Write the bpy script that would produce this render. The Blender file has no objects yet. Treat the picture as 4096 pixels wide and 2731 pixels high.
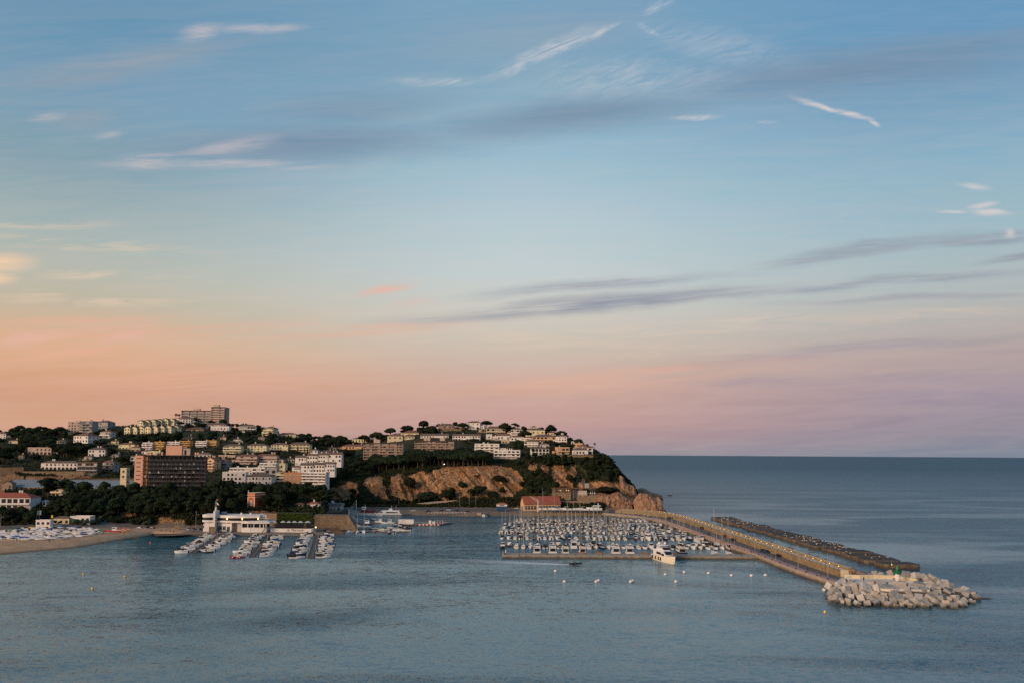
import bpy, math, random
import numpy as np
from mathutils import Vector, Matrix, noise as mnoise
random.seed(11)
R = math.radians
S = bpy.context.scene
COL = S.collection
# ------------------------------------------------------------------ camera
FPX, CH = 3186.0, 50.0                      # focal length in photo pixels, eye height above the sea
cd = bpy.data.cameras.new('camera'); cam = bpy.data.objects.new('camera', cd); COL.objects.link(cam)
cd.sensor_width = 36; cd.lens = 28; cd.clip_start = 1; cd.clip_end = 200000
PITCH, ROLL = R(3.5), R(0.35)
cd.shift_y = 0.0622
cam.location = (0, 0, CH)
cam.matrix_world = Matrix.Translation((0, 0, CH)) @ (Matrix.Rotation(math.pi/2 + PITCH, 4, 'X') @ Matrix.Rotation(ROLL, 4, 'Z'))
S.camera = cam
S.render.resolution_x, S.render.resolution_y = 1024, 682
S.view_settings.view_transform = 'Standard'; S.view_settings.look = 'None'
S.view_settings.exposure = 0.0; S.view_settings.gamma = 1
S.cycles.use_denoising = False; S.cycles.sample_clamp_indirect = 2.0; S.cycles.max_bounces = 5; S.cycles.transparent_max_bounces = 6
CM = np.array(cam.matrix_world.to_3x3())
def ray(px, py):
    d = CM @ np.array([(px-2048)/FPX, (1365.5-py)/FPX + cd.shift_y*4096/FPX, -1.0])
    return d
def P(px, py, Y=None, z=None):              # world point seen at photo pixel, at distance Y or height z
    d = ray(px, py)
    t = Y/d[1] if Y is not None else (z-CH)/d[2]
    return Vector((d[0]*t, d[1]*t, CH + d[2]*t))
def proj(p):
    q = CM.T @ (np.array(p) - np.array([0, 0, CH]))
    return (2048 + FPX*q[0]/-q[2], 1365.5 - FPX*(q[1]/-q[2] - cd.shift_y*4096/FPX))
def HOR(px):                                # photo row of the horizon
    a, b = ray(px, 1800), ray(px, 1830)
    ta, tb = a[2]/a[1], b[2]/b[1]
    return 1800 + 30*ta/(ta-tb)
# ------------------------------------------------------------------ node helpers
def lin(c):
    return tuple(((x/255)/12.92 if x/255 <= .04045 else ((x/255+.055)/1.055)**2.4) for x in c)
class NT:
    def __init__(s, nt): s.nt = nt; s.L = nt.links
    def n(s, t, **k):
        o = s.nt.nodes.new(t)
        for a, b in k.items(): setattr(o, a, b)
        return o
    def _set(s, sock, v):
        if isinstance(v, bpy.types.NodeSocket): s.L.new(v, sock)
        elif v is not None:
            if hasattr(sock.default_value, '__len__'):
                v = tuple(v); v = v + (1,)*(len(sock.default_value)-len(v)) if len(v) < len(sock.default_value) else v
            sock.default_value = v
    def m(s, op, a, b=None, c=None, clamp=False):
        o = s.n('ShaderNodeMath', operation=op, use_clamp=clamp)
        for i, v in enumerate((a, b, c)):
            if v is not None: s._set(o.inputs[i], v)
        return o.outputs[0]
    def mix(s, f, a, b, bt='MIX'):
        o = s.n('ShaderNodeMix', data_type='RGBA', blend_type=bt)
        s._set(o.inputs[0], f); s._set(o.inputs[6], a); s._set(o.inputs[7], b)
        return o.outputs[2]
    def noise(s, vec, scale, detail=3, rough=.55, dist=0, dim='3D'):
        o = s.n('ShaderNodeTexNoise', noise_dimensions=dim)
        if vec is not None: s.L.new(vec, o.inputs['Vector'])
        s._set(o.inputs['Scale'], scale); o.inputs['Detail'].default_value = detail
        o.inputs['Roughness'].default_value = rough; o.inputs['Distortion'].default_value = dist
        return o.outputs[0]
    def ramp(s, f, pts, interp='LINEAR'):
        o = s.n('ShaderNodeValToRGB'); cr = o.color_ramp; cr.interpolation = interp
        while len(cr.elements) < len(pts): cr.elements.new(.5)
        for e, (p, c) in zip(cr.elements, pts):
            e.position = p; e.color = tuple(c)+(1,) if len(c) == 3 else c
        s.L.new(f, o.inputs[0]); return o.outputs[0]
    def mapr(s, v, a, b, c=0., d=1., smooth=False):
        o = s.n('ShaderNodeMapRange', interpolation_type='SMOOTHSTEP' if smooth else 'LINEAR')
        for i, x in enumerate((v, a, b, c, d)): s._set(o.inputs[i], x)
        return o.outputs[0]
    def mapping(s, vec, loc=(0,0,0), rot=(0,0,0), sc=(1,1,1), vt='POINT'):
        o = s.n('ShaderNodeMapping', vector_type=vt); s.L.new(vec, o.inputs[0])
        o.inputs[1].default_value = loc; o.inputs[2].default_value = rot; o.inputs[3].default_value = sc
        return o.outputs[0]
# ------------------------------------------------------------------ sky (dusk: warm low left, blue above, streaks of cloud)
W = bpy.data.worlds.new('World'); S.world = W; W.use_nodes = True
w = NT(W.node_tree); W.node_tree.nodes.clear()
tc = w.n('ShaderNodeTexCoord').outputs['Generated']
sx = w.n('ShaderNodeSeparateXYZ'); w.L.new(tc, sx.inputs[0]); X, Y_, Z = sx.outputs
hl = w.m('MAXIMUM', w.m('SQRT', w.m('ADD', w.m('MULTIPLY', X, X), w.m('MULTIPLY', Y_, Y_))), 1e-4)
te = w.m('DIVIDE', Z, hl); sa = w.m('DIVIDE', X, hl)
def skycol(px, rows, zen):
    out = []
    for py, c in rows:
        d = ray(px, py); e = d[2]/math.hypot(d[0], d[1]); out.append((max(0, min(1, e/1.6)), lin(c)))
    out.sort(key=lambda q: q[0]); out.append((1.0, lin(zen)))
    return out
rowsL = [(0,(101,147,178)),(300,(112,154,180)),(600,(128,160,174)),(900,(164,180,178)),(1050,(180,184,172)),(1200,(193,181,158)),(1350,(216,176,140)),(1470,(214,165,131)),(1560,(206,155,126)),(1680,(210,160,130)),(1800,(196,144,130))]
rowsM = [(0,(116,160,190)),(300,(126,165,188)),(600,(148,186,205)),(900,(180,202,210)),(1100,(194,206,207)),(1250,(203,202,193)),(1400,(201,188,174)),(1550,(203,167,152)),(1680,(194,154,147)),(1750,(176,146,148)),(1815,(150,142,152))]
rowsR = [(0,(96,150,188)),(300,(112,156,187)),(600,(134,176,197)),(900,(155,185,196)),(1100,(170,185,188)),(1250,(178,177,174)),(1400,(176,160,158)),(1550,(160,146,157)),(1700,(142,136,152)),(1780,(126,132,150)),(1826,(116,130,148))]
zen = (72,118,165)
q = w.m('MULTIPLY', te, 1/1.6)
cl = w.ramp(q, skycol(0, rowsL, zen)); cm = w.ramp(q, skycol(2048, rowsM, zen)); cr_ = w.ramp(q, skycol(4096, rowsR, zen))
c = w.mix(w.mapr(sa, -.54, 0.02, smooth=True), cl, cm)
c = w.mix(w.mapr(sa, 0.0, .56, smooth=True), c, cr_)
# (u,v) = tangent-plane direction coordinates, used for the clouds
yy = w.m('MAXIMUM', Y_, .08)
cv = w.n('ShaderNodeCombineXYZ'); w.L.new(w.m('DIVIDE', X, yy), cv.inputs[0]); w.L.new(w.m('DIVIDE', Z, yy), cv.inputs[1])
uv = cv.outputs[0]
wob = w.n('ShaderNodeTexNoise'); w.L.new(w.mapping(uv, sc=(6,14,1)), wob.inputs['Vector']); wob.inputs['Scale'].default_value = 1.2; wob.inputs['Detail'].default_value = 4
vm = w.n('ShaderNodeVectorMath', operation='MULTIPLY_ADD'); w.L.new(wob.outputs['Color'], vm.inputs[0]); vm.inputs[1].default_value = (.05,.022,0); vm.inputs[2].default_value = (0,0,0)
va = w.n('ShaderNodeVectorMath', operation='ADD'); w.L.new(uv, va.inputs[0]); w.L.new(vm.outputs[0], va.inputs[1]); uvw = va.outputs[0]
vs = w.n('ShaderNodeVectorMath', operation='ADD'); w.L.new(uvw, vs.inputs[0]); vs.inputs[1].default_value = (-.025,-.011,0); uvw = vs.outputs[0]
def uvp(px, py):
    d = ray(px, py); return d[0]/d[1], d[2]/d[1]
streak = w.noise(w.mapping(uv, rot=(0,0,R(6)), sc=(1/1.6,1/24,1), vt='TEXTURE'), 1.6, 6, .62, .35)
fib = w.noise(w.mapping(uv, rot=(0,0,R(5)), sc=(1/2.2,1/60,1), vt='TEXTURE'), 1.5, 7, .68, .5)
streakf = w.noise(w.mapping(uv, rot=(0,0,R(3)), sc=(1/5,1/55,1), vt='TEXTURE'), 1.3, 7, .68, .8)
wisp = w.noise(w.mapping(uv, rot=(0,0,R(21)), sc=(1/9,1/46,1), vt='TEXTURE'), 1.5, 8, .72, 1.3)
def blob(x0, y0, x1, y1, wid):              # soft elongated patch between two photo positions (as sky directions)
    a, b = uvp(x0, y0), uvp(x1, y1); ang = math.atan2(b[1]-a[1], b[0]-a[0]); ln = math.hypot(b[0]-a[0], b[1]-a[1])/2
    mp = w.mapping(uvw, loc=((a[0]+b[0])/2, (a[1]+b[1])/2, 0), rot=(0, 0, ang), sc=(ln*1.3, wid*1.25/FPX, 1), vt='TEXTURE')
    l = w.n('ShaderNodeVectorMath', operation='LENGTH'); w.L.new(mp, l.inputs[0])
    return w.mapr(l.outputs['Value'], 1.0, 0.0, 0, 1, True)
def layer(c, blobs, col, tex, lo, hi, amt):
    acc = None
    for b in blobs:
        k = blob(*b[:5])
        if len(b) > 5: k = w.m('MULTIPLY', k, b[5])
        acc = k if acc is None else w.m('MAXIMUM', acc, k)
    t = w.mapr(tex, lo, hi, 0, 1, True)
    return w.mix(w.m('MULTIPLY', w.m('MULTIPLY', acc, t), amt, clamp=True), c, lin(col))
c = layer(c, [(400,610,2100,545,110),(1500,560,3000,380,105),(2500,400,4300,160,120),(3200,300,4300,120,80,.8),(900,470,1900,420,110,.7)], (114,140,165), streak, -.1, .42, .8)
c = layer(c, [(-200,380,1100,150,75),(150,470,500,480,70,.6),(1600,200,2700,60,130,.5)], (148,160,172), streak, .1, .6, .7)
c = layer(c, [(1500,1290,3300,1130,42),(2100,1235,3100,1165,26),(1800,1190,3000,1090,30,.7),(3000,1062,3900,935,40),(3250,1010,3750,950,26),(3500,975,4300,935,30,.8),(2800,1180,4250,1080,26,.75),(3900,1055,4300,990,22),(3000,1215,4300,1170,18,.6)], (136,143,160), fib, .22, .62, .95)
c = layer(c, [(2600,1470,4200,1340,38,.9),(2800,1560,4300,1490,36,.8),(3100,1420,4300,1380,26,.6),(2700,1530,3400,1520,20,.9),(3300,1600,4300,1590,40,.6)], (150,142,160), fib, .3, .68, .8)
c = layer(c, [(-300,1300,900,1340,90),(-300,1390,800,1420,90),(300,1370,1400,1260,34),(900,1360,2000,1290,32,.8),(2000,1500,3500,1440,40,.6),(1600,1560,3000,1500,60,.6),(-200,1550,1600,1500,70,.7)], (232,172,146), fib, .34, .66, .75)
c = layer(c, [(-200,900,500,910,22,.8),(-200,945,900,1010,26),(-100,1065,700,1110,22),(-100,1180,900,1235,26),(0,1150,400,1190,20,.7),(2000,1360,4200,1220,45,.7),(1200,1300,3200,1420,50,.5)], (232,205,178), streakf, .38, .66, .65)
c = layer(c, [(-150,1040,160,1045,46),(-150,1110,90,1100,34)], (240,205,170), streakf, .2, .5, .9)
c = layer(c, [(1425,1180,1670,1128,27),(-50,1360,280,1340,40,.8),(380,1370,640,1300,30,.7),(1560,1215,1740,1185,20,.4)], (230,180,164), streakf, .2, .6, .85)
c = layer(c, [(450,655,760,645,36),(330,660,1320,660,30,.75),(700,630,1150,560,34,.55),(100,470,260,440,34,.5),(380,560,500,540,24,.5),(700,150,900,100,46,.7),(850,110,1230,125,26,.7)], (214,200,200), streakf, .3, .66, .85)
c = layer(c, [(1900,330,2460,90,42),(1580,325,1900,330,26,.8),(2330,170,2470,90,22,1),(2570,60,2680,0,20),(2540,90,2660,150,20,.8),(2000,330,3000,300,110,.45),(2500,100,3200,260,90,.4),(2650,470,2880,472,14),(3030,490,3120,485,10,.8)], (208,208,213), wisp, .30, .72, .9)
c = layer(c, [(3170,392,3440,462,13),(3330,430,3500,470,14),(3470,462,3515,505,15)], (218,210,208), streakf, .2, .55, .85)
c = layer(c, [(3830,740,3990,760,14,.7),(3880,845,4040,855,18),(3880,830,4010,810,16,.8),(3760,850,3890,845,10,.7),(4000,935,4050,935,22,.7)], (214,208,208), streakf, .2, .5, .9)
c = w.mix(w.m('MULTIPLY', w.mapr(streakf, .3, .7), w.mapr(te, .75, .1, .04, .16)), c, lin((228,200,190)))
# the afterglow itself is outside the frame, low on the left and behind the viewer
glow = w.m('MULTIPLY', w.mapr(sa, -.62, -.98, 0, 1, True), w.mapr(te, .55, .0, 0, 1, True))
glow2 = w.m('MULTIPLY', glow, w.mapr(Y_, .75, .0, 0, 1, True))
c = w.mix(glow2, c, (2.6, 1.35, .7))
c = w.mix(w.mapr(te, -.0005, -.004), c, lin((84,104,120)))
bg = w.n('ShaderNodeBackground'); w.L.new(c, bg.inputs[0]); bg.inputs[1].default_value = 1.0
wo = w.n('ShaderNodeOutputWorld'); w.L.new(bg.outputs[0], wo.inputs[0])
# ------------------------------------------------------------------ the last warm light, broad and low from the left behind the viewer
sd = bpy.data.lights.new('sun', 'SUN'); sun = bpy.data.objects.new('sun', sd); COL.objects.link(sun)
sd.energy = 3.1; sd.angle = R(22); sd.color = (1.0, .73, .51)
SUNDIR = Vector((-.72, -.68, .33)).normalized()
sun.rotation_euler = SUNDIR.to_track_quat('Z', 'Y').to_euler()
# ------------------------------------------------------------------ materials
MATS = {}
def mat(name, col, rough=.8, var=.18, scale=.6, bump=0., spec=.3, metal=0, kind=None, col2=None, emit=None):
    if name in MATS: return MATS[name]
    m = bpy.data.materials.new(name); m.use_nodes = True; MATS[name] = m
    t = NT(m.node_tree); b = m.node_tree.nodes['Principled BSDF']
    co = t.n('ShaderNodeTexCoord').outputs['Object']; geo = t.n('ShaderNodeNewGeometry').outputs['Position']
    rnd = t.n('ShaderNodeObjectInfo').outputs['Random']
    n1 = t.noise(geo, scale, 5, .6)
    dark = tuple(x*(1-var*1.6) for x in col); lite = tuple(min(1, x*(1+var)) for x in col)
    c = t.mix(t.mapr(n1, .3, .7), dark, lite)
    if kind == 'wall':                      # rain streaks and patched render
        n2 = t.noise(t.mapping(geo, sc=(1.6, 1.6, .25)), 1.0, 4, .6)
        c = t.mix(t.mapr(n2, .5, .75, 0, .35), c, tuple(x*.62 for x in col))
    if kind == 'tile':
        wv = t.n('ShaderNodeTexWave', wave_type='BANDS', bands_direction='X'); t.L.new(co, wv.inputs[0]); wv.inputs['Scale'].default_value = 1.6; wv.inputs['Distortion'].default_value = .4
        c = t.mix(t.m('MULTIPLY', wv.outputs[1], .45), c, tuple(x*.5 for x in col))
    if kind == 'stone':
        vo = t.n('ShaderNodeTexVoronoi', feature='F1'); t.L.new(t.mapping(geo, sc=(1, 1, 1.5)), vo.inputs[0]); vo.inputs['Scale'].default_value = 1.1
        bw = t.n('ShaderNodeRGBToBW'); t.L.new(vo.outputs['Color'], bw.inputs[0]); c = t.mix(t.mapr(bw.outputs[0], .2, .8, .65, 0), c, tuple(x*.42 for x in col))
        c = t.mix(t.mapr(t.noise(geo, .18, 4), .5, .7, 0, .45), c, tuple(x*.45 for x in col))
    if kind == 'weather':                   # concrete stained darker where the sea wets it
        sp = t.n('ShaderNodeSeparateXYZ'); t.L.new(geo, sp.inputs[0])
        wl = t.m('ADD', sp.outputs[2], t.m('MULTIPLY', t.noise(geo, .5, 4), 1.6))
        c = t.mix(t.mapr(wl, 1.1, 2.2, .88, 0), c, (.055, .04, .025))
        c = t.mix(t.mapr(t.noise(t.mapping(geo, sc=(1.2,1.2,.3)), .8, 5), .5, .72, 0, .4), c, tuple(x*.5 for x in col))
    if kind == 'leaf':
        n3 = t.noise(geo, .9, 2); c = t.mix(t.mapr(n3, .35, .7), c, col2 or lite)
        hs = t.n('ShaderNodeHueSaturation'); t.L.new(c, hs.inputs[4]); t._set(hs.inputs[2], t.mapr(rnd, 0, 1, .6, 1.35)); t._set(hs.inputs[0], t.mapr(rnd, 0, 1, .485, .515)); c = hs.outputs[0]
    if kind == 'paint':
        c = t.mix(t.mapr(rnd, 0, 1, 0, .25), c, tuple(x*.72 for x in col))
    if kind == 'sand':
        c = t.mix(t.mapr(t.noise(geo, .12, 4), .45, .65, 0, .5), c, (.10, .07, .05))
    t._set(b.inputs['Base Color'], c); b.inputs['Roughness'].default_value = rough
    b.inputs['Specular IOR Level'].default_value = spec; b.inputs['Metallic'].default_value = metal
    if bump:
        bp = t.n('ShaderNodeBump'); bp.inputs['Strength'].default_value = bump; bp.inputs['Distance'].default_value = .3
        t.L.new(t.noise(geo, scale*4, 6, .65), bp.inputs['Height']); t.L.new(bp.outputs[0], b.inputs['Normal'])
    if emit:
        b.inputs['Emission Color'].default_value = tuple(emit[:3])+(1,); b.inputs['Emission Strength'].default_value = emit[3]
    return m
WHITE = mat('white_render', (.70,.635,.58), kind='wall', var=.10)
CREAM = mat('cream_render', (.62,.50,.32), kind='wall', var=.1)
PALEY = mat('pale_yellow_render', (.70,.60,.38), kind='wall', var=.08)
OCHRE = mat('ochre_render', (.50,.28,.08), kind='wall', var=.12)
PEACH = mat('peach_render', (.62,.38,.22), kind='wall', var=.1)
PINK = mat('salmon_render', (.72,.38,.26), kind='wall', var=.05)
PINKY = mat('pink_beige_render', (.50,.36,.29), kind='wall', var=.1)
BROWN = mat('brown_render', (.27,.19,.14), kind='wall', var=.12)
GREY = mat('grey_render', (.30,.28,.27), kind='wall', var=.12)
ORANGE = mat('orange_render', (.55,.26,.12), kind='wall', var=.1)
REDW = mat('brick_red_render', (.42,.10,.04), kind='wall', var=.1)
ROOF = mat('terracotta_tiles', (.22,.11,.075), rough=.9, kind='tile', var=.25)
ROOFB = mat('brown_tiles', (.17,.115,.09), rough=.9, kind='tile', var=.22)
ROOFR = mat('red_tiles', (.36,.10,.06), rough=.9, kind='tile', var=.15)
SLATE = mat('blue_grey_roofing', (.19,.225,.245), rough=.6, kind='tile', var=.1)
STONE = mat('tan_stonework', (.26,.18,.11), kind='stone', var=.2, bump=.4)
STONED = mat('dark_stonework', (.15,.10,.062), kind='stone', var=.2, bump=.4)
CONC = mat('concrete', (.33,.27,.205), kind='weather', var=.14, bump=.25, scale=.4)
CONCD = mat('dark_weathered_concrete', (.14,.10,.066), kind='weather', var=.3, bump=.5, scale=.5)
CAPTOP = mat('blackened_concrete', (.055,.045,.036), var=.4, bump=.5)
ASPH = mat('asphalt', (.125,.105,.09), var=.15, scale=.25)
PAVE = mat('pink_paving', (.33,.22,.21), var=.12, scale=.8)
SAND = mat('beach_sand', (.40,.28,.185), kind='sand', var=.1, bump=.15)
GLASS = mat('dark_glass', (.016,.017,.02), rough=.3, spec=.25, var=.2)
SHUT = mat('brown_shutters', (.11,.06,.04), var=.2)
BLIND = mat('pale_blinds', (.42,.36,.30), var=.12)
DARK = mat('dark_interior', (.014,.012,.011), rough=.9, var=.2)
DARKB = mat('dark_balcony', (.055,.045,.045), var=.2)  # also carries the balcony shade painted on the tower front
METAL = mat('grey_metal', (.30,.29,.28), rough=.45, metal=.5, var=.1)
DMET = mat('dark_metal', (.04,.038,.036), rough=.5, var=.2)
MAST = mat('mast_metal', (.34,.30,.27), rough=.4, metal=.2, var=.1)
WOOD = mat('weathered_planks', (.12,.085,.06), var=.25, scale=2)
WOODW = mat('brown_timber', (.20,.10,.045), var=.25, scale=2)
BARK = mat('bark', (.085,.06,.042), var=.3, scale=2)
HULLW = mat('white_gelcoat', (.66,.645,.62), rough=.3, kind='paint', var=.04, spec=.5)
HULLC = mat('cream_gelcoat', (.66,.58,.46), rough=.35, kind='paint', var=.05)
HULLN = mat('navy_paint', (.02,.03,.06), rough=.3, kind='paint')
HULLR = mat('red_paint', (.42,.03,.03), rough=.4, kind='paint')
HULLM = mat('maroon_paint', (.14,.03,.03), rough=.4)
DECK = mat('pale_deck', (.52,.48,.43), var=.1)
TEAK = mat('teak_deck', (.28,.18,.10), var=.2)
NAVY = mat('navy_canvas', (.015,.025,.07), var=.15)
BLUE = mat('blue_canvas', (.02,.07,.21), var=.15)
BLACK = mat('black_canvas', (.02,.02,.022), var=.2)
TARP = mat('pale_tarpaulin', (.52,.50,.49), rough=.6, kind='paint', var=.10)
BEIGE = mat('beige_canvas', (.50,.43,.34), var=.1)
RUBBER = mat('black_rubber', (.012,.012,.014), rough=.5)
GREENP = mat('green_paint', (.01,.13,.045), rough=.45)
ORNG = mat('orange_plastic', (.7,.16,.03), rough=.4)
YELL = mat('yellow_plastic', (.75,.45,.04), rough=.4)
BLUEP = mat('blue_paint', (.025,.06,.13), rough=.4)
BRASS = mat('ochre_wall_wash', (.30,.215,.115), kind='stone', var=.2, bump=.35)
LAMPM = mat('lit_lamp', (1,.7,.35), emit=(1,.62,.25,2.6))
LAMPW = mat('lit_white_lamp', (1,.9,.8), emit=(1,.88,.72,6))
SKIN = mat('skin', (.35,.2,.14)); CLOTH = mat('dark_clothes', (.03,.03,.04)); 
PINE = mat('pine_needles', (.013,.021,.010), rough=.9, kind='leaf', col2=(.027,.037,.014), var=.3, scale=.25, spec=.1)
LEAF = mat('broad_leaves', (.014,.020,.009), rough=.9, kind='leaf', col2=(.029,.035,.014), var=.3, scale=.3, spec=.1)
OLIVE = mat('olive_leaves', (.06,.075,.04), rough=.9, kind='leaf', col2=(.10,.11,.055), var=.25, scale=.3, spec=.1)
SCRUB = mat('scrub_leaves', (.014,.020,.009), rough=.95, kind='leaf', col2=(.034,.036,.015), var=.4, scale=.06, spec=.1)
IVY = mat('ivy_leaves', (.03,.055,.01), rough=.9, kind='leaf', col2=(.06,.09,.015), var=.3, scale=.3, spec=.1)
def water_mat():
    m = bpy.data.materials.new('sea_water'); m.use_nodes = True; t = NT(m.node_tree); m.node_tree.nodes.clear()
    geo = t.n('ShaderNodeNewGeometry').outputs['Position']
    pat = t.noise(t.mapping(geo, rot=(0,0,R(8)), sc=(.0042,.013,1)), 1.0, 5, .6, .8)     # gusts and calm slicks
    sp = t.n('ShaderNodeSeparateXYZ'); t.L.new(geo, sp.inputs[0])
    shelter = t.m('MULTIPLY', t.m('MULTIPLY', t.mapr(sp.outputs[1], 150, 215, 0, 1, True), t.mapr(sp.outputs[1], 430, 330, 0, 1, True)), t.mapr(sp.outputs[0], 150, 40, 0, 1, True))
    patf0 = t.mapr(t.m('SUBTRACT', pat, t.m('MULTIPLY', shelter, .12)), .36, .60, 0, 1, True)
    def slopes(mp, d, r):
        o = t.n('ShaderNodeTexNoise'); t.L.new(mp, o.inputs['Vector']); o.inputs['Scale'].default_value = 1; o.inputs['Detail'].default_value = d; o.inputs['Roughness'].default_value = r
        v = t.n('ShaderNodeVectorMath', operation='SUBTRACT'); t.L.new(o.outputs['Color'], v.inputs[0]); v.inputs[1].default_value = (.5,.5,.5); return v.outputs[0]
    s0 = slopes(t.mapping(geo, rot=(0,0,R(-10)), sc=(.035,.13,1)), 3, .6)
    s1 = slopes(t.mapping(geo, rot=(0,0,R(-14)), sc=(.34,.80,1)), 4, .7)
    s2 = slopes(t.mapping(geo, rot=(0,0,R(16)), sc=(1.5,2.6,1)), 3, .65)
    ad = t.n('ShaderNodeVectorMath', operation='ADD'); t.L.new(s1, ad.inputs[0]); t.L.new(s2, ad.inputs[1])
    a0 = t.n('ShaderNodeVectorMath', operation='SCALE'); t.L.new(s0, a0.inputs[0]); a0.inputs[3].default_value = .35
    ad2 = t.n('ShaderNodeVectorMath', operation='ADD'); t.L.new(ad.outputs[0], ad2.inputs[0]); t.L.new(a0.outputs[0], ad2.inputs[1])
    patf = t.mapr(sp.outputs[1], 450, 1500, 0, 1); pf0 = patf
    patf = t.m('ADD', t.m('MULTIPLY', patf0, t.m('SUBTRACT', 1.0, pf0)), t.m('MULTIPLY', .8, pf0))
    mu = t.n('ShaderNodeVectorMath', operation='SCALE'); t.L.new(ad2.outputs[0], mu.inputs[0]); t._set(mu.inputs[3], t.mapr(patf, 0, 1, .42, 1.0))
    m2 = t.n('ShaderNodeVectorMath', operation='MULTIPLY_ADD'); t.L.new(mu.outputs[0], m2.inputs[0]); m2.inputs[1].default_value = (.7,1,0); m2.inputs[2].default_value = (0,0,1)
    nn = t.n('ShaderNodeVectorMath', operation='NORMALIZE'); t.L.new(m2.outputs[0], nn.inputs[0]); N = nn.outputs[0]
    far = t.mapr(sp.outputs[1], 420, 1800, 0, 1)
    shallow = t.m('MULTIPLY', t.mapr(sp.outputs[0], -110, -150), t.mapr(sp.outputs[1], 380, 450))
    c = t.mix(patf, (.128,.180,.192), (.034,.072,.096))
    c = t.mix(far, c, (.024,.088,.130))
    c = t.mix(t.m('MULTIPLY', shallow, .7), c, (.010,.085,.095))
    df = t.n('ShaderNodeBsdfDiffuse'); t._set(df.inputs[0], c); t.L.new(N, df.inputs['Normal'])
    gl = t.n('ShaderNodeBsdfGlossy'); gl.inputs['Roughness'].default_value = .16; t._set(gl.inputs[0], (.74,.91,1.0)); t.L.new(N, gl.inputs['Normal'])
    fr = t.n('ShaderNodeFresnel'); fr.inputs[0].default_value = 1.33; t.L.new(N, fr.inputs['Normal'])
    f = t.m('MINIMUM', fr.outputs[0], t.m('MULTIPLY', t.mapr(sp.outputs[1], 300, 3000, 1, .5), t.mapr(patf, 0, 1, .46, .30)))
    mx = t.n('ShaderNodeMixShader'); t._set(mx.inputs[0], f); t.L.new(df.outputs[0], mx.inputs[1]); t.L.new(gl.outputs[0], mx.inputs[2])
    out = t.n('ShaderNodeOutputMaterial'); t.L.new(mx.outputs[0], out.inputs[0])
    return m
WATER = water_mat()
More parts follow.
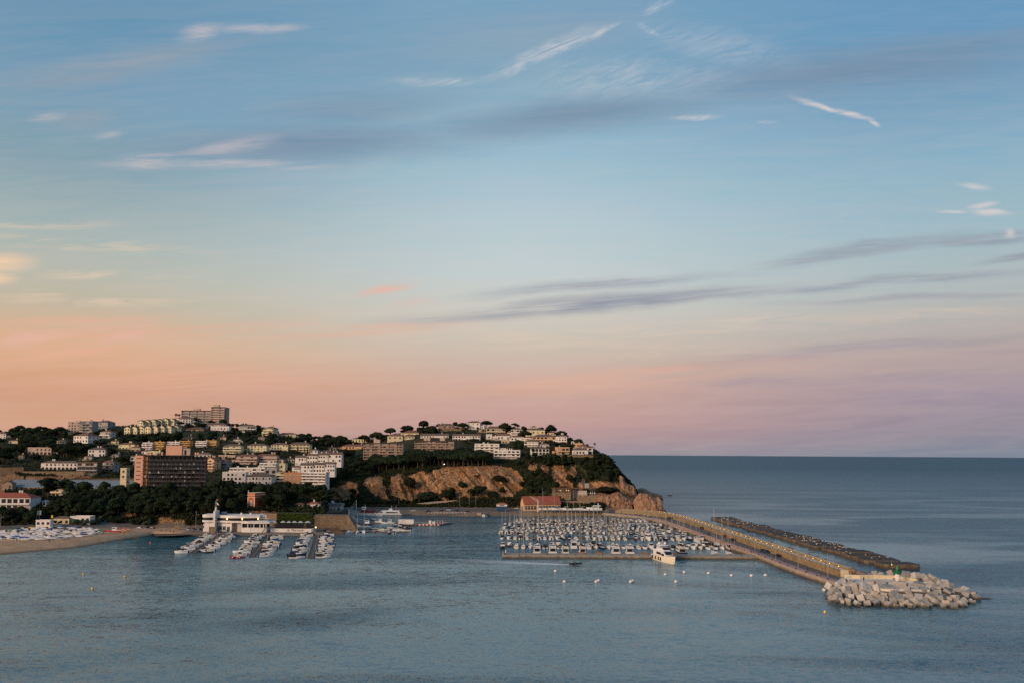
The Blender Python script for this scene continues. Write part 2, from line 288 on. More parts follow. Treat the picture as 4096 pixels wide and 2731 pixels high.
# ------------------------------------------------------------------ mesh builder
class MB:
    def __init__(s): s.v = []; s.f = []; s.mi = []
    def box(s, x0, x1, y0, y1, z0, z1, m=0, M=None):
        k = len(s.v); c = [(x0,y0,z0),(x1,y0,z0),(x1,y1,z0),(x0,y1,z0),(x0,y0,z1),(x1,y0,z1),(x1,y1,z1),(x0,y1,z1)]
        if M is not None: c = [tuple(M @ Vector(p)) for p in c]
        s.v += c
        for f in ((0,3,2,1),(4,5,6,7),(0,1,5,4),(1,2,6,5),(2,3,7,6),(3,0,4,7)): s.f.append(tuple(k+i for i in f)); s.mi.append(m)
        return s
    def poly(s, pts, z0, z1, m=0, mtop=None, taper=1):   # vertical prism
        n = len(pts); k = len(s.v); cx = sum(p[0] for p in pts)/n; cy = sum(p[1] for p in pts)/n
        s.v += [(p[0], p[1], z0) for p in pts] + [(cx+(p[0]-cx)*taper, cy+(p[1]-cy)*taper, z1) for p in pts]
        area = sum(pts[i][0]*pts[(i+1)%n][1]-pts[(i+1)%n][0]*pts[i][1] for i in range(n))
        o = 1 if area > 0 else -1
        for i in range(n):
            j = (i+1) % n; q = (k+i, k+j, k+n+j, k+n+i); s.f.append(q[::o]); s.mi.append(m)
        s.f.append(tuple(range(k+n, k+2*n))[::o]); s.mi.append(m if mtop is None else mtop)
        s.f.append(tuple(range(k, k+n))[::-o]); s.mi.append(m); return s
    def xz(s, pts, y0, y1, m=0):            # outline in x,z pushed along y (y0 is the front, smaller)
        n = len(pts); k = len(s.v); s.v += [(p[0], y0, p[1]) for p in pts] + [(p[0], y1, p[1]) for p in pts]
        area = sum(pts[i][0]*pts[(i+1)%n][1]-pts[(i+1)%n][0]*pts[i][1] for i in range(n)); o = 1 if area > 0 else -1
        s.f.append(tuple(range(k, k+n))[::o]); s.mi.append(m); s.f.append(tuple(range(k+n, k+2*n))[::-o]); s.mi.append(m)
        for i in range(n):
            j = (i+1) % n; s.f.append((k+j, k+i, k+n+i, k+n+j)[::o]); s.mi.append(m)
        return s
    def loft(s, rings, m=0, caps=True, closed=True):
        k = len(s.v); n = len(rings[0])
        for r in rings: s.v += [tuple(p) for p in r]
        for a in range(len(rings)-1):
            for i in range(n if closed else n-1):
                j = (i+1) % n; s.f.append((k+a*n+i, k+a*n+j, k+(a+1)*n+j, k+(a+1)*n+i)); s.mi.append(m)
        if caps:
            s.f.append(tuple(range(k, k+n))[::-1]); s.mi.append(m); e = k+(len(rings)-1)*n; s.f.append(tuple(range(e, e+n))); s.mi.append(m)
        return s
    def tube(s, a, b, r0, r1=None, n=6, m=0):
        a, b = Vector(a), Vector(b); r1 = r0 if r1 is None else r1; d = (b-a).normalized(); u = d.orthogonal().normalized(); w_ = d.cross(u)
        rg = [[p + (u*math.cos(t)+w_*math.sin(t))*r for t in [2*math.pi*i/n for i in range(n)]] for p, r in ((a, r0), (b, r1))]
        return s.loft(rg, m)
    def lathe(s, prof, n=12, m=0, c=(0,0)):
        return s.loft([[(c[0]+r*math.cos(2*math.pi*i/n), c[1]+r*math.sin(2*math.pi*i/n), z) for i in range(n)] for r, z in prof], m)
    def quad(s, p, m=0):
        k = len(s.v); s.v += [tuple(x) for x in p]; s.f.append(tuple(range(k, k+len(p)))); s.mi.append(m); return s
    def mesh(s, name, mats, smooth=False):
        me = bpy.data.meshes.new(name); me.from_pydata(s.v, [], s.f)
        for q in (mats if isinstance(mats, (list, tuple)) else [mats]): me.materials.append(q)
        me.polygons.foreach_set('material_index', s.mi)
        if smooth: me.polygons.foreach_set('use_smooth', [True]*len(s.f))
        me.update(); return me
    def build(s, name, mats, parent=None, smooth=False, loc=None, rz=0):
        return link(name, s.mesh(name, mats, smooth), parent, loc, rz)
def link(name, me, parent=None, loc=None, rz=0):
    o = bpy.data.objects.new(name, me); COL.objects.link(o)
    if parent is not None: o.parent = parent
    if loc is not None: o.location = loc
    if rz: o.rotation_euler = (0, 0, rz)
    return o
def empty(name, loc=(0,0,0), rz=0):
    o = bpy.data.objects.new(name, None); o.empty_display_size = .3; COL.objects.link(o); o.location = loc; o.rotation_euler = (0, 0, rz); return o
def tag(o, label=None, cat=None, group=None, kind=None):
    for k, v in (('label', label), ('category', cat), ('group', group), ('kind', kind)):
        if v: o[k] = v
    return o
def struct(o, label=None): o['kind'] = 'structure'; return tag(o, label)
KIDS = {}
def clone(o, parent=None):
    c = o.copy(); COL.objects.link(c); c.parent = parent
    for ch in KIDS.get(o.name) or [x for x in o.children]: clone(ch, c)
    return c
ORD = {}
def later(o, desc, phrase): ORD.setdefault((desc, phrase), []).append(o)   # label finished once all its look-alikes stand
def ordinal(n):
    w_ = ['first','second','third','fourth','fifth','sixth','seventh','eighth','ninth','tenth','eleventh','twelfth']
    return w_[n-1] if n <= 12 else '%d%s' % (n, 'th' if 10 < n % 100 < 14 else {1:'st',2:'nd',3:'rd'}.get(n % 10, 'th'))
def finish_labels():
    for (desc, phrase), L in ORD.items():
        L.sort(key=lambda o: proj(o.location)[0])
        for i, o in enumerate(L):
            o['label'] = ('%s %s' % (desc, phrase)) if len(L) == 1 else '%s, %s from left %s' % (desc, ordinal(i+1), phrase)
# ------------------------------------------------------------------ sea
mb = MB(); mb.quad([(-90000,-400,0),(90000,-400,0),(90000,120000,0),(-90000,120000,0)])
struct(mb.build('sea', WATER))
# ------------------------------------------------------------------ terrain: profiles of (photo row or height, distance), shore to ridge, one per bearing
PROF = {
 -500: [(-1,365),(1.5,382),(2.0,450),(2.2,480),(2042,540),(1950,622),(1895,652),(1882,700),(1815,790),(1735,900)],
 0:    [(-1,385),(1.5,402),(2.0,450),(2.2,490),(2042,540),(1950,622),(1895,652),(1882,700),(1815,790),(1738,900)],
 300:  [(-1,413),(1.5,430),(2.0,460),(2.5,498),(2000,560),(1950,622),(1900,655),(1880,700),(1820,790),(1716,930)],
 430:  [(-1,440),(1.5,452),(2.0,470),(2.5,510),(2010,562),(1945,625),(1895,665),(1870,710),(1800,800),(1706,945)],
 610:  [(-3,474),(1.15,475),(1.15,512),(1.15,520),(2045,528),(1988,572),(1940,640),(1885,700),(1800,800),(1695,960)],
 815:  [(-3,474),(1.15,475),(1.15,505),(1.15,518),(2042,528),(1985,580),(1890,685),(1840,745),(1790,810),(1694,985)],
 1030: [(-3,479),(1.15,480),(1.15,510),(1.15,525),(2032,540),(1945,625),(1890,685),(1850,735),(1805,800),(1724,950)],
 1200: [(-3,479),(1.15,480),(1.15,510),(1.15,528),(2030,550),(1937,640),(1888,690),(1850,745),(1808,810),(1752,940)],
 1296: [(-3,479),(1.15,480),(1.15,510),(1.15,530),(2030,556),(1945,665),(1905,730),(1870,770),(1830,820),(1770,930)],
 1312: [(-3,654),(2.8,655),(2.8,675),(2.8,690),(2010,712),(1950,735),(1905,755),(1870,790),(1830,830),(1770,930)],
 1500: [(-3,646),(2.8,648),(2.8,690),(2.8,700),(2022,715),(1925,737),(1900,755),(1865,790),(1832,822),(1752,950)],
 1700: [(-3,640),(2.8,641),(2.8,690),(2.8,700),(2018,715),(1882,745),(1862,762),(1835,785),(1800,832),(1716,960)],
 1900: [(-3,634),(2.8,635),(2.8,680),(2.8,685),(1995,702),(1864,742),(1856,752),(1832,790),(1803,825),(1708,980)],
 2060: [(-3,644),(2.8,645),(2.8,688),(2.8,690),(1992,703),(1872,742),(1858,755),(1832,785),(1795,835),(1710,970)],
 2200: [(-3,646),(2.8,647),(2.8,676),(2.8,679),(2000,686),(1848,742),(1838,752),(1820,775),(1785,820),(1722,950)],
 2350: [(-3,652),(2.8,653),(2.8,668),(2.8,671),(2000,690),(1838,742),(1829,752),(1822,765),(1808,790),(1787,835)],
 2430: [(-3,660),(1.0,662),(1.5,668),(1.6,670),(2000,688),(1866,728),(1850,735),(1840,745),(1830,755),(1824,765)],
 2480: [(-3,664),(0.5,666),(1.5,670),(1.6,672),(2005,688),(1925,714),(1910,720),(1900,726),(1893,735),(1885,745)],
 2535: [(-3,668),(0.5,670),(1.5,674),(1.6,676),(2010,690),(1965,706),(1957,711),(1954,714),(1950,718),(1946,724)],
 2580: [(-3,676),(-2.5,680),(-2,690),(-2,694),(-2,700),(-2,710),(-2,712),(-2,714),(-2,718),(-2,722)],
}
PX = sorted(PROF)
def _yz(px, e):
    a, Y = e
    return (Y, CH - Y*(a-HOR(px))/FPX if a > 1000 else a)
PYZ = {px: [_yz(px, e) for e in PROF[px]] for px in PX}
for px in PX:                               # the built quays stand in front of the natural shore
    if px >= 610 and px < 2400:
        for i in (0, 1): PYZ[px][i] = (PYZ[px][i][0]+(9 if px > 1305 else 6), PYZ[px][i][1])
for px in PX:
    Y, z = PYZ[px][-1]; PYZ[px] += [(Y+70, z-9), (Y+420, -6)]
NP_ = 12
def column(px):
    px = max(PX[0], min(PX[-1]-.01, px))
    for a, b in zip(PX, PX[1:]):
        if a <= px < b: break
    f = (px-a)/(b-a)
    A, B = PYZ[a], PYZ[b]
    return [(A[i][0]*(1-f)+B[i][0]*f, A[i][1]*(1-f)+B[i][1]*f) for i in range(NP_)]
def at_t(px, t, col=None):
    col = col or column(px); i = min(NP_-2, int(t)); f = t-i
    return col[i][0]*(1-f)+col[i+1][0]*f, col[i][1]*(1-f)+col[i+1][1]*f
def world(px, Y, z):
    # direction of bearing px at distance Y (rows differ a little through the roll)
    py = HOR(px) + (CH-z)*FPX/Y
    return P(px, py, Y=Y)
def ground(px, py):                         # first terrain point met at that photo pixel
    col = column(px); prev = None
    for k in range(10, 10*9*4+1):
        t = k/40+.75
        if t > 9: break
        Y, z = at_t(px, t, col); r = HOR(px) + (CH-z)*FPX/Y
        if r <= py: return P(px, py, Y=Y), t
    Y, z = at_t(px, 9, col); return world(px, Y, z), 9.0
# rock outcrops, as the photo shows them (photo px polygons are turned into ground cover, and bulge)
ROCK = [[(1310,1990),(1320,1948),(1365,1938),(1400,1922),(1432,1935),(1440,1975),(1420,1990),(1370,2008)],[(1598,1990),(1622,1925),(1640,1900),(1690,1880),(1700,1890),(1680,1950),(1670,2000),(1650,2005)],[(1448,1935),(1462,1908),(1520,1900),(1535,1930),(1550,1990),(1560,2005),(1520,1990),(1490,1975),(1462,1950)],
 [(1552,1950),(1562,1905),(1600,1893),(1625,1905),(1640,1960),(1662,2005),(1600,1995),(1560,1980)],[(1655,1975),(1680,1910),(1730,1880),(1770,1868),(1860,1862),(1960,1858),(2040,1868),(2080,1890),(2098,1940),(2085,1960),(2060,1985),(1960,1990),(1870,1985),(1790,2000),(1690,1985)],
 [(2095,1900),(2125,1915),(2130,1935),(2105,1945)],[(2112,1855),(2140,1845),(2152,1855),(2145,1890),(2130,1898),(2112,1870)],[(2162,1855),(2180,1845),(2203,1850),(2198,1890),(2185,1902),(2168,1885)],
 [(2205,1950),(2210,1860),(2230,1840),(2252,1850),(2265,1885),(2300,1855),(2307,1900),(2290,1945),(2262,1965),(2205,1955)],[(2310,1940),(2340,1905),(2345,1940),(2320,1960)],
 [(2350,1975),(2355,1930),(2400,1922),(2450,1925),(2490,1890),(2600,1960),(2600,2060),(2420,2050),(2380,1990)],[(-50,1990),(-50,1888),(40,1885),(95,1905),(110,1918),(20,1950),(15,1985)],[(100,1905),(330,1895),(370,1900),(370,1912),(110,1925)],
 [(1135,1975),(1150,1955),(1165,1960),(1170,1985),(1145,1995)],[(1232,1960),(1262,1950),(1265,1970),(1240,1980)],[(1290,1960),(1320,1950),(1400,1945),(1410,1975),(1350,1990),(1300,1980)],
 [(620,2095),(640,2060),(700,2068),(745,2075),(745,2105),(690,2105),(620,2110)],[(985,2040),(1100,2045),(1110,2065),(1085,2100),(1000,2070)],[(480,2045),(545,2030),(545,2065),(490,2072)]]
def inpoly(x, y, poly):
    c = False; j = len(poly)-1
    for i in range(len(poly)):
        xi, yi = poly[i]; xj, yj = poly[j]
        if (yi > y) != (yj > y) and x < (xj-xi)*(y-yi)/(yj-yi)+xi: c = not c
        j = i
    return c
def isrock(px, py): return any(inpoly(px, py, p) for p in ROCK)
def fbm(x, y, z=0, o=4): return mnoise.fractal(Vector((x, y, z)), .9, 2.0, o)
def tdisp(px, t, Y, z):
    cliff = max(0, 1-abs(t-4.5)/1.0) if px > 1305 else .5*max(0, 1-abs(t-4.5)/1.2)
    if 2400 < px: cliff = max(cliff, max(0, 1-abs(t-4.6)/1.4))
    if t < 3.4 and px < 2420: return 0, 0
    x = px/FPX*Y
    dY = cliff*(9.5*fbm(x/26, t*.25, 1) + 4.5*fbm(x/9, t*.9, 5) + 2.0*abs(fbm(x/3.2, t*2.2, 9)))
    dz = .9*fbm(x/22, Y/22, 3)*(1 if 5.2 < t < 9.5 else .3)
    if cliff > .05: dY += cliff*3.2*(mnoise.cell(Vector((x/5.5, t*1.7, 4)))-.5)
    return dY, dz
TS = [0,.5,1,1.5,2,2.5,3,3.3,3.6,3.8] + [4+i/26 for i in range(27)] + [5+i/4 for i in range(1,21)] + [10.2,10.4,10.7,11]
us = list(range(-500, 1290, 10)) + list(range(1290, 2581, 4))
verts = []; rock = []
for u in us:
    col = column(u)
    for t in TS:
        Y, z = at_t(u, t, col); dY, dz = tdisp(u, t, Y, z)
        p = world(u, Y, z); d = Vector((p.x, p.y, 0)).normalized()
        q = p + d*dY*(-1) + Vector((0, 0, dz)); verts.append(tuple(q))
        pr = proj(p); rock.append(1.0 if isrock(pr[0]+9*fbm(u/23, t*3), pr[1]+6*fbm(u/17, t*4, 7)) and 3.2 < t < 7 else 0.0)
nt_ = len(TS); faces = []
for a in range(len(us)-1):
    for b in range(nt_-1): faces.append((a*nt_+b, (a+1)*nt_+b, (a+1)*nt_+b+1, a*nt_+b+1))
me = bpy.data.meshes.new('hillside'); me.from_pydata(verts, [], faces)
att = me.attributes.new('rock', 'FLOAT', 'POINT'); att.data.foreach_set('value', rock)
tt = me.attributes.new('tt', 'FLOAT', 'POINT'); tt.data.foreach_set('value', TS*len(us))
def terrain_mat():
    m = bpy.data.materials.new('hillside_rock_and_soil'); m.use_nodes = True; t = NT(m.node_tree); b = m.node_tree.nodes['Principled BSDF']
    geo = t.n('ShaderNodeNewGeometry').outputs['Position']
    ra = t.n('ShaderNodeAttribute', attribute_name='rock').outputs['Fac']; ta = t.n('ShaderNodeAttribute', attribute_name='tt').outputs['Fac']
    vs_ = t.mapping(geo, rot=(0, R(5), 0), sc=(.16,.16,.045))
    n1 = t.noise(vs_, 1.0, 8, .66, 1.4); n2 = t.noise(t.mapping(geo, rot=(0, R(-20), 0), sc=(.55,.55,.14)), 1.0, 7, .7, .8); n3 = t.noise(geo, .035, 3)
    c = t.ramp(n1, [(.25,(.075,.038,.022)),(.40,(.27,.135,.062)),(.5,(.44,.24,.115)),(.62,(.52,.33,.19)),(.78,(.58,.43,.31))])
    c = t.mix(t.mapr(n3, .4, .62, 0, .6), c, (.35,.155,.06))
    c = t.mix(t.mapr(n2, .38, .5, .75, 0), c, (.05,.028,.018))
    soil = t.ramp(t.noise(geo, .09, 6, .65), [(.3,(.020,.026,.013)),(.55,(.034,.038,.018)),(.75,(.085,.062,.036))])
    fis = t.noise(t.mapping(geo, rot=(0, R(-4), 0), sc=(.42,.42,.035)), 1.0, 4, .6, .5)
    c = t.mix(t.mapr(t.m('ABSOLUTE', t.m('SUBTRACT', fis, .5)), 0, .035, .8, 0), c, (.045,.025,.016))
    c2 = t.mix(t.mapr(ra, .25, .6), soil, c)
    flat = t.mix(t.mapr(t.noise(geo, .2, 4), .3, .7), (.12,.10,.085), (.165,.14,.12))
    sand = MATS['beach_sand']
    isflat = t.mapr(ta, 3.15, 3.4, 1, 0)
    c2 = t.mix(isflat, c2, flat)
    sp = t.n('ShaderNodeSeparateXYZ'); t.L.new(geo, sp.inputs[0])
    beach = t.m('MULTIPLY', t.mapr(sp.outputs[0], -196, -204), t.mapr(ta, 2.9, 2.2))
    bc = t.mix(t.mapr(t.noise(geo, .15, 5), .35, .7), (.50,.32,.19), (.36,.225,.13))
    wet = t.mapr(sp.outputs[2], .9, .2)
    c2 = t.mix(beach, c2, t.mix(wet, bc, (.17,.12,.08)))
    t._set(b.inputs['Base Color'], c2); b.inputs['Roughness'].default_value = .95; b.inputs['Specular IOR Level'].default_value = .15
    bp = t.n('ShaderNodeBump'); bp.inputs['Strength'].default_value = 1; bp.inputs['Distance'].default_value = 1.6
    t.L.new(t.m('MULTIPLY', t.m('ADD', n1, n2), t.mapr(ra, 0, .5, .15, 1)), bp.inputs['Height']); t.L.new(bp.outputs[0], b.inputs['Normal'])
    return m
me.materials.append(terrain_mat()); me.update()
me.polygons.foreach_set('use_smooth', [max(rock[i] for i in p.vertices) < .5 for p in me.polygons])
struct(link('hillside', me))
# ================================================================== vegetation
def leafcloud(blobs, n, size, seed, flat=.45, core=True):
    """crown made of many small leaf clumps on and inside several lobes; blobs = (x,y,z,rx,ry,rz)"""
    rg = random.Random(seed); mb = MB()
    vol = [b[3]*b[4] for b in blobs]; tot = sum(vol)
    for b, v in zip(blobs, vol):
        for _ in range(int(n*v/tot)):
            th = rg.uniform(0, 2*math.pi); cz = rg.uniform(-.75, 1); rr = math.sqrt(max(0, 1-cz*cz)); k = rg.uniform(.72, 1.04)
            p = Vector((b[0]+b[3]*rr*math.cos(th)*k, b[1]+b[4]*rr*math.sin(th)*k, b[2]+b[5]*cz*k))
            nrm = Vector((rr*math.cos(th)+rg.uniform(-.6,.6), rr*math.sin(th)+rg.uniform(-.6,.6), cz+rg.uniform(-.3,.9))).normalized()
            u = nrm.orthogonal().normalized(); q = nrm.cross(u); a = rg.uniform(0, 6.28); s_ = size*rg.uniform(.6, 1.35)
            u2 = (u*math.cos(a)+q*math.sin(a))*s_; q2 = (q*math.cos(a)-u*math.sin(a))*s_*rg.uniform(.5, .9)
            mb.quad([p-u2-q2*.3, p+q2*-1.0, p+u2-q2*.2, p+u2*.4+q2, p-u2*.6+q2*.8])
        if core:
            mb.lathe([(b[3]*.25, b[2]-b[5]*.6), (b[3]*.72, b[2]-b[5]*.25), (b[3]*.78, b[2]+b[5]*.15), (b[3]*.5, b[2]+b[5]*.6), (b[3]*.1, b[2]+b[5]*.75)], 7, 0, (b[0], b[1]))
    return mb
def limbs(mb, h, r, tips, seed, split=.55, lean=0):
    r *= 1.35
    rg = random.Random(seed); base = Vector((0,0,-1.5)); fork = Vector((lean, 0, h*split))
    mb.tube(base, fork*.5+Vector((rg.uniform(-.1,.1)*h*.3, 0, 0)), r, r*.8, 6)
    mb.tube(fork*.5+Vector((rg.uniform(-.01,.01), 0, -.1)), fork, r*.8, r*.65, 6)
    for t in tips: mb.tube(fork, Vector(t), r*.5, r*.15, 5)
TREES = {}
def mk_tree(kind, k):
    rg = random.Random(kind+str(k))
    if kind == 'umbrella_pine':             # unit ~ 10 m tall, 12 m wide
        W_ = 6.0; bl = []
        for i in range(9):
            a = i/9*6.28+rg.uniform(-.3,.3); r = rg.uniform(2.0, 3.9) if i else 0
            bl.append((r*math.cos(a), r*math.sin(a), 8.0-.16*r+rg.uniform(-.25,.45), rg.uniform(1.8,2.7), rg.uniform(1.8,2.7), rg.uniform(1.3,2.0)))
        bl.append((0,0,8.5,3.6,3.6,1.9))
        tr = MB(); limbs(tr, 10, .32, [(b[0]*.8,b[1]*.8,b[2]-.3) for b in bl[:6]], k, .55, rg.uniform(-.6,.6))
        return leafcloud(bl, 900, .42, k), tr, PINE
    if kind == 'pine_tree':                 # Aleppo pine, taller irregular crown
        bl = [(rg.uniform(-2.6,2.6), rg.uniform(-2.2,2.2), rg.uniform(4.2,8.8), rg.uniform(1.4,2.6), rg.uniform(1.4,2.6), rg.uniform(1.0,1.7)) for _ in range(12)]
        bl.append((0,0,8.6,2.2,2.2,1.6)); tr = MB(); limbs(tr, 10, .3, [(b[0]*.8,b[1]*.8,b[2]-.2) for b in bl], k, .42, rg.uniform(-.8,.8))
        return leafcloud(bl, 1000, .45, k), tr, PINE
    if kind == 'broadleaf_tree':
        bl = [(rg.uniform(-2.2,2.2), rg.uniform(-2.2,2.2), rg.uniform(3.0,7.0), rg.uniform(1.6,2.8), rg.uniform(1.6,2.8), rg.uniform(1.5,2.3)) for _ in range(10)]
        tr = MB(); limbs(tr, 8, .28, [(b[0]*.7,b[1]*.7,b[2]) for b in bl[:7]], k, .35)
        return leafcloud(bl, 1000, .42, k), tr, LEAF
    if kind == 'olive_tree':
        bl = [(rg.uniform(-2,2), rg.uniform(-2,2), rg.uniform(2.4,4.8), rg.uniform(1.2,2.0), rg.uniform(1.2,2.0), rg.uniform(1.0,1.6)) for _ in range(9)]
        tr = MB(); limbs(tr, 6, .25, [(b[0]*.7,b[1]*.7,b[2]) for b in bl[:5]], k, .3)
        return leafcloud(bl, 800, .36, k), tr, OLIVE
    if kind == 'cypress':
        bl = [(0,0,1.6+i*1.1, 1.0-.09*i*i*.14, 1.0-.09*i*i*.14, 1.2) for i in range(8)]
        tr = MB(); tr.tube((0,0,-1),(0,0,3),.18,.12)
        return leafcloud(bl, 700, .3, k), tr, PINE
    if kind == 'shrub':
        bl = [(rg.uniform(-1.2,1.2), rg.uniform(-1.2,1.2), rg.uniform(.4,1.3), rg.uniform(.8,1.4), rg.uniform(.8,1.4), rg.uniform(.7,1.1)) for _ in range(6)]
        tr = MB(); tr.tube((0,0,-.6),(0,0,1),.1,.06)
        return leafcloud(bl, 420, .26, k), tr, LEAF
    if kind == 'palm_tree':
        tr = MB(); tr.tube((0,0,-1),(.25,0,4.2),.26,.2,7); tr.tube((.25,0,4.1),(.15,0,8.4),.2,.17,7)
        mb = MB(); top = Vector((.15,0,8.5))
        for i in range(30):
            a = rg.uniform(0,6.28); el = rg.uniform(-.7,1.2); L = rg.uniform(1.5,2.1); d = Vector((math.cos(a),math.sin(a),0)); sd_ = Vector((-math.sin(a),math.cos(a),0))
            pts = [top + d*L*s*math.cos(el*.7) + Vector((0,0,L*(s*math.sin(el)-1.0*s*s*.8))) for s in (0,.35,.7,1)]
            for p, q_, w0, w1 in zip(pts, pts[1:], (.05,.26,.22), (.26,.22,.03)):
                mb.quad([p-sd_*w0, p+sd_*w0, q_+sd_*w1+Vector((0,0,-w1*.5)), q_-sd_*w1+Vector((0,0,-w1*.5))])
        mb.lathe([(.1,7.8),(.5,8.2),(.4,8.7),(.1,8.9)], 7, 0, (.15,0)); return mb, tr, PINE
def tree(kind, p, h, w_=1.0, rz=None):      # h: height relative to prototype (10 m), w_: extra width
    k = random.randrange(4) if kind not in ('palm_tree','cypress') else random.randrange(2)
    if (kind, k) not in TREES:
        cr, tr, m = mk_tree(kind, k); TREES[(kind, k)] = (cr.mesh('crown', m), tr.mesh('trunk', BARK))
    cm_, tm_ = TREES[(kind, k)]
    o = empty(kind, p, random.uniform(0, 6.28) if rz is None else rz); o.scale = (h*w_, h*w_, h)
    link('crown', cm_, o); link('trunk', tm_, o)
    o['category'] = {'umbrella_pine':'pine tree','pine_tree':'pine tree','broadleaf_tree':'tree','olive_tree':'tree','cypress':'cypress','shrub':'shrub','palm_tree':'palm tree'}[kind]
    return o
KW = {'umbrella_pine':'flat-topped umbrella pine','pine_tree':'tall dark pine','broadleaf_tree':'round leafy tree','olive_tree':'grey-green tree','cypress':'narrow dark cypress','shrub':'dark rounded shrub','palm_tree':'tall palm with bare trunk'}
# ================================================================== buildings
BBOX = []                                    # (px0,px1,py0,py1,Y) of everything trees must leave in view
WM = {}
def window_mesh(w_, h, kind):
    key = (round(w_,1), round(h,1), kind)
    if key not in WM:
        mb = MB(); a, b = w_/2, h/2
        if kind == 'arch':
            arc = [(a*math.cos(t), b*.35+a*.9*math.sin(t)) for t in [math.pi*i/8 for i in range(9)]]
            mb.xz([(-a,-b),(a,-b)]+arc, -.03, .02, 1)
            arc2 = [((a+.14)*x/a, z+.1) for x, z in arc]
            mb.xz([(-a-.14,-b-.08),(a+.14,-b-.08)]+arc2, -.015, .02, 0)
        else:
            mb.box(-a, a, -.035, .02, -b, b, {'blind':3,'shutter':2}.get(kind, 1))
            if kind == 'shutter': mb.box(-a*.45, a*.45, -.05, -.036, -b*.92, b*.92, 1)
            mb.box(-a-.1, a+.1, -.09, .02, -b-.12, -b-.003, 0); mb.box(-a-.08, -a-.002, -.06, .02, -b, b+.1, 0); mb.box(a+.002, a+.08, -.06, .02, -b, b+.1, 0)
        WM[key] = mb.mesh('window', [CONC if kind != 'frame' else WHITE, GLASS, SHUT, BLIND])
    return WM[key]
def win(parent, x, y, z, w_, h, kind='plain', rz=0):
    return link('window', window_mesh(w_, h, kind), parent, (x, y, z), rz)
def roof_mb(style, Wd, D, z, pitch=.32, ov=.5, slab=True):
    mb = MB(); a, b = Wd/2+ov, D/2+ov; hgt = min(a, b)*pitch*1.3; r = max(0, a-b)
    if style == 'hip':
        if a >= b: top = [(-r, 0), (r, 0)]
        else: r = b-a; top = None
        e = [(-a,-b,z),(a,-b,z),(a,b,z),(-a,b,z)]
        if top: t0, t1 = (-r,0,z+hgt), (r,0,z+hgt); mb.quad([e[0],e[1],t1,t0]); mb.quad([e[1],e[2],t1]); mb.quad([e[2],e[3],t0,t1]); mb.quad([e[3],e[0],t0])
        else: t0, t1 = (0,-r,z+hgt), (0,r,z+hgt); mb.quad([e[0],e[1],t0]); mb.quad([e[1],e[2],t1,t0]); mb.quad([e[2],e[3],t1]); mb.quad([e[3],e[0],t0,t1])
        mb.quad(e[::-1])
    elif style == 'gable':
        hgt = b*pitch*1.5
        for sgn in (-1, 1):
            k = len(mb.v); p = [(-a, sgn*b, z-.0), (a, sgn*b, z-.0), (a, 0, z+hgt), (-a, 0, z+hgt)]; mb.v += p + [(x, y, q+.25) for x, y, q in p]
            for f in ((0,1,2,3),(7,6,5,4),(0,4,5,1),(1,5,6,2),(3,7,4,0)): mb.f.append(tuple(k+i for i in f)); mb.mi.append(0)
    elif style == 'gablex':                 # ridge runs front to back
        hgt = a*pitch*1.5
        for sgn in (-1, 1):
            k = len(mb.v); p = [(sgn*a, -b, z), (sgn*a, b, z), (0, b, z+hgt), (0, -b, z+hgt)]; mb.v += p + [(x, y, q+.25) for x, y, q in p]
            for f in ((0,1,2,3),(7,6,5,4),(0,4,5,1),(1,5,6,2),(3,7,4,0)): mb.f.append(tuple(k+i for i in f)); mb.mi.append(0)
    return mb, hgt
def Y0_ok(px): return True
